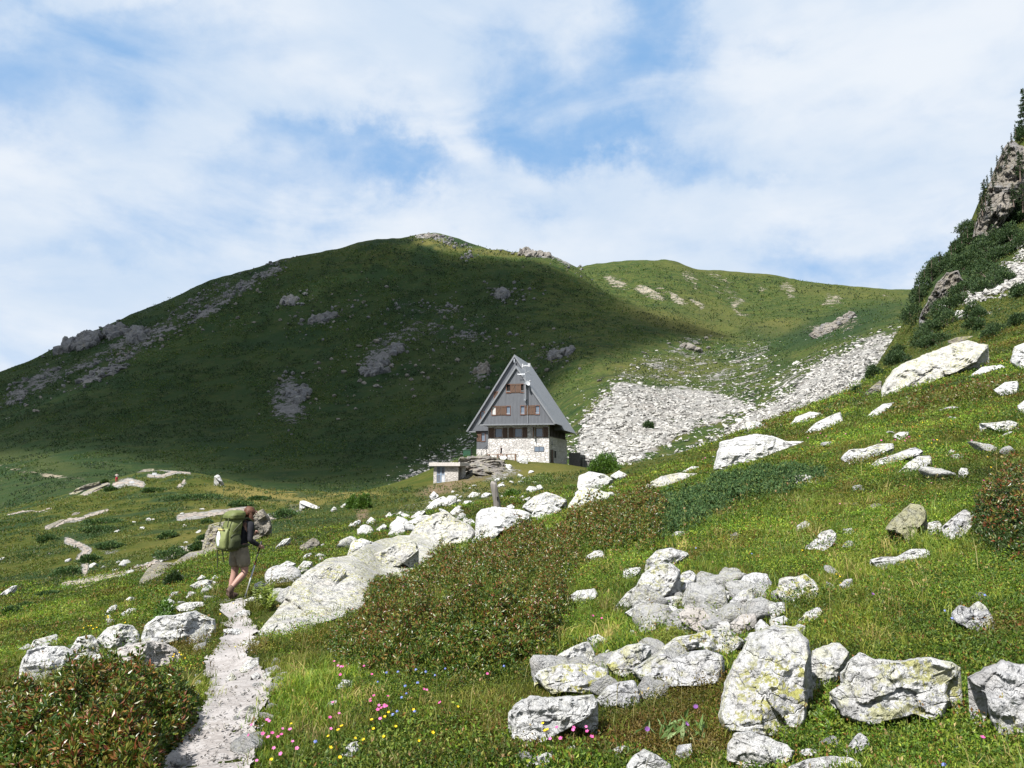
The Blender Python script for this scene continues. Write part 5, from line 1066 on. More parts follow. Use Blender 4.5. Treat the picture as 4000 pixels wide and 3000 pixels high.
outcrop('crags scattered on the shaded slope below the summit', [(1930, 1160), (1955, 1140), (1985, 1150), (1970, 1175)], 9, 9)

# ---- the pine cliff on the right: two big rock faces
boulder('tall pale cliff face with ledges under the ridge pines', R_CLIFF, 'C7', (762, 630), (775, 575), (798, 510), (838, 425), (866, 350), (896, 285), (925, 225), (965, 180), (1015, 215), (1060, 260), (1050, 350), (1000, 450), (960, 500), (930, 550), (890, 600), (840, 625), name='cliff', cat='cliff', Y=119, tilt=0.25, deep=0.35, rough=0.16, nf=9, jag=0.09, blocks=80, bamp=0.14, bax=1.5, na=110, nr=34, strat=0.06)
boulder('lower grey cliff face below the dark spreading pines', R_CLIFF, 'C7', (500, 1085), (505, 1030), (555, 960), (585, 900), (635, 845), (690, 840), (715, 890), (660, 970), (590, 1010), (550, 1060), (525, 1105), name='cliff', cat='cliff', Y=84, tilt=0.2, deep=0.4, rough=0.16, nf=8, jag=0.09, blocks=60, bamp=0.14, bax=1.5, na=100, nr=30, strat=0.05)
boulder('white rock block at the foot of the tall cliff', R_WHITE, 'C7', (880, 615), (890, 590), (920, 578), (945, 600), (920, 615))
# ================================================================ mountain hut
TH = math.radians(13.4)
hut = empty('mountain_hut', (0.67, 115.0, 0.0), -TH)
tag(hut, 'steep roofed A frame mountain hut with grey metal cladding on a white stone ground floor', 'mountain hut')
def hut_world(u, w, z): return Vector((0.67 + u * math.cos(TH) + w * math.sin(TH), 115 - u * math.sin(TH) + w * math.cos(TH), z))
ZB = -3.0
# stone ground floor with true window openings in the front wall: piers, parapet and lintel
wu0, wu1, w0, w1 = -4.87, 4.87, 1.3, 18.4
WIN = [(-3.83, -2.55), (-0.66, 0.66), (2.72, 3.92)]
ZS, ZT = 4.42, 5.86
m = MB()
m.box((wu0, w0, ZB), (wu1, w0 + 0.5, ZS))
xs = [wu0] + [x for a in WIN for x in a] + [wu1]
for k in range(0, len(xs), 2): m.box((xs[k], w0, ZS), (xs[k + 1], w0 + 0.5, ZT))
m.box((wu0, w0, ZT), (wu1, w0 + 0.5, 6.36))
m.box((wu1 - 0.5, w0 + 0.5, ZB), (wu1, w1, 4.5)); m.box((wu0, w0 + 0.5, ZB), (wu0 + 0.5, 7.0, 6.36)); m.box((wu0, w1 - 0.4, ZB), (wu1 - 0.5, w1, 5.6))
sw = m.build('stone_wall', M_STONE, hut)
MB().box((-8.35, 6.9, ZB), (wu0 - 0.003, 7.4, 2.75)).build('plinth', M_STONE, hut)
# timber window band along the shaded side wall
m = MB()
for k in range(12):
    y0 = w0 + 0.55 + k * 1.36
    m.box((wu1 - 0.16, y0, 4.503), (wu1 - 0.02, y0 + 0.22, 6.3))
m.box((wu1 - 0.34, w0 + 0.5, 4.503), (wu1 - 0.2, w1 - 0.05, 6.3)); m.box((wu1 - 0.16, w0 + 0.5, 4.503), (wu1 + 0.03, w1, 4.62))
sb = m.build('window_band', M_DKWOOD, hut)
# soffits
MB().box((-6.1, 0.12, 6.37), (6.1, 6.6, 6.44)).build('soffit', M_DKWOOD, hut)
MB().box((-9.75, 6.62, 5.66), (6.25, 18.9, 5.73)).build('soffit', M_DKWOOD, hut)
# front gable wall with openings left for the windows
def gable(name, cx, half, z0, zt, y, th, mat, holes=()):
    """triangular clad wall built as horizontal bands so that the openings are real"""
    m = MB(); zs = sorted({z0, zt} | {h[2] for h in holes} | {h[3] for h in holes})
    sl = half / (zt - z0)
    for a, b in zip(zs, zs[1:]):
        ha, hb = (zt - a) * sl, (zt - b) * sl
        cuts = sorted([(h[0], h[1]) for h in holes if h[2] <= a + 1e-6 and h[3] >= b - 1e-6])
        x = None; segs = []
        l = None
        edges = [('L', None)] + [c for c in cuts] + [('R', None)]
        cur = 'L'
        for c in cuts + ['R']:
            xl = (cx - ha, cx - hb) if cur == 'L' else (cur, cur)
            xr = (cx + ha, cx + hb) if c == 'R' else (c[0], c[0])
            if xr[0] > xl[0]:
                pts = [(xl[0], a), (xr[0], a), (xr[1], b), (xl[1], b)]
                if abs(xr[1] - xl[1]) < 1e-6: pts = pts[:3]
                m.prism(pts, y, y + th)
            cur = c[1] if c != 'R' else None
    return m.build(name, mat, hut)
H1 = [(-1.63, -0.93, 11.3, 12.66), (0.66, 1.36, 11.3, 12.66), (-3.98, -3.28, 7.86, 9.28), (-1.67, -0.97, 7.86, 9.28), (0.62, 1.32, 7.86, 9.28), (2.95, 3.65, 7.86, 9.28)]
gable('gable_wall', 0.0, 5.97, 6.45, 15.2, 0.12, 0.25, M_CLAD, H1)
BC = -1.75
H2 = [(-5.30, -4.56, 11.05, 12.2), (-7.6, -6.9, 7.8, 8.95)]
gable('rear_gable_wall', BC, 7.95, 5.75, 17.9, 6.55, 0.3, M_CLAD, H2)
m = MB(); m.box((-8.35, 6.95, 2.753), (wu0 - 0.003, 7.25, 4.05)); m.box((-8.35, 6.95, 4.05), (-7.62, 7.25, 5.65)); m.box((-6.9, 6.95, 4.05), (wu0 - 0.003, 7.25, 5.65)); m.box((-7.62, 6.95, 5.5), (-6.9, 7.25, 5.65)); m.box((-8.35, 7.25, 2.753), (-8.1, 18.3, 5.65))
m.build('clad_wall', M_CLAD, hut)
gable('back_gable_wall', BC, 7.95, 5.75, 17.9, 18.3, 0.3, M_CLAD)
def roof(name, cx, half, z0, zt, y0, y1, th=0.16):
    """two steep sheets with a light verge trim as a child"""
    n = math.atan2(half, zt - z0); ox, oz = th / math.cos(n), th
    m = MB()
    m.prism([(cx - half - ox, z0), (cx - half, z0), (cx, zt), (cx, zt + th * 1.8)], y0, y1)
    m.prism([(cx + half, z0), (cx + half + ox, z0), (cx + 0.001, zt + th * 1.8), (cx + 0.001, zt)], y0, y1)
    r = m.build(name, M_ROOF, hut)
    t_ = MB(); e = 0.09
    t_.prism([(cx - half - ox - .02, z0 - 0.02), (cx - half + e, z0 - 0.02), (cx, zt - e * 1.5), (cx, zt + th * 1.8 + .03)], y0 - 0.05, y0 - 0.004)
    t_.prism([(cx + half - e, z0 - 0.02), (cx + half + ox + .02, z0 - 0.02), (cx + 0.001, zt + th * 1.8 + .03), (cx + 0.001, zt - e * 1.5)], y0 - 0.05, y0 - 0.004)
    t_.build('verge_trim', M_FASCIA, r)
    return r
roof('front_roof', 0.0, 6.0, 6.4, 15.25, -0.12, 6.54)
roof('rear_roof', BC, 8.02, 5.68, 17.95, 6.2, 19.0)
MB().box((-6.1, -0.10, 6.26), (6.1, 0.115, 6.46)).build('gutter', M_FASCIA, hut)
MB().box((-9.85, 6.3, 5.52), (-8.36, 6.5, 5.7)).build('gutter', M_FASCIA, hut)
MB().box((-1.85, 6.02, 16.9), (-1.65, 6.15, 17.5)).build('gable_lamp', M_STEEL, hut)
# windows
def window(u0, u1, z0, z1, y, glass=M_GLASS, depth=0.16, rail=True, sash=0.05):
    m = MB()
    m.box((u0 - .02, y - .06, z1 - sash), (u1 + .02, y + depth, z1 + .02)); m.box((u0 - .04, y - .09, z0 - .04), (u1 + .04, y + depth, z0 + sash))
    m.box((u0 - .02, y - .06, z0 + sash), (u0 + sash, y + depth, z1 - sash)); m.box((u1 - sash, y - .06, z0 + sash), (u1 + .02, y + depth, z1 - sash))
    f = m.build('window', M_FRAME, hut)
    if rail: MB().box((u0 + sash, y - .05, z0 + .22), (u1 - sash, y - .02, z0 + .27)).build('guard_bar', M_WHITE, f)
    MB().box((u0 + sash, y + depth - .05, z0 + sash), (u1 - sash, y + depth - .02, z1 - sash)).build('pane', glass, f)
    return f
def shutter(u0, u1, z0, z1, y, flip=False, mat=M_WOOD):
    m = MB(); n = max(2, round((u1 - u0) / 0.13)); w_ = (u1 - u0) / n
    for k in range(n): m.box((u0 + k * w_ + .006, y - .04, z0), (u0 + (k + 1) * w_ - .006, y - .005, z1))
    s = m.build('shutter', mat, hut)
    b = MB()
    for zz in (z0 + .12, z1 - .26): b.box((u0 + .02, y - .075, zz), (u1 - .02, y - .042, zz + .13))
    za, zb = (z0 + .25, z1 - .26); (a, c) = (u1 - .14, u0 + .02) if flip else (u0 + .02, u1 - .14)
    b.prism([(a, za), (a + .12, za), (c + .12, zb), (c, zb)], y - .07, y - .042)
    b.build('brace', mat, s)
for (a, b, z0, z1) in H1:
    window(a, b, z0, z1, 0.12, M_CURTAIN if a == -3.98 else (M_DARK if z0 > 11 else M_GLASS))
for a, z0, z1 in ((-0.93, 11.26, 12.7), (-3.28, 7.8, 9.3), (1.32, 7.8, 9.3)):
    wd_ = 1.59 / 2 if a != -3.28 else 1.61 / 2
    if a == 1.32: wd_ = 1.63 / 2
    wd_ -= 0.05
    shutter(a + .05, a + .03 + wd_, z0, z1, 0.115, False); shutter(a + .07 + wd_, a + .05 + 2 * wd_, z0, z1, 0.115, True)
for (a, b, z0, z1) in H2: window(a, b, z0, z1, 6.55, M_GLASS, rail=False)
shutter(-5.28, -4.6, 11.1, 12.15, 6.6); 
window(-7.62, -6.9, 4.05, 5.5, 6.95, rail=False); shutter(-8.34, -7.66, 4.0, 5.55, 6.95)
for a, b in WIN: window(a, b, ZS, ZT, w0 + 0.1, rail=False, sash=0.09)
for a, b, f in ((-4.8, -3.88, 0), (-2.5, -1.72, 1), (-1.55, -0.7, 0), (0.7, 1.45, 1), (3.96, 4.75, 1)): shutter(a, b, ZS - .05, ZT + .1, w0 - .003, f)
s_ = MB().box((2.5, w0 - 0.75, ZS - .05), (2.55, w0 - 0.003, ZT + .1)).build('shutter', M_WOOD, hut)
s_['label'] = 'shutter swung open edge on'
# vent window low in the front wall, door and small window in the side wall
v_ = MB().box((2.55, w0 - .02, 2.15), (4.1, w0 + .06, 2.98)).build('vent_window', M_DKWOOD, hut)
for a, b in ((2.62, 3.28), (3.36, 4.03)): MB().box((a, w0 - .035, 2.22), (b, w0 - .022, 2.91)).build('pane', M_GLASS, v_)
d_ = MB().box((wu1 + .003, 2.4, -0.6), (wu1 + .06, 4.9, 2.55)).build('door', M_DKWOOD, hut)
MB().box((wu1 + .062, 3.55, -0.5), (wu1 + .1, 3.75, 2.5)).build('door_post', M_FRAME, d_)
MB().box((wu1 + .003, 5.9, 1.3), (wu1 + .05, 7.2, 2.4)).build('side_window', M_DARK, hut)
MB().box((wu1 + .003, 2.8, 3.25), (wu1 + .28, 3.4, 3.33)).tube((wu1 + .2, 3.1, 3.34), (wu1 + .2, 3.1, 3.95), .06, .03).build('wall_lamp', M_FASCIA, hut)
# steps and railing at the left corner
m = MB()
for k in range(7): m.box((-6.9 + k * .29, 5.0, ZB), (-4.875, 6.88, 1.55 + (k + 1) * .17))
m.build('stair', M_CONC, hut)
m = MB(); pts = [(-6.95, 4.95, 2.5), (-5.3, 4.95, 3.75), (-4.9, 4.95, 3.75)]
m.path(pts, .035)
for dz in (0.35, 0.7): m.path([(a, b, c - dz) for a, b, c in pts], .02)
for a, z0, z1 in ((-6.95, 1.3, 2.5), (-6.1, 1.8, 3.15), (-5.3, 2.4, 3.75)): m.tube((a, 4.95, z0), (a, 4.95, z1), .035)
m.build('railing', M_BLACK, hut)
# antenna mast fixed to the front gable
am = MB().tube((1.54, -0.45, 9.9), (1.54, -0.45, 15.7), .07).tube((1.35, -0.45, 9.9), (1.35, -0.45, 13.0), .05).box((1.3, -.5, 10.1), (1.6, .118, 10.2)).box((1.3, -.5, 12.6), (1.6, .118, 12.7)).build('antenna_mast', M_STEEL, hut)
m = MB().box((1.2, -.6, 15.3), (2.2, -.4, 15.46)); m.box((1.05, -.65, 15.15), (1.25, -.35, 15.7)); m.box((2.0, -.65, 15.2), (2.14, -.35, 15.75)); m.box((2.2, -.65, 15.2), (2.34, -.35, 15.75))
m.build('radio_antenna', M_WHITE, am)
MB().tube((1.62, -.45, 15.7), (1.62, -.45, 17.1), .02, .012).build('whip_aerial', M_GREENBOX, am)
m = MB().tube((0.3, -.45, 14.1), (1.6, -.45, 14.1), .035).tube((1.5, -.45, 14.25), (2.35, -.9, 14.5), .06).tube((1.5, -.45, 15.0), (2.5, .1, 13.9), .04); m.tube((0.4, -.5, 13.95), (0.4, -.5, 14.25), .02)
m.build('cross_arm', M_STEEL, am)
dv, df = [], []; nr_, ns_ = 5, 20
for i in range(nr_ + 1):
    r_ = 0.46 * i / nr_
    for k in range(ns_): dv.append((r_ * math.cos(2 * math.pi * k / ns_), r_ * math.sin(2 * math.pi * k / ns_), 0.5 * r_ * r_))
for i in range(nr_):
    for k in range(ns_): df.append((i * ns_ + k, i * ns_ + (k + 1) % ns_, (i + 1) * ns_ + (k + 1) % ns_, (i + 1) * ns_ + k))
ds = MB().add(dv, df); ds.add([(x, y, z - .03) for x, y, z in dv], [f[::-1] for f in df]); ds.tube((0, 0, 0), (0.1, 0, .6), .02).box((.03, -.08, .55), (.2, .08, .7))
do = ds.build('satellite_dish', M_WHITE, am, True); do.location = (1.85, -.55, 12.65); do.rotation_euler = (math.radians(62), 0, math.radians(50))
MB().tube((1.78, -.06, 6.5), (1.78, -.06, 10.2), .03).build('downpipe', M_STEEL, hut)

# things around the hut
def place(name, label, cat, u, w, z=None, rz=0.0, group=None):
    p = hut_world(u, w, 0); zz = float(S1.z(p.x, p.y)) if z is None else z
    return tag(empty(name, (p.x, p.y, zz), -TH + rz), label, cat, group)
b = place('wooden_bench', 'long low orange wooden bench along the hut front wall', 'bench', -2.2, 0.0, 1.32)
MB().box((-2.4, -.45, .42), (2.4, -.24, .49)).box((-2.4, -.2, .42), (2.4, .02, .49)).box((-2.4, .06, .42), (2.4, .28, .49)).build('seat', M_BENCH, b)
for k in range(4):
    x_ = -2.1 + 1.4 * k; MB().box((x_ - .06, -.4, -.5), (x_ + .06, .22, .415)).build('leg', M_BENCH, b)
b = place('green_bin', 'green box standing left of the hut beside the stone plinth', 'bin', -9.6, 6.0, 1.25)
MB().box((-.65, -.5, -.5), (.65, .5, 1.25)).build('body', M_GREENBOX, b, bevel=.05); MB().box((-.7, -.55, 1.255), (.7, .55, 1.38)).build('lid', M_GREENBOX, b, bevel=.03)
b = place('flower_pot', 'pot of red flowers on the hut stair landing by the railing', 'flower pot', -5.2, 5.25, 2.75)
MB().tube((0, 0, 0), (0, 0, .38), .17, .24, 12).build('pot', M_FRAME, b)
m = MB()
for k in range(40):
    a_, r_ = random.uniform(0, 6.28), random.uniform(0, .36); z_ = .42 + random.uniform(0, .4) - r_ * .3; s_ = .06
    m.box((r_ * math.cos(a_) - s_, r_ * math.sin(a_) - s_, z_ - s_), (r_ * math.cos(a_) + s_, r_ * math.sin(a_) + s_, z_ + s_))
m.build('blossoms', M_RED, b)
b = place('terrace_wall', 'dark retaining wall of the terrace behind the hut on its right', 'wall', 5.4, 18.6, 0.0)
MB().box((-.2, 0, -3), (1.75, .5, 2.2)).box((1.25, .5, -3), (1.75, 7, 2.0)).build('wall', M_CONCD, b); MB().box((-.25, -.08, 2.2), (1.85, .55, 2.32)).build('coping', M_CONC, b)
m = MB()
for k in range(4): m.tube((.0 + .5 * k, .25, 2.32), (.0 + .5 * k, .25, 3.7), .03)
m.tube((0, .25, 3.65), (1.5, .25, 3.65), .025).tube((0, .25, 3.0), (1.5, .25, 3.0), .02)
for k in range(4): m.tube((1.5, .3 + 2 * k, 2.0), (1.5, .3 + 2 * k, 3.5 - .2 * k), .03)
m.build('railing', M_STEEL, b)
b = place('lean_to', 'small dark lean-to shelter at the right end of the terrace wall', 'shelter', 8.3, 19.5, 0.0)
MB().box((-.6, -.2, -2.5), (1.5, 2.2, .95)).build('wall', M_CONCD, b); MB().prism([(-.9, 1.35), (1.95, .75), (1.95, .9), (-.9, 1.5)], -.5, 2.4).build('roof', M_DKWOOD, b)
for k in range(3): MB().tube((-.7 + 1.2 * k, -.42, -2), (-.7 + 1.2 * k, -.42, 1.25 - .25 * k), .05).build('post', M_OLDWOOD, b)

# ================================================================ stone shed
TS = math.radians(14)
sx_, sy_, sz_ = P(1693, 1886, 95.2)
shed = tag(empty('stone_shed', (sx_, sy_, sz_), -TS), 'little flat roofed stone shed with a pale blue door below the hut', 'shed')
m = MB(); Wd, Dp, Ht = 3.28, 3.1, 2.1
m.box((0, 0, -1.2), (.42, .35, Ht)); m.box((1.5, 0, -1.2), (Wd, .35, Ht)); m.box((.42, 0, -1.2), (1.5, .35, -.02)); m.box((0, .35, -1.2), (.35, Dp, Ht)); m.box((.35, Dp - .35, -1.2), (Wd - .35, Dp, Ht)); m.box((Wd - .35, 1.5, -1.2), (Wd, Dp, Ht)); m.box((Wd - .35, .35, -1.2), (Wd, .5, Ht))
m.build('stone_wall', M_SHEDSTONE, shed)
MB().box((-.45, -.5, Ht + .003), (Wd + .4, Dp + .4, Ht + .42)).build('roof_slab', M_CONC, shed, bevel=.02)
m = MB()
for k in range(16):
    a_ = -.4 + k * .255; m.box((a_, -.45, Ht + .423), (a_ + .21, -.1, Ht + .46 + random.random() * .07))
m.build('roof_edge_stones', M_SHEDSTONE, shed, bevel=.015)
d_ = MB()
for a_ in (.44, .90, 1.0, 1.44): d_.box((a_, .06, 0), (a_ + .05, .14, 2.02))
for z_ in (0, 1.0, 1.96): d_.box((.495, .065, z_), (.895, .135, z_ + .06)); d_.box((1.055, .065, z_), (1.435, .135, z_ + .06))
dd_ = d_.build('door', M_BLUE, shed)
MB().box((.495, .10, .065), (.895, .12, .995)).box((.495, .10, 1.065), (.895, .12, 1.955)).box((1.055, .10, 1.065), (1.435, .12, 1.955)).build('pane', plain('grey_mesh_panel', (.13, .14, .165), .5), dd_)
MB().box((1.055, .10, .065), (1.435, .12, .995)).build('panel', M_WHITE, dd_)
MB().box((Wd - .3, .52, -.6), (Wd - .22, 1.48, 2.0)).build('side_door', M_DARK, shed)

# ================================================================ weathered post and small signs
bx = P(1937, 1978, 33.0)
post = tag(empty('wooden_post', bx, 0.2), 'split weathered grey wooden post standing behind the white boulders', 'post')
V, F_ = [], []; n_ = 10
for i, (z_, r_, ox_) in enumerate([(-.3, .16, .06), (0, .155, .05), (.35, .15, .0), (.7, .15, -.06), (.95, .155, -.09), (1.05, .12, -.1)]):
    for k in range(n_):
        a_ = 2 * math.pi * k / n_; q_ = r_ * (1 + .12 * math.sin(3 * a_ + i)) ; V.append((ox_ + q_ * math.cos(a_), .75 * q_ * math.sin(a_), z_ + (.07 * math.sin(2 * a_) if i == 5 else 0)))
for i in range(5):
    for k in range(n_): F_.append((i * n_ + k, i * n_ + (k + 1) % n_, (i + 1) * n_ + (k + 1) % n_, (i + 1) * n_ + k))
F_.append(tuple(range(5 * n_, 6 * n_)))
MB().add(V, F_).build('post', M_OLDWOOD, post, True)
MB().box((.02, -.135, .28), (.09, -.1, .42)).build('knot_hole', M_DARK, post)
for (a_, b_, l_) in ((515, 1899, 'tiny white notice board by the red clad walker on the knoll'), (603, 1866, 'tiny white notice board near the top of the knoll')):
    yy_ = float(S1.hit([a_], [b_])[0]); p_ = P(a_, b_, yy_)
    s_ = tag(empty('notice_board', p_, 0), l_, 'sign')
    MB().box((-.05, -.05, -.3), (.05, .05, .75)).build('post', M_OLDWOOD, s_); MB().box((-.4, -.09, .5), (.4, -.055, .9)).build('board', M_WHITE, s_)
# ================================================================ people
def skin_mesh(name, chains, mat, parent=None, sub=2, root=0):
    """one continuous surface grown over connected joints; chains = [[(x,y,z,r), ...], ...]; equal points are welded"""
    vs, es, rs, idx = [], [], [], {}
    for ch in chains:
        prev = None
        for x, y, z, r in ch:
            k = (round(x, 4), round(y, 4), round(z, 4))
            if k not in idx: idx[k] = len(vs); vs.append(k); rs.append(r)
            i = idx[k]
            if prev is not None and prev != i: es.append((prev, i))
            prev = i
    me = bpy.data.meshes.new(name); me.from_pydata(vs, es, []); me.update()
    o = bpy.data.objects.new(name, me); COL.objects.link(o)
    o.modifiers.new('skin', 'SKIN').use_smooth_shade = True
    for i, sv in enumerate(me.skin_vertices[0].data):
        r = rs[i]; sv.radius = r if isinstance(r, tuple) else (r, r); sv.use_root = (i == root)
    s = o.modifiers.new('sub', 'SUBSURF'); s.levels = sub; s.render_levels = sub
    dg = bpy.context.evaluated_depsgraph_get(); dg.update()
    new = bpy.data.meshes.new_from_object(o.evaluated_get(dg))
    o.modifiers.clear(); o.data = new; new.name = name
    bpy.data.meshes.remove(me)
    for p in new.polygons: p.use_smooth = True
    new.materials.clear(); new.materials.append(mat)
    if parent: o.parent = parent
    return o
def ball(name, c, r, mat, parent, sub=3, n=0.0, seed=0):
    bm = bmesh.new(); bmesh.ops.create_icosphere(bm, subdivisions=sub, radius=1)
    for v in bm.verts:
        k = 1 + (n * float(fbm(np.array([v.co[:]]) * 3 + seed, 3, seed)[0]) if n else 0)
        v.co = Vector((c[0] + v.co.x * r[0] * k, c[1] + v.co.y * r[1] * k, c[2] + v.co.z * r[2] * k))
    me = bpy.data.meshes.new(name); bm.to_mesh(me); bm.free()
    for p in me.polygons: p.use_smooth = True
    me.materials.append(mat); return obj(name, me, parent)
def lerp(a, b, f): return tuple(a[i] + (b[i] - a[i]) * f for i in range(3))
def hand(c, d, curl, side, s=1.0):
    """palm plus five unequal curled fingers as chains; d = forward, curl = direction the fingers close"""
    d = Vector(d).normalized(); q = Vector(curl).normalized(); w = d.cross(q) * side
    c = Vector(c); out = []
    palm = c + d * .045 * s
    out.append([(*c, .026 * s), (*palm, (.036 * s))])
    for k, (o_, ln) in enumerate(((-.027, .062), (-.009, .072), (.009, .068), (.025, .052))):
        a = palm + d * .03 * s + w * o_ * s; b = a + (d * .6 + q * .6) * ln * .5 * s; e = b + (q * .8 - d * .35) * ln * .5 * s
        out.append([(*palm, .036 * s), (*a, .011 * s), (*b, .0095 * s), (*e, .008 * s)])
    a = c + d * .02 * s - w * .035 * s; b = a + (d * .5 - w * .3 + q * .6) * .035 * s; e = b + (d * .3 + q * .7 + w * .3) * .03 * s
    out.append([(*c, .026 * s), (*a, .012 * s), (*b, .0105 * s), (*e, .009 * s)])
    return out
def person(name_loc, rz, J, label, group, mats, scale=1.0, sleeves='long', legs='shorts', hair='short', fine=True):
    """J = joints in the figure's own frame (+y is where it walks, +x its right)"""
    root = tag(empty('person', name_loc, rz), label, 'person', group); root.scale = (scale,) * 3
    g = lambda k: J[k]
    pel, ch, nk, hd = J['pelvis'], J['chest'], J['neck'], J['head']
    wa = lerp(pel, ch, .45)
    B = [[(*pel, (.135, .10)), (*wa, (.115, .085)), (*ch, (.145, .095)), (*nk, .052), (*lerp(nk, hd, .45), .055), (*hd, (.078, .092)), (*lerp(nk, hd, 1.55), (.066, .075))]]
    for s in 'LR':
        sh, el, hn = J['sh' + s], J['el' + s], J['ha' + s]; hp, kn, an, to = J['hip' + s], J['kn' + s], J['an' + s], J['toe' + s]
        B.append([(*ch, (.145, .095)), (*sh, .06), (*lerp(sh, el, .5), .048), (*el, .04), (*lerp(el, hn, .4), .038), (*hn, .026)])
        B.append([(*pel, (.135, .10)), (*hp, .10), (*lerp(hp, kn, .5), .09), (*kn, .064), (*lerp(kn, an, .35), .069), (*an, .042), (*to, .034)])
        if fine:
            B += hand(hn, J.get('hd' + s, (0, .3, -1)), J.get('hc' + s, (0, 1, 0)), 1 if s == 'R' else -1)
    body = skin_mesh('body', B, M_SKIN, root)
    # face: nose, ears, eyes, mouth stay on the head
    f = Vector(J.get('face', (0, 1, 0))).normalized(); sd = f.cross(Vector((0, 0, 1))).normalized(); h = Vector(hd) + Vector((0, 0, .01))
    if fine:
        ball('nose', h + f * .10 + Vector((0, 0, -.015)), (.016, .02, .022), M_SKIN, root, 2)
        for s_ in (1, -1):
            ball('ear', h + sd * .088 * s_ - f * .005 + Vector((0, 0, -.01)), (.015, .022, .034), M_SKIN, root, 2); ball('eye', h + f * .086 + sd * .032 * s_ + Vector((0, 0, .012)), (.012, .01, .009), M_DARKHAIR, root, 2)
        ball('mouth', h + f * .088 + Vector((0, 0, -.055)), (.022, .01, .007), M_RED, root, 2)
    hm = mats['hair']
    if hair == 'short':
        ball('hair', Vector(hd) - f * .022 + Vector((0, 0, .045)), (.095, .105, .085), hm, root, 3, .08, 3)
    else:
        dn_ = Vector((0, 0, 1))
        bm_ = [[(*(h - f * .02 + dn_ * .09), .055), (*(h - f * .032 + dn_ * .045), (.105, .10)), (*(h - f * .04 - dn_ * .02), (.108, .10)), (*(h - f * .06 - dn_ * .09), (.085, .06)), (*(h - f * .08 - dn_ * .16), (.06, .045)), (*(h - f * .09 - dn_ * .22), (.03, .025))]]
        bm_.append([(*(h - f * .04 - dn_ * .02), (.108, .10)), (*(h - f * .05 + sd * .085 - dn_ * .05), .04), (*(h - f * .03 + sd * .10 - dn_ * .13), .036), (*(h + sd * .10 - dn_ * .20), .02)])
        ho_ = skin_mesh('hair', bm_, hm, root, 3)
        hv_ = np.array([v.co[:] for v in ho_.data.vertices]); hn_ = np.array([v.normal[:] for v in ho_.data.vertices])
        hv_ = hv_ + hn_ * (.012 * fbm(hv_ * np.array([60, 60, 14]), 3, 5) + .004)[:, None]
        ho_.data.vertices.foreach_set('co', hv_.astype(np.float32).ravel()); ho_.data.update()
    tk = [[(*lerp(pel, ch, -.28), (.15, .12)), (*lerp(pel, ch, -.05), (.165, .13)), (*lerp(pel, ch, .2), (.15, .115)), (*wa, (.14, .108)), (*ch, (.158, .108)), (*lerp(ch, nk, .85), (.075, .065))]]
    for s in 'LR':
        sh, el, hn = J['sh' + s], J['el' + s], J['ha' + s]
        if sleeves == 'long': tk.append([(*ch, (.158, .108)), (*sh, .072), (*lerp(sh, el, .5), .06), (*el, .054), (*lerp(el, hn, .5), .048), (*lerp(el, hn, .93), .036)])
        else: tk.append([(*ch, (.158, .108)), (*sh, .072), (*lerp(sh, el, .6), .064)])
    skin_mesh('jacket' if sleeves == 'long' else 'shirt', tk, mats['top'], root)
    sh_ = [[(*lerp(pel, ch, .30), (.165, .13)), (*lerp(pel, ch, .12), (.172, .135)), (*pel, (.182, .15))]]
    for s in 'LR':
        hp, kn, an = J['hip' + s], J['kn' + s], J['an' + s]
        c_ = [(*pel, (.182, .15)), (*hp, .138), (*lerp(hp, kn, .45), .128)]
        c_ += [(*lerp(hp, kn, .80), .122)] if legs == 'shorts' else [(*kn, .078), (*lerp(kn, an, .5), .07), (*lerp(kn, an, .95), .058)]
        sh_.append(c_)
    skin_mesh('shorts' if legs == 'shorts' else 'trousers', sh_, mats['bottom'], root)
    for s in 'LR':
        kn, an, to = J['kn' + s], J['an' + s], J['toe' + s]; he = J['heel' + s]
        skin_mesh('boot', [[(*lerp(kn, an, .82), .056), (*an, .058), (*lerp(an, he, .6), .05), (*lerp(he, to, .45), .048), (*to, .04)], [(*lerp(an, he, .6), .05), (*he, .04)]], mats['shoe'], root)
        if fine: skin_mesh('sock', [[(*lerp(kn, an, .70), .05), (*lerp(kn, an, .84), .054)]], mats['sock'], root, 1)
    return root

# ---- the hiker
hy = 14.0
hx_, _, _ = P(927, 2337, hy)
hz_ = float(P(905, 2336, hy)[2])
J = dict(pelvis=(0, 0, .86), chest=(0.0, .10, 1.22), neck=(0.01, .155, 1.40), head=(.02, .20, 1.52), shL=(-.17, .08, 1.33), shR=(.185, .10, 1.32), elL=(-.25, .14, 1.08), haL=(-.16, .36, 1.10), elR=(.25, .06, 1.03), haR=(.27, .245, .92),
         hipL=(-.085, -.01, .82), knL=(-.10, -.01, .45), anL=(-.10, -.09, .08), heelL=(-.10, -.14, .045), toeL=(-.11, .07, .03), hipR=(.10, .0, .82), knR=(.145, .05, .46), anR=(.12, -.20, .205), heelR=(.12, -.26, .165), toeR=(.115, -.155, .02),
         face=(.12, 1, 0), hdR=(.0, .5, -.2), hcR=(-.5, .3, -.3), hdL=(.3, .6, .5), hcL=(.5, 0, -.4))
RZ = -math.radians(40)
hiker = person((hx_, hy, hz_), RZ, J, 'hiker seen from behind in black jacket and khaki shorts walking the path', None, dict(hair=M_HAIR, top=M_JACKET, bottom=M_SHORTS, shoe=M_BOOT, sock=M_SOCK), 1.02, hair='tail')
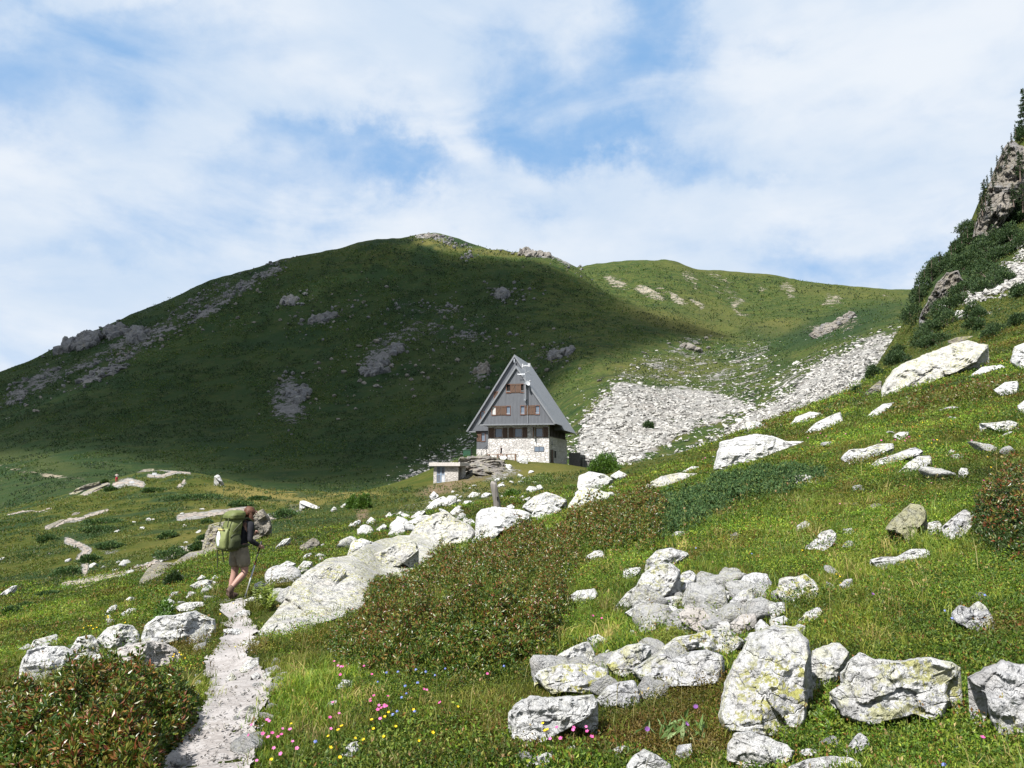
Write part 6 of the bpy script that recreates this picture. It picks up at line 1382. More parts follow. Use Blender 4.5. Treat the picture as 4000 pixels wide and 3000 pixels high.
# ---- her rucksack (rests on her back, a thing of its own)
pk = tag(empty('backpack', (hx_, hy, hz_), RZ), 'large olive green trekking backpack with a white oval patch on its back', 'backpack'); pk.scale = (1.02,) * 3
def blob(name, secs, mat, parent, n=20, p=3.2):
    """stack of super-ellipse sections (x, y, z, rx, ry)"""
    fine_ = []
    for s0, s1 in zip(secs, secs[1:]):
        for j in range(4): fine_.append(tuple(s0[i] + (s1[i] - s0[i]) * j / 4 for i in range(5)))
    fine_.append(secs[-1]); secs = fine_; n = 44
    V, Fc = [], []
    for x, y, z, a, b in secs:
        wv_ = 1 + .05 * fbm(np.array([[math.cos(2 * math.pi * k / n) * 3, math.sin(2 * math.pi * k / n) * 3, z * 22] for k in range(n)]), 3, len(name))
        for k in range(n):
            t_ = 2 * math.pi * k / n; c_, s_ = math.cos(t_), math.sin(t_)
            a_k, b_k = a * wv_[k], b * wv_[k]
            V.append((x + a_k * math.copysign(abs(c_) ** (2 / p), c_), y + b_k * math.copysign(abs(s_) ** (2 / p), s_), z))
    m_ = len(secs)
    for i in range(m_ - 1):
        for k in range(n): Fc.append((i * n + k, i * n + (k + 1) % n, (i + 1) * n + (k + 1) % n, (i + 1) * n + k))
    Fc.append(tuple(range(n - 1, -1, -1))); Fc.append(tuple(range((m_ - 1) * n, m_ * n)))
    return MB().add(V, Fc).build(name, mat, parent, True)
blob('main_bag', [(0, -.19, .84, .10, .06), (0, -.2, .86, .155, .11), (0, -.21, .95, .185, .135), (0, -.19, 1.12, .195, .14), (0, -.15, 1.3, .185, .13), (0, -.12, 1.4, .16, .115), (0, -.115, 1.43, .11, .08)], M_PACK, pk)
blob('lid_pocket', [(0.0, -.13, 1.40, .15, .12), (0.0, -.13, 1.425, .19, .155), (.0, -.12, 1.48, .195, .16), (0, -.10, 1.53, .175, .14), (0, -.09, 1.56, .11, .09)], M_PACK, pk)
fp = blob('front_pocket', [(0, -.315, .88, .13, .04), (0, -.335, .91, .155, .055), (0, -.345, 1.05, .16, .06), (0, -.315, 1.2, .15, .05), (0, -.295, 1.25, .13, .03)], M_PACKL, pk)
ball('white_patch', (-.03, -.392, 1.07), (.062, .02, .135), M_PACKW, pk, 3)
for s_ in (1, -1):
    blob('side_pocket', [(.185 * s_, -.21, .88, .04, .08), (.20 * s_, -.22, .92, .055, .10), (.205 * s_, -.2, 1.05, .05, .10), (.19 * s_, -.185, 1.15, .02, .08)], M_PACKD, pk)
MB().box((-.1, -.372, 1.225), (.1, -.355, 1.245)).build('yellow_trim', plain('pale_yellow', (.62, .5, .18), .6), pk)
m = MB()
for a_, b_ in (((-.14, -.33, 1.28), (-.12, -.29, 1.44)), ((.14, -.33, 1.28), (.12, -.29, 1.44)), ((-.2, -.3, .95), (.2, -.34, .89)), ((.2, -.25, 1.2), (.22, -.1, 1.36)), ((.215, -.3, 1.1), (.2, -.1, 1.25)), ((.21, -.3, .98), (.19, -.08, .9)), ((-.18, -.32, .86), (-.19, -.3, .55)), ((.05, -.36, .88), (.03, -.30, .66)), ((0.1, -.37, 1.22), (-.08, -.36, 1.36))): m.tube(a_, b_, .011, .011, 5)
m.build('straps', M_PACKD, pk)
skin_mesh('shoulder_strap', [[(.12, -.06, 1.38, .025), (.125, .05, 1.425, .024), (.13, .17, 1.36, .024), (.15, .2, 1.18, .02), (.18, .1, 1.02, .018)]], M_PACKD, pk, 1)
skin_mesh('shoulder_strap', [[(-.12, -.06, 1.38, .025), (-.125, .05, 1.425, .024), (-.13, .17, 1.36, .024), (-.15, .2, 1.18, .02), (-.18, .1, 1.02, .018)]], M_PACKD, pk, 1)
skin_mesh('hip_belt', [[(-.12, -.1, .93, .03), (-.175, .0, .93, .03), (-.1, .135, .94, .025), (.1, .135, .94, .025), (.175, .0, .93, .03), (.12, -.1, .93, .03)]], M_PACKD, pk, 1)
# ---- trekking pole in her right hand
tp = tag(empty('trekking_pole', (hx_, hy, hz_), RZ), "silver trekking pole held in the hiker's right hand", 'trekking pole'); tp.scale = (1.02,) * 3
A_, B_ = Vector((.275, .275, 1.0)), Vector((.20, .03, .01)); L_ = lambda f: A_ + (B_ - A_) * f
MB().tube(L_(0), L_(.17), .017, .015, 10).build('grip', M_BLACK, tp, True); MB().tube(L_(.17), L_(.42), .010, .010, 8).build('upper_tube', M_BLACK, tp, True)
MB().tube(L_(.38), L_(.42), .012, .012, 8).build('red_collar', M_REDCL, tp, True); MB().tube(L_(.42), L_(.97), .015, .012, 8).build('lower_tube', M_WHITE, tp, True)
MB().tube(L_(.66), L_(.69), .013, .013, 8).build('clamp', M_BLACK, tp, True); MB().tube(L_(.93), L_(.94), .028, .028, 10).build('basket', M_BLACK, tp, True); MB().tube(L_(.97), L_(1.0), .006, .003, 6).build('tip', M_STEEL, tp, True)
# ---- two far walkers
JW = dict(pelvis=(0, 0, .93), chest=(0, .03, 1.30), neck=(0, .05, 1.50), head=(0, .085, 1.63), shL=(-.19, .03, 1.42), shR=(.19, .03, 1.42), elL=(-.25, .08, 1.15), haL=(-.22, .24, .98), elR=(.25, -.06, 1.14), haR=(.23, .0, .90),
          hipL=(-.09, 0, .88), knL=(-.10, -.02, .48), anL=(-.10, -.30, .14), heelL=(-.10, -.36, .10), toeL=(-.10, -.20, .03), hipR=(.09, 0, .88), knR=(.10, .2, .50), anR=(.10, .27, .08), heelR=(.10, .22, .04), toeR=(.10, .44, .03))
mp = hut_world(-2.15, -0.9, 0); my_ = mp.y; mz_ = float(P(1963, 1786, my_)[2])
person((mp.x, mp.y, mz_), math.radians(90) - TH, JW, 'person in black T-shirt and shorts striding past the hut bench', None, dict(hair=M_DARKHAIR, top=M_JACKET, bottom=M_BLACK, shoe=M_BOOT, sock=M_SOCK), 1.0, 'short', 'shorts', fine=False)
JS = dict(JW); JS.update(knL=(-.1, -.05, .48), anL=(-.1, -.16, .1), heelL=(-.1, -.21, .05), toeL=(-.1, -.02, .03), knR=(.1, .08, .5), anR=(.1, .1, .08), heelR=(.1, .05, .04), toeR=(.1, .26, .03), elL=(-.27, .06, 1.2), haL=(-.13, .26, 1.36), elR=(.27, .06, 1.2), haR=(.13, .26, 1.36))
ry_ = float(S1.hit([455], [1884])[0]); rp = P(455, 1884, ry_)
person(tuple(rp), math.radians(200), JS, 'tiny distant person in red trousers and pale top on the knoll', None, dict(hair=M_DARKHAIR, top=M_PALECL, bottom=M_REDCL, shoe=M_BOOT, sock=M_SOCK), 1.0, 'long', 'trousers', fine=False)
# ================================================================ footpath
PATHP = [(1000, 2452), (1075, 2470), (1010, 2510), (985, 2560), (1045, 2610), (1082, 2680), (1050, 2760), (1010, 2860), (985, 3050), (960, 3300), (500, 3300), (610, 3020), (735, 2860), (800, 2740), (795, 2640), (775, 2590), (830, 2530), (860, 2480), (880, 2452), (935, 2440)]
PATH2 = [(935, 2460), (880, 2452), (905, 2430), (870, 2400), (860, 2368), (935, 2350), (985, 2352), (960, 2380), (960, 2410), (990, 2440), (1000, 2460)]
ga = np.linspace(-0.62, -0.2, 330); gl = np.linspace(math.log(2.4), math.log(14.2), 460)
AA, LL = np.meshgrid(ga, gl); Yp = np.exp(LL); Xp = AA * Yp; Zp = S1.z(Xp, Yp)
px_, py_ = proj(Xp, Yp, Zp)
wobx = 42 * fbm(p3(Xp * 2.6, Yp * 2.6), 5, 301, .65)
dP = np.maximum(sdist(px_ + wobx, py_ + wobx * .4, PATHP), sdist(px_ + wobx * .6, py_ + wobx * .3, PATH2) + 20)
keep = dP > 16
Zp = Zp + 0.012 + 0.012 * fbm(p3(Xp * 6, Yp * 6), 3, 303) - 0.035 * sstep(0, 60, dP) + .03
V = np.stack([Xp, Yp, Zp], -1).reshape(-1, 3); Q = grid_quads(*AA.shape); Q = Q[keep.ravel()[Q].all(1)]
used = np.unique(Q); remap = np.full(len(V), -1); remap[used] = np.arange(len(used))
tag(obj('path', mesh_np('path', V[used], remap[Q], mat=M_PATH)), kind='structure')

# worn trails winding over the far meadow
ga = np.linspace(-0.74, -0.24, 760); gl = np.linspace(math.log(36), math.log(172), 620)
AA, LL = np.meshgrid(ga, gl); Yp = np.exp(LL); Xp = AA * Yp; Zp = S1.z(Xp, Yp); px_, py_ = proj(Xp, Yp, Zp)
wb = fbm(p3(px_ / 38, py_ / 22), 4, 311); m_ = lines(px_, py_ + 9 * wb, [(a, w * (1.0 if w > 18 else 0.72), 1) for a, w, s in TRAILS])
keep = (m_ + 1.1 * fbm(p3(px_ / 11, py_ / 5), 4, 313, .65) > .62)
V = np.stack([Xp, Yp, Zp + .035], -1).reshape(-1, 3); Q = grid_quads(*AA.shape); Q = Q[keep.ravel()[Q].all(1)]
used = np.unique(Q); remap = np.full(len(V), -1); remap[used] = np.arange(len(used))
tag(obj('path', mesh_np('meadow_trails', V[used], remap[Q], mat=M_TRAIL)), kind='structure')

# ================================================================ vegetation builders
def norm(v): return v / (np.linalg.norm(v, axis=-1, keepdims=True) + 1e-9)
def blades(pos, hgt, wid, lean, colb, colt):
    """curved grass blades, five points each"""
    n = len(pos); az = rng.uniform(0, 2 * math.pi, n); d = np.stack([np.cos(az), np.sin(az), 0 * az], -1)
    az2 = rng.uniform(0, 2 * math.pi, n); sd = np.stack([np.cos(az2), np.sin(az2), 0 * az2], -1) * (wid / 2)[:, None]
    up = np.array([0, 0, 1.0]); L = (lean * hgt)[:, None] * d
    mid = pos + up * (hgt * 0.55)[:, None] + L * 0.35; tip = pos + up * (hgt * (1 - 0.35 * lean))[:, None] + L
    V = np.stack([pos - sd, pos + sd, mid + sd * .75, mid - sd * .75, tip], 1).reshape(-1, 3)
    b = (np.arange(n) * 5)[:, None]
    Q = b + np.array([[0, 1, 2, 3]]); T = b + np.array([[3, 2, 4]])
    C = np.stack([colb, colb, (colb + colt) / 2, (colb + colt) / 2, colt], 1).reshape(-1, 3)
    return V, Q, T, C
def leaves(pos, d, ln, wd, col, fold=0.25):
    """leaf = two folded halves, diamond outline"""
    n = len(pos); d = norm(d); r = norm(np.cross(d, rng.normal(size=(n, 3)))); nn = np.cross(r, d)
    m = pos + d * (ln * .52)[:, None]
    a = m + r * (wd / 2)[:, None] + nn * (wd * fold)[:, None]; c = m - r * (wd / 2)[:, None] + nn * (wd * fold)[:, None]
    V = np.stack([pos, a, pos + d * ln[:, None], c], 1).reshape(-1, 3)
    Q = (np.arange(n) * 4)[:, None] + np.array([[0, 1, 2, 3]])
    return V, Q, np.repeat(col, 4, 0)
def palette(n, pal, jit=0.18):
    w = np.array([p[0] for p in pal]); k = rng.choice(len(pal), n, p=w / w.sum())
    return 0.98 * np.array([p[1] for p in pal])[k] * (1 + jit * rng.normal(size=(n, 1))).clip(.4, 1.8)
P_GRASS = [(5, (.100, .166, .018)), (4, (.165, .198, .027)), (4, (.050, .098, .012)), (.9, (.22, .19, .06)), (.6, (.16, .10, .035))]
P_BILB = [(5, (.098, .162, .015)), (5, (.042, .085, .010)), (2.8, (.175, .21, .026)), (.9, (.17, .085, .025))]
P_RHODO = [(5, (.028, .064, .010)), (4, (.068, .112, .015)), (2.6, (.150, .160, .023)), (.6, (.13, .055, .015))]
P_RTOP = [(1.7, (.135, .042, .016)), (2.4, (.115, .115, .02)), (1.0, (.18, .10, .025)), (2.4, (.055, .088, .012))]
P_JUN = [(4, (.036, .078, .024)), (3, (.060, .105, .036)), (2, (.020, .044, .014)), (1.6, (.105, .14, .035))]
P_PINE = [(5, (.022, .044, .016)), (3, (.036, .064, .020)), (1.2, (.055, .085, .024))]
P_BUSH = [(4, (.050, .105, .014)), (3, (.085, .150, .020)), (1.5, (.028, .060, .010))]

def off_rocks(q, grow=0.0):
    ok = np.ones(len(q), bool)
    for pp in BOULD:
        a = np.array(pp); lo, hi = a.min(0), a.max(0)
        c = (q[:, 0] > lo[0]) & (q[:, 0] < hi[0]) & (q[:, 1] > lo[1]) & (q[:, 1] < hi[1]) & ok
        i = np.where(c)[0]
        if len(i): ok[i[in_poly(q[i, 0], q[i, 1], pp)]] = False
    return ok
# shrub footprints (photo pixels): used for the canopies and to thin the grass below them
SH = {}
SH['A'] = px('C1', (-120, 1330), (120, 1290), (280, 1250), (450, 1195), (560, 1150), (700, 1125), (850, 1140), (980, 1110), (1060, 1120), (1080, 1190), (1070, 1300), (1000, 1420), (900, 1500), (850, 1760), (-120, 1760))
SH['B1'] = px('C2', (330, 1010), (450, 950), (560, 890), (800, 830), (1000, 800), (1300, 760), (1500, 760), (1690, 740), (1720, 850), (1680, 960), (1560, 1100), (1300, 1200), (1100, 1220), (700, 1190), (450, 1150), (390, 1080))
SH['B2'] = px('C2', (565, 880), (580, 775), (700, 725), (850, 695), (1000, 645), (1150, 590), (1300, 545), (1420, 480), (1520, 500), (1680, 560), (1780, 640), (1700, 740), (1500, 760), (1300, 760), (1000, 800), (800, 830))
SH['B3'] = px('C2', (1500, 510), (1700, 420), (1850, 400), (2000, 350), (2212, 315), (2300, 330), (2250, 450), (2150, 600), (2000, 610), (1850, 600), (1700, 600), (1600, 560))
SH['C'] = px('C3', (200, 465), (330, 420), (480, 385), (600, 325), (800, 290), (1000, 280), (1150, 300), (1240, 340), (1200, 372), (1120, 390), (1000, 425), (900, 455), (700, 505), (560, 565), (450, 645), (250, 700), (100, 690), (0, 640), (-20, 560), (60, 510))
SH['D'] = px('C3', (1900, 560), (1930, 470), (2000, 395), (2100, 340), (2212, 310), (2330, 330), (2330, 720), (2130, 720), (2020, 690), (1940, 640))
SH['E'] = px('C4', (1500, 880), (1570, 800), (1640, 745), (1740, 700), (1900, 670), (2100, 620), (2212, 605), (2300, 610), (2290, 660), (2090, 690), (2060, 735), (1900, 770), (1750, 790), (1620, 815))
SH['F'] = px('C4', (1290, 785), (1380, 748), (1500, 718), (1590, 722), (1560, 760), (1450, 782), (1330, 810))
SH['G'] = px('C4', (1020, 870), (1100, 830), (1190, 800), (1240, 810), (1150, 850), (1080, 880))

def canopy(name, label, cat, poly, H, n, ln, pal, pal_top=None, top_share=0.35, ros=7, mat=M_LEAF, wr=0.34, rough=0.5, group=None, stems=30, bump=1.7):
    poly = np.array(poly); n0 = n // ros
    q = sample_poly(poly, n0)
    Yc = np.nanmedian(S1.hit(*(poly.mean(0)[:, None] + np.zeros((2, 1)))))
    d = sdist(q[:, 0], q[:, 1], poly) * (1 + .7 * fbm(p3(q[:, 0] / 45, q[:, 1] / 30), 3, 405)) - 26 * np.abs(fbm(p3(q[:, 0] / 60, q[:, 1] / 40), 3, 406))
    kq = d > 0; q, d = q[kq], d[kq]
    Y = S1.hit(q[:, 0], q[:, 1] + 0.5 * H * F / Yc); Y = np.where(np.isnan(Y), S1.hit(q[:, 0], q[:, 1]), Y)
    ok = ~np.isnan(Y); q, Y, d = q[ok], Y[ok], d[ok]
    a, _ = ray(q[:, 0], q[:, 1]); X = a * Y
    lump = fbm(p3(X * bump, Y * bump), 4, 401, .6) * 1.25
    h = H * np.sqrt(np.clip(d * Y / F / (0.75 * H), 0.02, 1)) * (0.75 + 0.95 * lump).clip(.1)
    nc = int(np.clip(len(X) / 90, 12, 160)); ic = rng.choice(len(X), nc, replace=False); ms = math.sqrt((X.max() - X.min()) * (Y.max() - Y.min()) / nc)
    dm = np.full(len(X), 9.0)
    for j in ic: dm = np.minimum(dm, np.hypot(X - X[j], (Y - Y[j]) * .8))
    h = h * (0.30 + 0.95 * np.sqrt(np.clip(1 - (dm / (1.1 * ms)) ** 2, 0, 1)))
    thin = rng.random(len(h)) < np.clip(d / 38, .12, 1)
    X, Y, h, d, lump = X[thin], Y[thin], h[thin], d[thin], lump[thin]
    u = rng.random(len(h)) ** 2.0
    z0 = S1.z(X, Y); z = z0 + h * (1 - u * 0.85) * np.where(rng.random(len(h)) < .03, 1.25, 1.0)
    C0 = np.stack([X, Y, z], -1)
    up = norm(np.stack([rng.normal(0, .45, len(X)), rng.normal(-.15, .45, len(X)), np.ones(len(X))], -1))
    pos = np.repeat(C0, ros, 0); upr = np.repeat(up, ros, 0)
    d3 = norm(norm(rng.normal(size=pos.shape)) * 0.9 + upr * 0.75)
    sc = np.maximum(1.0, np.repeat(Y, ros) / 9.0)
    L = ln * rng.uniform(.7, 1.25, len(pos)) * sc
    pos = pos + d3 * 0.006
    col = palette(len(pos), pal)
    if pal_top:
        istop = np.repeat((u < top_share) & (lump + 0.25 * rng.normal(size=len(u)) > -0.12), ros) & (rng.random(len(pos)) < .75)
        ct = palette(len(pos), pal_top); col = np.where(istop[:, None], ct, col)
    V, Q, Cc = leaves(pos, d3, L, L * wr, col)
    c = np.array([C0[:, 0].mean(), C0[:, 1].mean(), z0.min()])
    root = tag(empty(name, c), label, cat, group)
    obj('foliage', mesh_np('foliage', V - c, Q, mat=mat, col=Cc, smooth=False), root)
    if stems:
        m = MB(); k = rng.choice(len(X), min(stems, len(X)), replace=False)
        for i in k:
            p0 = Vector((X[i], Y[i], z0[i] - .03)) - Vector(c); p2 = Vector(C0[i]) - Vector(c); b = p0.lerp(p2, .5) + Vector((random.gauss(0, .08), random.gauss(0, .08), 0))
            m.tube((0, 0, max(0, float(S1.z(c[0], c[1])) - c[2]) - .06), p0, .008, .008, 4); m.tube(p0, b, .009, .007, 5).tube(b, p2, .007, .003, 5)
        m.build('stems', M_TWIG, root)
    return root
canopy('rhododendron_bush', 'rust tipped alpenrose bush filling the lower left corner beside the path', 'bush', SH['A'], 0.42, 85000, .040, P_RHODO, P_RTOP, .4, stems=40)
canopy('rhododendron_bush', 'large lower lobe of the red brown alpenrose thicket in mid foreground', 'bush', SH['B1'], 0.62, 170000, .034, P_RHODO, P_RTOP, .5, stems=50)
canopy('rhododendron_bush', 'upper lobe of the red brown alpenrose thicket against the long slab', 'bush', SH['B2'], 0.58, 90000, .034, P_RHODO, P_RTOP, .55, stems=20)
canopy('rhododendron_bush', 'alpenrose thicket running right toward the blue green juniper', 'bush', SH['B3'], 0.58, 64000, .035, P_RHODO, P_RTOP, .5, stems=14)
canopy('juniper_bush', 'low spreading blue green juniper mat below the pitted boulder', 'bush', SH['C'], 0.30, 90000, .038, P_JUN, None, 0, 8, M_NEEDLE, .3, stems=20)
canopy('rhododendron_bush', 'dark alpenrose bush with reddish tips at the right picture edge', 'bush', SH['D'], 0.7, 32000, .040, [(5, (.028, .052, .011)), (2, (.055, .085, .016)), (.6, (.15, .04, .018))], P_RTOP, .12, stems=14)
canopy('rhododendron_bush', 'long green and rust thicket under the cream coloured slab', 'bush', SH['E'], 0.4, 20000, .032, [(4, (.075, .105, .018)), (3, (.11, .13, .02)), (2, (.13, .075, .02))], P_RTOP, .35, stems=0)
canopy('rhododendron_bush', 'narrow rust green thicket strip on the crest before the scree', 'bush', SH['F'], 0.35, 5000, .032, [(4, (.095, .12, .02)), (2, (.13, .085, .02))], P_RTOP, .45, stems=0)
canopy('rhododendron_bush', 'dull red thicket strip left of the crest slabs by the scree', 'bush', SH['G'], 0.3, 4000, .032, [(4, (.095, .11, .02)), (2, (.13, .085, .02))], P_RTOP, .5, stems=0)
canopy('green_bush', 'small yellow green bush growing among the lichen boulders', 'bush', px('C5', (980, 850), (1040, 790), (1090, 730), (1150, 690), (1240, 700), (1320, 750), (1300, 800), (1180, 830), (1100, 870)), 0.28, 9000, .02, [(4, (.15, .17, .026)), (3, (.10, .14, .02)), (1, (.2, .19, .05))], None, 0, 8, M_NEEDLE, .3, stems=6)
canopy('green_bush', 'leafy green tuft between the knobbly and the lichen boulder', 'bush', px('C6', (770, 1240), (830, 1180), (900, 1200), (950, 1260), (960, 1330), (860, 1350), (780, 1320)), 0.3, 6000, .026, P_BILB, None, 0, 6, M_LEAF, .4, stems=5)
canopy('green_bush', 'light green bush on the slope below the hiker', 'bush', px('C1', (790, 840), (830, 780), (900, 770), (950, 800), (940, 840), (860, 870)), 0.55, 6000, .045, P_BUSH, None, 0, 6, M_LEAF, .4, stems=6)
canopy('green_bush', 'green shrub patch on the bank in front of the hut', 'bush', px('C2', (1400, 260), (1450, 225), (1520, 208), (1600, 225), (1640, 260), (1560, 278), (1460, 272)), 0.5, 9000, .022, [(4, (.06, .10, .018)), (2, (.10, .13, .02))], None, 0, 6, M_LEAF, .4, stems=0)
canopy('green_bush', 'strip of tall green weeds at the foot of the hut left of the bench', 'bush', px('CH', (380, 1270), (450, 1240), (560, 1225), (680, 1215), (730, 1240), (600, 1275), (450, 1290)), 0.55, 7000, .022, [(4, (.05, .10, .018)), (2, (.08, .12, .02))], None, 0, 6, M_LEAF, .3, stems=0)

# ---- domed bushes and junipers standing on the slope: (crop, cx, cy, rx, ry, label)
def hit_below(sheet, x, y):
    for k in range(40):
        Yh = float(sheet.hit([x], [y + 8 * k])[0])
        if not np.isnan(Yh) and Yh < 205 + 1e4 * (sheet is S2): return Yh
    return 150.0
def dome(name, label, c, cx, cy, rx, ry, pal, mat=M_LEAF, n=1800, group=None, squash=1.0, sheet=S1, card=None, hk=1.75):
    (bx_, by_), = px(c, (cx, cy + ry * .8)); s = CROP[c][2]
    Yb = hit_below(sheet, bx_, by_)
    p = P(bx_, by_, Yb); R = rx / s / F * Yb; Hh = hk * ry / s / F * Yb
    q = norm(rng.normal(size=(n, 3))); q[:, 2] = np.abs(q[:, 2])
    lump = 1 + .55 * fbm(q * 2.3 + cx, 3, int(cx) % 997) ; rr = rng.uniform(.55, 1.0, n) ** .6 * lump
    w = q * rr[:, None] * np.array([R, R * .85 * squash, Hh])
    d = norm(q * .8 + rng.normal(size=(n, 3)) * .6 + np.array([0, 0, .35]))
    L = (card or max(.05, 2.0 * Yb / 745)) * rng.uniform(.7, 1.3, n)
    V, Q, Cc = leaves(w, d, L, L * .4, palette(n, pal))
    root = tag(empty(name, p), label, 'bush', group)
    root.location.z = float(S1.z(p[0], p[1])) if sheet is S1 else p[2]
    obj('foliage', mesh_np('foliage', V, Q, mat=mat, col=Cc, smooth=False), root)
    m = MB()
    for k in range(5):
        a_ = random.uniform(0, 6.28); m.tube((0, 0, -.1 * Hh), (R * .5 * math.cos(a_), R * .4 * math.sin(a_), Hh * .55), R * .04, R * .015, 5)
    m.build('stems', M_BARK, root)
    return root
dome('green_bush', 'round bright green bush on the crest right of the hut', 'C2', 1890, 165, 78, 55, P_BUSH, n=7000)
dome('green_bush', 'dark green leafy bush at the near end of the flat meadow', 'C2', 580, 365, 45, 42, P_BUSH, n=3000)
dome('green_bush', 'smaller leafy bush left of another at the meadow end', 'C2', 520, 368, 28, 38, P_BUSH, n=2000)
dome('green_bush', 'dark upright bush on the slope left of the hiker', 'C1', 940, 645, 48, 42, P_PINE, n=3000)
dome('green_bush', 'dark bush below the white rocks near the wooden post', 'C2', 1380, 322, 38, 22, P_BUSH, n=1800)
for l, c, a, b, rx, ry in [('flat juniper dome straight above the hiker', 'C1', 1310, 228, 66, 22), ('dark juniper dome right behind the head of the hiker', 'C1', 1392, 308, 48, 38), ('wide juniper dome right of the hiker on the meadow', 'C1', 1550, 276, 82, 40), ('juniper cushion beside the trail above the rock ledge', 'C1', 910, 395, 50, 26), ('long juniper mat on top of the rock ledge', 'C1', 935, 488, 95, 50), ('juniper clump at the right end of the rock ledge', 'C1', 1070, 455, 45, 30), ('little juniper above the ledge near the backpack', 'C1', 1112, 408, 36, 20),
                           ('juniper cushion in the bend of the zigzag trail', 'C1', 490, 522, 60, 32), ('juniper mat below the bend of the zigzag trail', 'C1', 355, 590, 72, 40), ('juniper cushion left of the top of the zigzag', 'C1', 258, 415, 52, 28), ('low juniper between the two trail arms', 'C1', 600, 450, 70, 22), ('left of two dark junipers near the left edge', 'C1', 58, 800, 48, 26), ('right of two dark junipers near the left edge', 'C1', 142, 776, 40, 20), ('little juniper beside the path above the pale rocks', 'C1', 1118, 328, 26, 12),
                           ('dark juniper mat in the middle of the far meadow', 'C1', 560, 320, 110, 20), ('second dark mat below the longest one on the meadow', 'C1', 540, 362, 90, 18), ('juniper streak under the brown grass of the knoll', 'C1', 1060, 190, 150, 16), ('juniper streak left of the knoll crest', 'C1', 830, 155, 60, 12), ('low juniper on the brown crest above the hiker', 'C1', 1400, 200, 45, 10), ('dark juniper by the left knoll ledges', 'C1', 565, 100, 16, 12), ('juniper right of the walker on the knoll', 'C1', 600, 150, 30, 14), ('juniper mat under the pink scar at left', 'C1', 270, 715, 55, 16)]:
    dome('juniper_bush', l, c, a, b, rx, ry, P_JUN, M_NEEDLE, 2600, hk=1.05)
G = 'dwarf pines covering the slope under the cliff'
DP = [(695, 704, 26, 20), (727, 686, 24, 20), (766, 642, 22, 20), (1010, 150, 22, 24), (900, 665, 75, 36), (820, 722, 62, 30), (870, 770, 62, 34), (960, 655, 50, 40), (1000, 560, 42, 34), (1000, 490, 30, 40), (760, 772, 60, 30), (700, 795, 50, 32), (700, 745, 30, 26), (840, 842, 70, 36), (905, 870, 60, 36), (850, 905, 72, 32), (720, 930, 60, 30), (620, 1025, 60, 42), (700, 985, 40, 26), (770, 1040, 40, 36), (640, 1082, 60, 36), (560, 1125, 60, 40), (525, 1175, 55, 46), (480, 1050, 46, 56), (860, 1150, 40, 24), (995, 1085, 30, 26), (405, 1240, 46, 26), (375, 1282, 42, 26), (800, 1118, 22, 16), (1000, 930, 40, 30), (640, 790, 36, 30), (590, 790, 40, 36), (560, 850, 44, 50), (530, 910, 40, 44), (505, 960, 36, 36), (1005, 700, 36, 36), (940, 740, 46, 26), (780, 830, 46, 26), (670, 860, 36, 24), (760, 900, 46, 24), (1020, 400, 24, 50), (590, 1180, 50, 26), (930, 600, 30, 22)]
for a, b, rx, ry in DP + [(a + 28 * math.sin(k * 2.4), b + 22 * math.cos(k * 1.7), 38, 24) for k, (a, b, c_, d_) in enumerate(DP[:36])]:
    rx, ry = rx * 1.25, ry * 1.2
    dome('dwarf_pine', 'dwarf mountain pine in the dark carpet under the right hand cliff', 'C7', a, b, rx, ry, P_PINE, M_NEEDLE, 1500, G)
dome('dwarf_pine', 'lone dark dwarf pine at the tip of the scree below the cream slab', 'C7', 280, 1345, 46, 36, P_PINE, M_NEEDLE, 2200)
dome('dwarf_pine', 'small dark shrub at the scree edge left of the cream slab', 'C7', 190, 1432, 20, 16, P_PINE, M_NEEDLE, 900)
dome('dwarf_pine', 'single dark shrub in the middle of the white scree', 'C4', 590, 842, 22, 15, P_PINE, M_NEEDLE, 900, sheet=S2)

# ---- conifers on the cliff: three kinds, copied with their parts
def conifer(seed, h, r, dens=1500, lean=0.0):
    rr = np.random.default_rng(seed)
    root = empty('pine_tree', (0, 0, 0))
    m = MB(); m.tube((0, 0, -.8), (lean * .5, 0, h * .55), h * .024, h * .014, 7).tube((lean * .5, 0, h * .55), (lean, 0, h * .97), h * .014, h * .003, 7)
    P_, D_ = [], []
    nb = 46
    for k in range(nb):
        f = 0.10 + 0.88 * (k / nb) ** .9; a = rr.uniform(0, 6.28); L = r * (1 - f) ** .7 * rr.uniform(.45, 1.15) + .12 * r
        dv = np.array([math.cos(a), math.sin(a), rr.uniform(-.25, .25)]); b = np.array([lean * f, 0, f * h])
        m.tube(tuple(b), tuple(b + dv * L * .8), h * .005, h * .002, 4)
        c = max(8, int(dens / nb * L / r * 1.6)); t_ = rr.uniform(.2, 1.0, c)
        P_.append(b + dv * (L * t_)[:, None] + rr.normal(0, .012 * h * .5 + .03 * r, (c, 3))); D_.append(dv + rr.normal(0, .6, (c, 3)))
    pos = np.concatenate(P_); d = np.concatenate(D_)
    L = rr.uniform(.16, .32, len(pos)) * h / 8
    V, Q, Cc = leaves(pos, d, L, L * .45, palette(len(pos), P_PINE))
    m.build('trunk', M_BARK, root); obj('crown', mesh_np('crown', V, Q, mat=M_NEEDLE, col=Cc, smooth=False), root)
    return root
PROTO = [conifer(1, 8, 0.95, 2200), conifer(2, 8, 1.25, 2800, .3), conifer(3, 8, 2.6, 3200, .5)]
def copy_tree(o):
    c = o.copy(); COL.objects.link(c)
    for ch in o.children:
        d = ch.copy(); COL.objects.link(d); d.parent = c
    return c
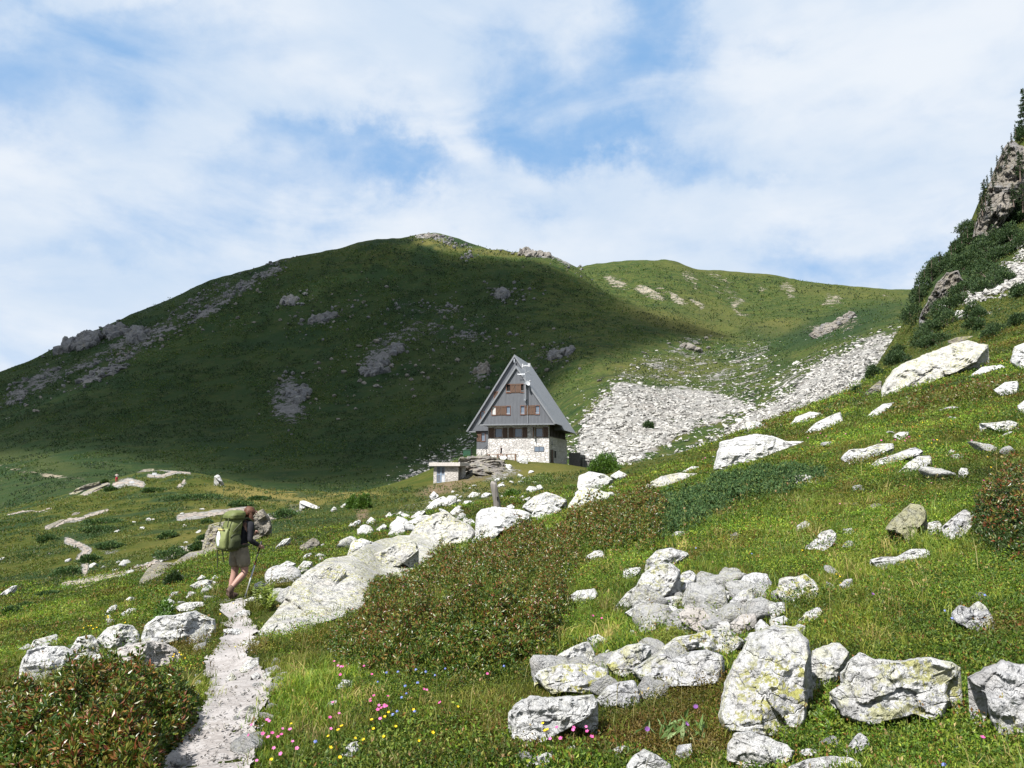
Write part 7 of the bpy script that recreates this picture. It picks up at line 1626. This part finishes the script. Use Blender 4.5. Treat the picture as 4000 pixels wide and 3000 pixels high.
TREES = [(4005, 520, 190, 1, 'spruce cut by the right edge at the very top of the cliff', 170), (3942, 614, 66, 0, 'slim spruce on the upper left rim of the tall cliff', 160), (3932, 650, 58, 0, 'slim spruce second from the top on the cliff rim', 160), (3906, 672, 34, 0, 'tiny spruce on the cliff rim between taller ones', 158), (3891, 716, 54, 0, 'slender spruce at mid height on the cliff rim', 156), (3880, 738, 44, 1, 'small spruce just below the slender one on the rim', 156),
         (3850, 800, 108, 1, 'tallest dark spruce standing out against the sky on the rim', 152), (3838, 835, 90, 1, 'spruce in front of the tallest one on the rim', 152), (3868, 830, 80, 0, 'narrow spruce against the cliff face right of the tallest', 152), (3823, 866, 70, 0, 'spruce low on the rim below the tallest', 150), (3808, 898, 48, 0, 'isolated small spruce on the skyline', 146), (3794, 912, 40, 0, 'second isolated small spruce on the skyline', 145), (3766, 946, 66, 1, 'bushy spruce on the skyline left of the small ones', 142), (3744, 960, 46, 1, 'lowest spruce on the skyline before the dwarf pines', 140),
         (3672, 1070, 92, 2, 'broad dark pine on the edge above the lower cliff', 120), (3640, 1100, 92, 2, 'broad pine leaning out left above the lower cliff', 116), (3612, 1140, 90, 2, 'spreading dark pine at the left corner of the ridge', 112), (3592, 1190, 80, 2, 'wide dark pine at the foot of the lower cliff', 108), (3985, 700, 120, 1, 'dark spruce in the shade right of the tall cliff', 150), (3960, 800, 90, 1, 'dark spruce at the lower right of the tall cliff', 146), (3995, 820, 110, 2, 'broad pine at the right edge below the tall cliff', 140)]
TREES += [(a, b, h, k % 2, 'small spruce in the ragged row along the cliff skyline', 113) for k, (a, b, h) in enumerate([(3830, 812, 60), (3845, 770, 52), (3858, 735, 56), (3875, 700, 50), (3897, 655, 52), (3918, 610, 48), (3952, 560, 46), (3968, 530, 50), (3780, 925, 48), (3757, 945, 52), (3732, 972, 44), (3716, 990, 50)])]
used_p = set()
for a, b, hp, k, l, Yt in TREES:
    o = PROTO[k] if k not in used_p else copy_tree(PROTO[k]); used_p.add(k)
    Yh = float(S1.hit([a], [b])[0])
    if 500 < b < 900 and a < 3970 and a > 3790: Yh = 112.5
    if a in (3868, 3985, 3960, 3995): Yh = 114.0
    Yh = Yt if np.isnan(Yh) or Yh > 200 else min(Yh, Yt)
    p = P(a, b, Yh); o.location = p; s_ = hp / F * Yh / 8 * 1.02; o.scale = (s_, s_, s_); o.rotation_euler = (0, 0, random.uniform(0, 6.28))
    tag(o, l, 'tree', 'conifers on the right hand cliff')

# ================================================================ grass, ground cover
al = rng.uniform(-0.95, 0.95, 176000); l_ = rng.uniform(math.log(2.3), math.log(46), 176000)
Y = np.exp(l_); X = al * Y; Z = S1.z(X, Y); qx, qy = proj(X, Y, Z); q = np.stack([qx, qy], -1)
ok = (qx > -800) & (qx < 4800) & (qy < 3350)
wj = 24 * rng.normal(size=len(q))
ok &= ~in_poly(qx + wj, qy, PATHP) & ~in_poly(qx + wj * .6, qy, PATH2)
ok &= off_rocks(q)
ok &= np.hypot(X - hx_, Y - (hy - .15)) > .5
for k in ('A', 'B1', 'B2', 'D'): ok &= ~(in_poly(qx, qy, SH[k]) & (rng.random(len(q)) < .8))
X, Y, Z, q = X[ok], Y[ok], Z[ok], q[ok]
patch = fbm(p3(X * .55, Y * .55), 3, 501) + .25 * (X / Y); fine = fbm(p3(X * 2.5, Y * 2.5), 2, 507)
grass = (patch + .6 * fine + .18 * rng.normal(size=len(X))) < 0.0
G0 = np.stack([X, Y, Z], -1)
def grass_from(G, nb, hmin, hmax, pal, seed_h=1.0):
    n = len(G); sc = np.maximum(1, G[:, 1] / 7.0)
    pos = np.repeat(G, nb, 0); s2_ = np.repeat(sc, nb)
    pos = pos + np.stack([rng.normal(0, .035, len(pos)) * s2_, rng.normal(0, .035, len(pos)) * s2_, np.full(len(pos), -.015)], -1)
    tall = np.repeat(.75 + .5 * fbm(p3(G[:, 0] * 1.3, G[:, 1] * 1.3), 2, 511), nb)
    h = rng.uniform(hmin, hmax, len(pos)) * tall * np.minimum(1 + .02 * pos[:, 1], 1.3) * np.clip(pos[:, 1] / 8, .5, 1)
    w = .0062 * s2_ * rng.uniform(.7, 1.3, len(pos))
    pv = fbm(p3(G[:, 0] * .45 + 3, G[:, 1] * .45), 3, 571)[:, None]; pv2 = sstep(.12, .38, fbm(p3(G[:, 0] * .8 + 9, G[:, 1] * .8), 3, 573))[:, None]
    base_ = palette(n, pal, .12) * (1 + 1.1 * pv).clip(.45, 1.7); base_ = base_ * (1 - pv2 * .35) + np.array([.15, .125, .03]) * pv2 * .35
    tone = np.repeat(base_, nb, 0) * (1 + .15 * rng.normal(size=(len(pos), 1))).clip(.5, 1.6)
    ct = tone * np.array([1.12, 1.05, .95]); return blades(pos, h, w, rng.uniform(.15, .9, len(pos)), tone * .8, ct)
Gg = G0[grass]
V, Q, T, C_ = grass_from(Gg, 8, .04, .15, P_GRASS)
# long grass in tufts and dry flowering stalks
it = rng.choice(len(G0), 1500, replace=False); tf = G0[it]; tf = tf[(tf[:, 1] < 16)]
V2, Q2, T2, C2 = grass_from(tf, 26, .12, .30, [(4, (.085, .135, .02)), (3, (.13, .16, .028)), (1, (.26, .22, .09))])
st_ = G0[rng.choice(len(G0), 1100, replace=False)]; st_ = st_[st_[:, 1] < 18]; ns_ = len(st_)
hs_ = rng.uniform(.18, .42, ns_) * np.clip(st_[:, 1] / 7, .6, 1.2); ws_ = .0035 * np.maximum(1, st_[:, 1] / 6)
V3, Q3, T3, C3 = blades(st_, hs_, ws_, rng.uniform(.1, .5, ns_), np.tile([.20, .19, .06], (ns_, 1)), np.tile([.34, .28, .13], (ns_, 1)))
tipp = V3.reshape(-1, 5, 3)[:, 4]; hp = np.repeat(tipp, 4, 0) + rng.normal(0, .006, (ns_ * 4, 3)); Lh = np.repeat(ws_ * 5, 4) * rng.uniform(.7, 1.3, ns_ * 4)
V4, Q4, C4_ = leaves(hp, rng.normal(0, .4, (ns_ * 4, 3)) + np.array([0, 0, 1]), Lh, Lh * .5, palette(ns_ * 4, [(2, (.32, .25, .11)), (1, (.25, .15, .08)), (1, (.22, .22, .08))]))
o2, o3, o4 = len(V), len(V) + len(V2), len(V) + len(V2) + len(V3)
V = np.concatenate([V, V2, V3, V4]); Q = np.concatenate([Q, Q2 + o2, Q3 + o3, Q4 + o4]); T = np.concatenate([T, T2 + o2, T3 + o3]); C_ = np.concatenate([C_, C2, C3, C4_])
tag(obj('grass', mesh_np('grass', V, Q, T, mat=M_GRASS, col=C_, smooth=False)), 'alpine meadow grass covering the near slope', 'grass', kind='stuff')
Gb = G0[~grass]
n = len(Gb); lv = 12; sc = np.maximum(1, Gb[:, 1] / 6.5)
hb = np.clip(Gb[:, 1] / 8, .45, 1) * rng.uniform(.03, .13, n) * (1 + .9 * fbm(p3(Gb[:, 0] * 1.9, Gb[:, 1] * 1.9), 3, 521))
pos = np.repeat(Gb, lv, 0); s2_ = np.repeat(sc, lv)
pos = pos + np.stack([rng.normal(0, .045, len(pos)) * s2_, rng.normal(0, .045, len(pos)) * s2_, np.repeat(hb, lv) * rng.uniform(.1, 1.05, len(pos))], -1)
d = norm(rng.normal(size=pos.shape) + np.array([0, -.1, .7])); L = rng.uniform(.011, .022, len(pos)) * s2_
tb_ = palette(n, P_BILB, .15) * (1 + 1.2 * fbm(p3(Gb[:, 0] * .5, Gb[:, 1] * .5), 3, 575)[:, None]).clip(.4, 1.7); tr2 = sstep(.2, .42, fbm(p3(Gb[:, 0] * .9 + 5, Gb[:, 1] * .9), 3, 577))[:, None]; tb_ = tb_ * (1 - .6 * tr2) + np.array([.13, .068, .02]) * .6 * tr2
tone = np.repeat(tb_, lv, 0) * (1 + .2 * rng.normal(size=(len(pos), 1))).clip(.4, 1.7)
# mounds of low heath and bilberry, thickest round the rocks
nm = 520
ma = rng.uniform(-.85, .9, nm * 2); ml = rng.uniform(math.log(2.6), math.log(30), nm * 2)
rk_ = np.array([[np.mean([p_[0] for p_ in b]) + rng.normal(0, 60), max(p_[1] for p_ in b) + 6] for b in BOULD[:75]]); yk = S1.hit(rk_[:, 0], rk_[:, 1]); okk = ~np.isnan(yk) & (yk < 30); ak, _ = ray(rk_[okk, 0], rk_[okk, 1])
ma = np.concatenate([ma, ak]); ml = np.concatenate([ml, np.log(yk[okk])])
MY = np.exp(ml); MX = ma * MY; mqx, mqy = proj(MX, MY, S1.z(MX, MY))
mk = off_rocks(np.stack([mqx, mqy], -1)) & ~(sdist(mqx, mqy, PATHP) > -60) & ~(sdist(mqx, mqy, PATH2) > -40) & (fbm(p3(MX * .35, MY * .35), 2, 525) > -.12) & (mqx > -600) & (mqx < 4700)
MX, MY = MX[mk], MY[mk]
mp_, mt_, md_, ml_ = [], [], [], []
for x0, y0 in zip(MX, MY):
    R_ = rng.uniform(.22, .6) * (1 + .035 * y0); H_ = rng.uniform(.12, .34) * min(1, max(.3, (y0 - 1.5) / 7)); k_ = int(np.clip(520 * (R_ * 8 / y0) ** 1.1, 120, 1500))
    r_ = R_ * np.sqrt(rng.random(k_)); a_ = rng.uniform(0, 6.28, k_); sh_ = 1 + .4 * np.sin(a_ * 2 + x0 * 9) * .6
    xx = x0 + r_ * np.cos(a_) * sh_; yy = y0 + r_ * np.sin(a_) * sh_
    hh_ = H_ * (1 - (r_ / R_) ** 2) * (.8 + .5 * fbm(p3(xx * 5, yy * 5), 2, 527))
    mp_.append(np.stack([xx, yy, S1.z(xx, yy) + hh_ * rng.uniform(.3, 1.05, k_) + .01], -1)); md_.append(rng.normal(size=(k_, 3)) * .8 + np.array([0, 0, .7]))
    pal_ = [P_BILB, P_BILB, [(4, (.048, .085, .013)), (2, (.08, .115, .018))], [(3, (.12, .15, .024)), (2, (.09, .125, .02))], P_RHODO][rng.integers(5)]
    mt_.append(palette(k_, pal_)); ml_.append(rng.uniform(.018, .034, k_) * max(1, y0 / 8))
mp_ = np.concatenate(mp_); mqx, mqy = proj(mp_[:, 0], mp_[:, 1], mp_[:, 2]); ok_ = (sdist(mqx, mqy, PATHP) < -4)
mp_ = mp_[ok_]; md_ = np.concatenate(md_)[ok_]; mt_ = np.concatenate(mt_)[ok_]; ml_ = np.concatenate(ml_)[ok_]
pos = np.concatenate([pos, mp_]); d = np.concatenate([d, norm(md_)]); tone = np.concatenate([tone, mt_]); L = np.concatenate([L, ml_])
V, Q, C_ = leaves(pos, d, L, L * .5, tone)
tag(obj('ground_cover', mesh_np('ground_cover', V, Q, mat=M_GRASS, col=C_, smooth=False)), 'leafy bilberry ground cover between the rocks', 'ground cover', kind='stuff')
# coarse tussocks and low shrubs of the far meadow
q = sample_poly([(-200, 2480), (-200, 2010), (300, 1900), (650, 1840), (1000, 1905), (1500, 1910), (1800, 1890), (2250, 1840), (2500, 1800), (3000, 1650), (3300, 1540), (3620, 1130), (3900, 900), (4200, 800), (4200, 1750), (3000, 1900), (2300, 1960), (1500, 2060), (900, 2330), (200, 2520)], 52000)
Yq = S1.hit(q[:, 0], q[:, 1]); ok = ~np.isnan(Yq) & off_rocks(q) & (Yq > 30); q, Yq = q[ok], Yq[ok]
pn = P(q[:, 0], q[:, 1], Yq)
tr_ = lines(q[:, 0], q[:, 1], [(a, w * 1.2, 1) for a, w, s in TRAILS]) > .3
scr = polyl(q[:, 0], q[:, 1], [([(3760, 1180), (3900, 1090), (3985, 1030), (4030, 1000), (4060, 1110), (3930, 1130), (3850, 1160), (3780, 1195)], 1)], 8) > .3
keep = ~tr_ & ~scr & (fbm(p3(pn[:, 0] / 2.2, pn[:, 1] / 2.2), 3, 531) > -.12); pn, Yq = pn[keep], Yq[keep]
hut_zone = (np.abs(pn[:, 0] - 2.5) < 10) & (pn[:, 1] > 114.5) & (pn[:, 1] < 136); pn, Yq = pn[~hut_zone], Yq[~hut_zone]
lv = 5; pos = np.repeat(pn, lv, 0); Yr = np.repeat(Yq, lv); s_ = Yr / 745
pos = pos + np.stack([rng.normal(0, 1.6, len(pos)) * s_, rng.normal(0, 2.5, len(pos)) * s_, rng.uniform(0, .9, len(pos)) * np.minimum(s_ * 2.2, .22)], -1)
L = s_ * rng.uniform(1.2, 2.4, len(pos))
dk = np.repeat(fbm(p3(pn[:, 0] / 6, pn[:, 1] / 7), 3, 541), lv) + .15 * rng.normal(size=len(pos))
tone = np.where((dk > .05)[:, None], palette(len(pos), [(3, (.024, .052, .013)), (2, (.040, .072, .016)), (1, (.075, .065, .018))]), palette(len(pos), [(4, (.085, .105, .020)), (3, (.060, .092, .017)), (1.6, (.13, .115, .034))]))
V, Q, C_ = leaves(pos, norm(rng.normal(size=pos.shape) + np.array([0, 0, .9])), L, L * .5, tone)
tag(obj('meadow_tussocks', mesh_np('meadow_tussocks', V, Q, mat=M_GRASS, col=C_, smooth=False)), 'low tussocks and heath of the far meadow', 'meadow plants', kind='stuff')

q = np.concatenate([sample_poly([(-200, 1900), (-200, 1560), (0, 1470), (500, 1240), (800, 1110), (1100, 1025), (1450, 950), (1700, 920), (1850, 960), (2100, 995), (2260, 1060), (2400, 1150), (2300, 1500), (1850, 1760), (1500, 1930), (1000, 1960), (640, 1900), (300, 1960), (-100, 2060)], 72000), sample_poly([(2260, 1060), (2560, 1030), (2720, 1062), (3000, 1082), (3500, 1145), (3560, 1250), (3300, 1350), (3000, 1560), (2500, 1520), (2300, 1650), (2400, 1200)], 13000)])
Yq = S2.hit(q[:, 0], q[:, 1]); ok = ~np.isnan(Yq); q, Yq = q[ok], Yq[ok]
pn = P(q[:, 0], q[:, 1], Yq); keep = (ell(q[:, 0], q[:, 1], OUT) < .45) & (polyl(q[:, 0], q[:, 1], SCREE, 10) < .4) & (fbm(p3(pn[:, 0] / 9, pn[:, 1] / 12), 3, 561) > -.15); pn, Yq, q = pn[keep], Yq[keep], q[keep]
lv = 3; pos = np.repeat(pn, lv, 0); s_ = np.repeat(Yq, lv) / 745
pos = pos + rng.normal(0, 1, pos.shape) * np.stack([1.3 * s_, 2.0 * s_, .15 * s_], -1); L = s_ * rng.uniform(.9, 2.2, len(pos))
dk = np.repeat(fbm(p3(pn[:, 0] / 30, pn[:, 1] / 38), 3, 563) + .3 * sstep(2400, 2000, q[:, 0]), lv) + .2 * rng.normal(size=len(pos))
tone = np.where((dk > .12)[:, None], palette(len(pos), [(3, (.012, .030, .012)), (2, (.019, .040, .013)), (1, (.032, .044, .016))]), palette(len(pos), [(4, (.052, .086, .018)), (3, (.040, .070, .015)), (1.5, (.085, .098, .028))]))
V, Q, C_ = leaves(pos, norm(rng.normal(size=pos.shape) + np.array([0, 0, .7])), L, L * .55, tone)
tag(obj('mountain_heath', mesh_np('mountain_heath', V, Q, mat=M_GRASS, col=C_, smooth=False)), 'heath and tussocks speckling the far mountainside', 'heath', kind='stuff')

# ================================================================ flowers, each one an object
def flower_mesh(colour, r, np_, h, cup):
    V, Q, T, C_ = [], [], [], []
    m = MB(); 
    for k in range(np_):
        a = 2 * math.pi * k / np_; w = math.pi / np_ * 1.05
        pts = [(0, 0, 0), (r * .7 * math.cos(a - w), r * .7 * math.sin(a - w), r * cup * .6), (r * math.cos(a), r * math.sin(a), r * cup), (r * .7 * math.cos(a + w), r * .7 * math.sin(a + w), r * cup * .6)]
        b = len(V); V += pts; Q.append((b, b + 1, b + 2, b + 3))
    return mesh_np('petals', np.array(V) + np.array([0, 0, h]), np.array(Q), mat=M_PETAL, col=np.tile(np.array(colour), (len(V), 1)), smooth=False)
M_STEM = plain('stem_green', (.08, .12, .03), .7)
def stem_me(h):
    m = MB().tube((0, 0, -.06), (0, 0, h), .0022, .0016, 4); me = bpy.data.meshes.new('stem'); me.from_pydata(m.v, [], m.f); me.materials.append(M_STEM); return me
FL = {'pink': ('pink_flower', [flower_mesh((.58, .10, .30), .016, 5, .16, .3), flower_mesh((.66, .17, .40), .015, 5, .20, .2)]), 'yellow': ('yellow_flower', [flower_mesh((.75, .52, .02), .014, 6, .16, .5), flower_mesh((.72, .48, .02), .013, 7, .2, .2)]),
      'blue': ('blue_flower', [flower_mesh((.22, .27, .66), .014, 5, .17, -.9)]), 'purple': ('purple_flower', [flower_mesh((.24, .10, .33), .018, 9, .22, .9)])}
STEMS = {.16: stem_me(.16), .17: stem_me(.17), .2: stem_me(.2), .22: stem_me(.22), .20: stem_me(.20)}
FH = {'pink': [.16, .20], 'yellow': [.16, .2], 'blue': [.17], 'purple': [.22]}
def flowers(kind, crop, pts, label, group):
    nm, mes = FL[kind]
    for a, b in pts:
        i = random.randrange(len(mes)); h = FH[kind][i]
        x_, y_ = crop[0] + a / crop[2], crop[1] + b / crop[2]
        Yf = float(S1.hit([x_], [y_])[0]); 
        Yf = float(S1.hit([x_], [y_ + h * F / Yf * .9])[0])
        al_, ep_ = ray(x_, y_); xx = float(al_) * Yf
        r_ = tag(empty(nm, (xx, Yf, float(S1.z(xx, Yf)))), label, 'flower', group); s_ = random.uniform(.6, .85) * max(1.0, Yf / 9); r_.scale = (s_, s_, 1)
        r_.rotation_euler = (0.5 + random.gauss(0, .15), random.gauss(0, .25), 0)
        obj('petals', mes[i], r_); obj('stem', STEMS[h], r_)
        r_.rotation_euler.z = random.uniform(-.5, .5)
CR4 = (1000, 2200, 1.58); CR3 = CROP['C3']; CR6 = CROP['C6']
flowers('pink', CR4, [(510, 630), (500, 640), (565, 637), (585, 640), (575, 650), (548, 668), (703, 634), (717, 676), (1003, 750), (1036, 787), (770, 815), (750, 850), (775, 845), (790, 840), (765, 825), (728, 890), (775, 885), (825, 870), (850, 865), (840, 872), (520, 888), (440, 950), (432, 982), (510, 950), (100, 937), (57, 965), (105, 975), (113, 1007), (50, 1015), (75, 1013), (75, 1050), (135, 1110), (150, 1075), (140, 1085), (160, 1070), (240, 1105), (265, 1092), (255, 1100), (260, 1042), (18, 1217), (795, 943), (1217, 862)], 'pink wild carnation in the grass between the path and the boulders', 'pink carnations by the path')
flowers('pink', CR4, [(1920, 1000), (1905, 1005), (1932, 1060), (1884, 1050), (2083, 1025), (2035, 1075), (1945, 990), (2035, 940)], 'pink wild carnation in front of the long blocky boulder', 'pink carnations by the blocky boulder')
flowers('pink', CR4, [(2035, 314), (2153, 340), (930, 152), (1800, 67), (1425, 660)], 'lone pink flower at the edge of the red brown thicket', 'pink flowers by the thicket')
flowers('pink', CR3, [(1505, 165), (1590, 150), (1565, 155), (1550, 165), (1580, 145), (1255, 133), (1045, 155), (1120, 130), (1140, 145), (1440, 163), (1710, 165), (1915, 165), (1970, 382), (1690, 402), (1555, 418), (1225, 508), (480, 268), (490, 262)], 'pink flower on the upper right flowery slope', 'pink flowers on the upper slope')
flowers('yellow', CR4, [(970, 893), (838, 915), (795, 955), (762, 987), (752, 1020), (858, 998), (822, 1048), (966, 1075), (1040, 1027), (740, 1080), (257, 1010), (142, 1198), (405, 1138), (508, 1184), (1185, 868), (585, 1040), (560, 1060), (540, 1080), (575, 1050)], 'yellow flower in the grass between the path and the boulders', 'yellow flowers by the path')
flowers('yellow', CR4, [(1855, 1035), (1850, 1040), (1963, 960), (1830, 1000), (1613, 1244)], 'yellow flower in front of the long blocky boulder', 'yellow flowers by the blocky boulder')
flowers('yellow', CR3, [(1705, 182), (1740, 160), (1620, 90), (1665, 70), (1530, 68), (1750, 68), (1810, 65), (1998, 303), (1360, 398), (1005, 215), (1005, 768), (1180, 900), (1175, 893), (1190, 957), (1165, 105), (520, 185), (2005, 255), (1640, 145), (1770, 195)], 'yellow flower on the right flowery slope', 'yellow flowers on the right slope')
flowers('yellow', CROP['C1'], [(470, 890), (480, 900), (495, 895), (510, 905), (525, 900), (585, 835), (595, 850), (590, 840), (960, 1050), (975, 1040), (985, 1035), (990, 1045), (970, 1060), (1010, 1060), (1195, 830), (1290, 768), (1300, 1015), (720, 800), (715, 865)], 'yellow flower head along the row of path side boulders', 'yellow flowers along the path side boulders')
flowers('blue', CR4, [(836, 640), (918, 675), (757, 712), (1045, 640), (1037, 658), (1016, 728), (955, 733), (1143, 703), (1215, 638), (940, 797), (970, 820), (916, 897), (978, 915), (943, 920), (1497, 598), (393, 1080)], 'blue bellflower in the grass below the big thicket', 'blue bellflowers below the thicket')
flowers('blue', CR6, [(1570, 620), (1615, 695), (1875, 555), (415, 265), (1650, 1625), (50, 235)], 'blue bellflower in the greenery on the right side', 'blue bellflowers on the right')
flowers('purple', CR6, [(1080, 545)], 'single purple thistle head right of the rubble', None); flowers('purple', CROP['C5'], [(1400, 1245), (1065, 1325), (1105, 1335)], 'purple thistle head above the pale broad leaved plant', 'purple thistles by the pale plant')
flowers('pink', CR6, [(1840, 1480)], 'magenta flower low at the right edge', None)
# ---- a fern by the path and a pale broad leaved plant among the boulders
def fern(c, cx, cy, label, hgt, n=9):
    (a, b), = px(c, (cx, cy)); Yf = float(S1.hit([a], [b])[0]); p = P(a, b, Yf)
    r_ = tag(empty('fern', p), label, 'fern'); Pn, Dn, Ln = [], [], []
    for k in range(n):
        an = random.uniform(0, 6.28); o_ = random.uniform(.25, .6)
        for i in range(16):
            f = i / 15; z_ = hgt * (f - .35 * o_ * f * f); r0 = hgt * o_ * f ** 1.4
            c_ = np.array([r0 * math.cos(an), r0 * math.sin(an), z_]); s_ = np.array([-math.sin(an), math.cos(an), .1])
            for sg in (1, -1):
                Pn.append(c_); Dn.append(s_ * sg + np.array([math.cos(an), math.sin(an), .6]) * .35); Ln.append(hgt * .22 * (math.sin(math.pi * (f * .85 + .12)) + .05))
    Ln = np.array(Ln); V, Q, C_ = leaves(np.array(Pn), np.array(Dn), Ln, Ln * .28, palette(len(Ln), [(3, (.16, .20, .03)), (2, (.11, .16, .022))]))
    obj('fronds', mesh_np('fronds', V, Q, mat=M_LEAF, col=C_, smooth=False), r_)
fern('C1', 1420, 800, 'yellow green fern beside the lower end of the long slab', .5)
fern('C1', 1445, 815, 'smaller fern close to the tip of the long slab', .38)
(a, b), = px('C5', (1270, 1470)); Yf = float(S1.hit([a], [b])[0]); p = P(a, b, Yf)
r_ = tag(empty('broad_leaved_plant', p), 'pale green rosette of broad pointed leaves below the boulders', 'plant')
n_ = 46; pos = np.stack([rng.normal(0, .10, n_), rng.normal(0, .08, n_), rng.uniform(0, .03, n_)], -1); d = norm(np.stack([rng.normal(0, .8, n_), rng.normal(0, .6, n_), rng.uniform(.4, 1.3, n_)], -1)); L = rng.uniform(.06, .13, n_)
V, Q, C_ = leaves(pos, d, L, L * .24, palette(n_, [(3, (.10, .16, .05)), (1, (.20, .26, .12))], .1)); obj('foliage', mesh_np('foliage', V, Q, mat=M_LEAF, col=C_, smooth=False), r_)
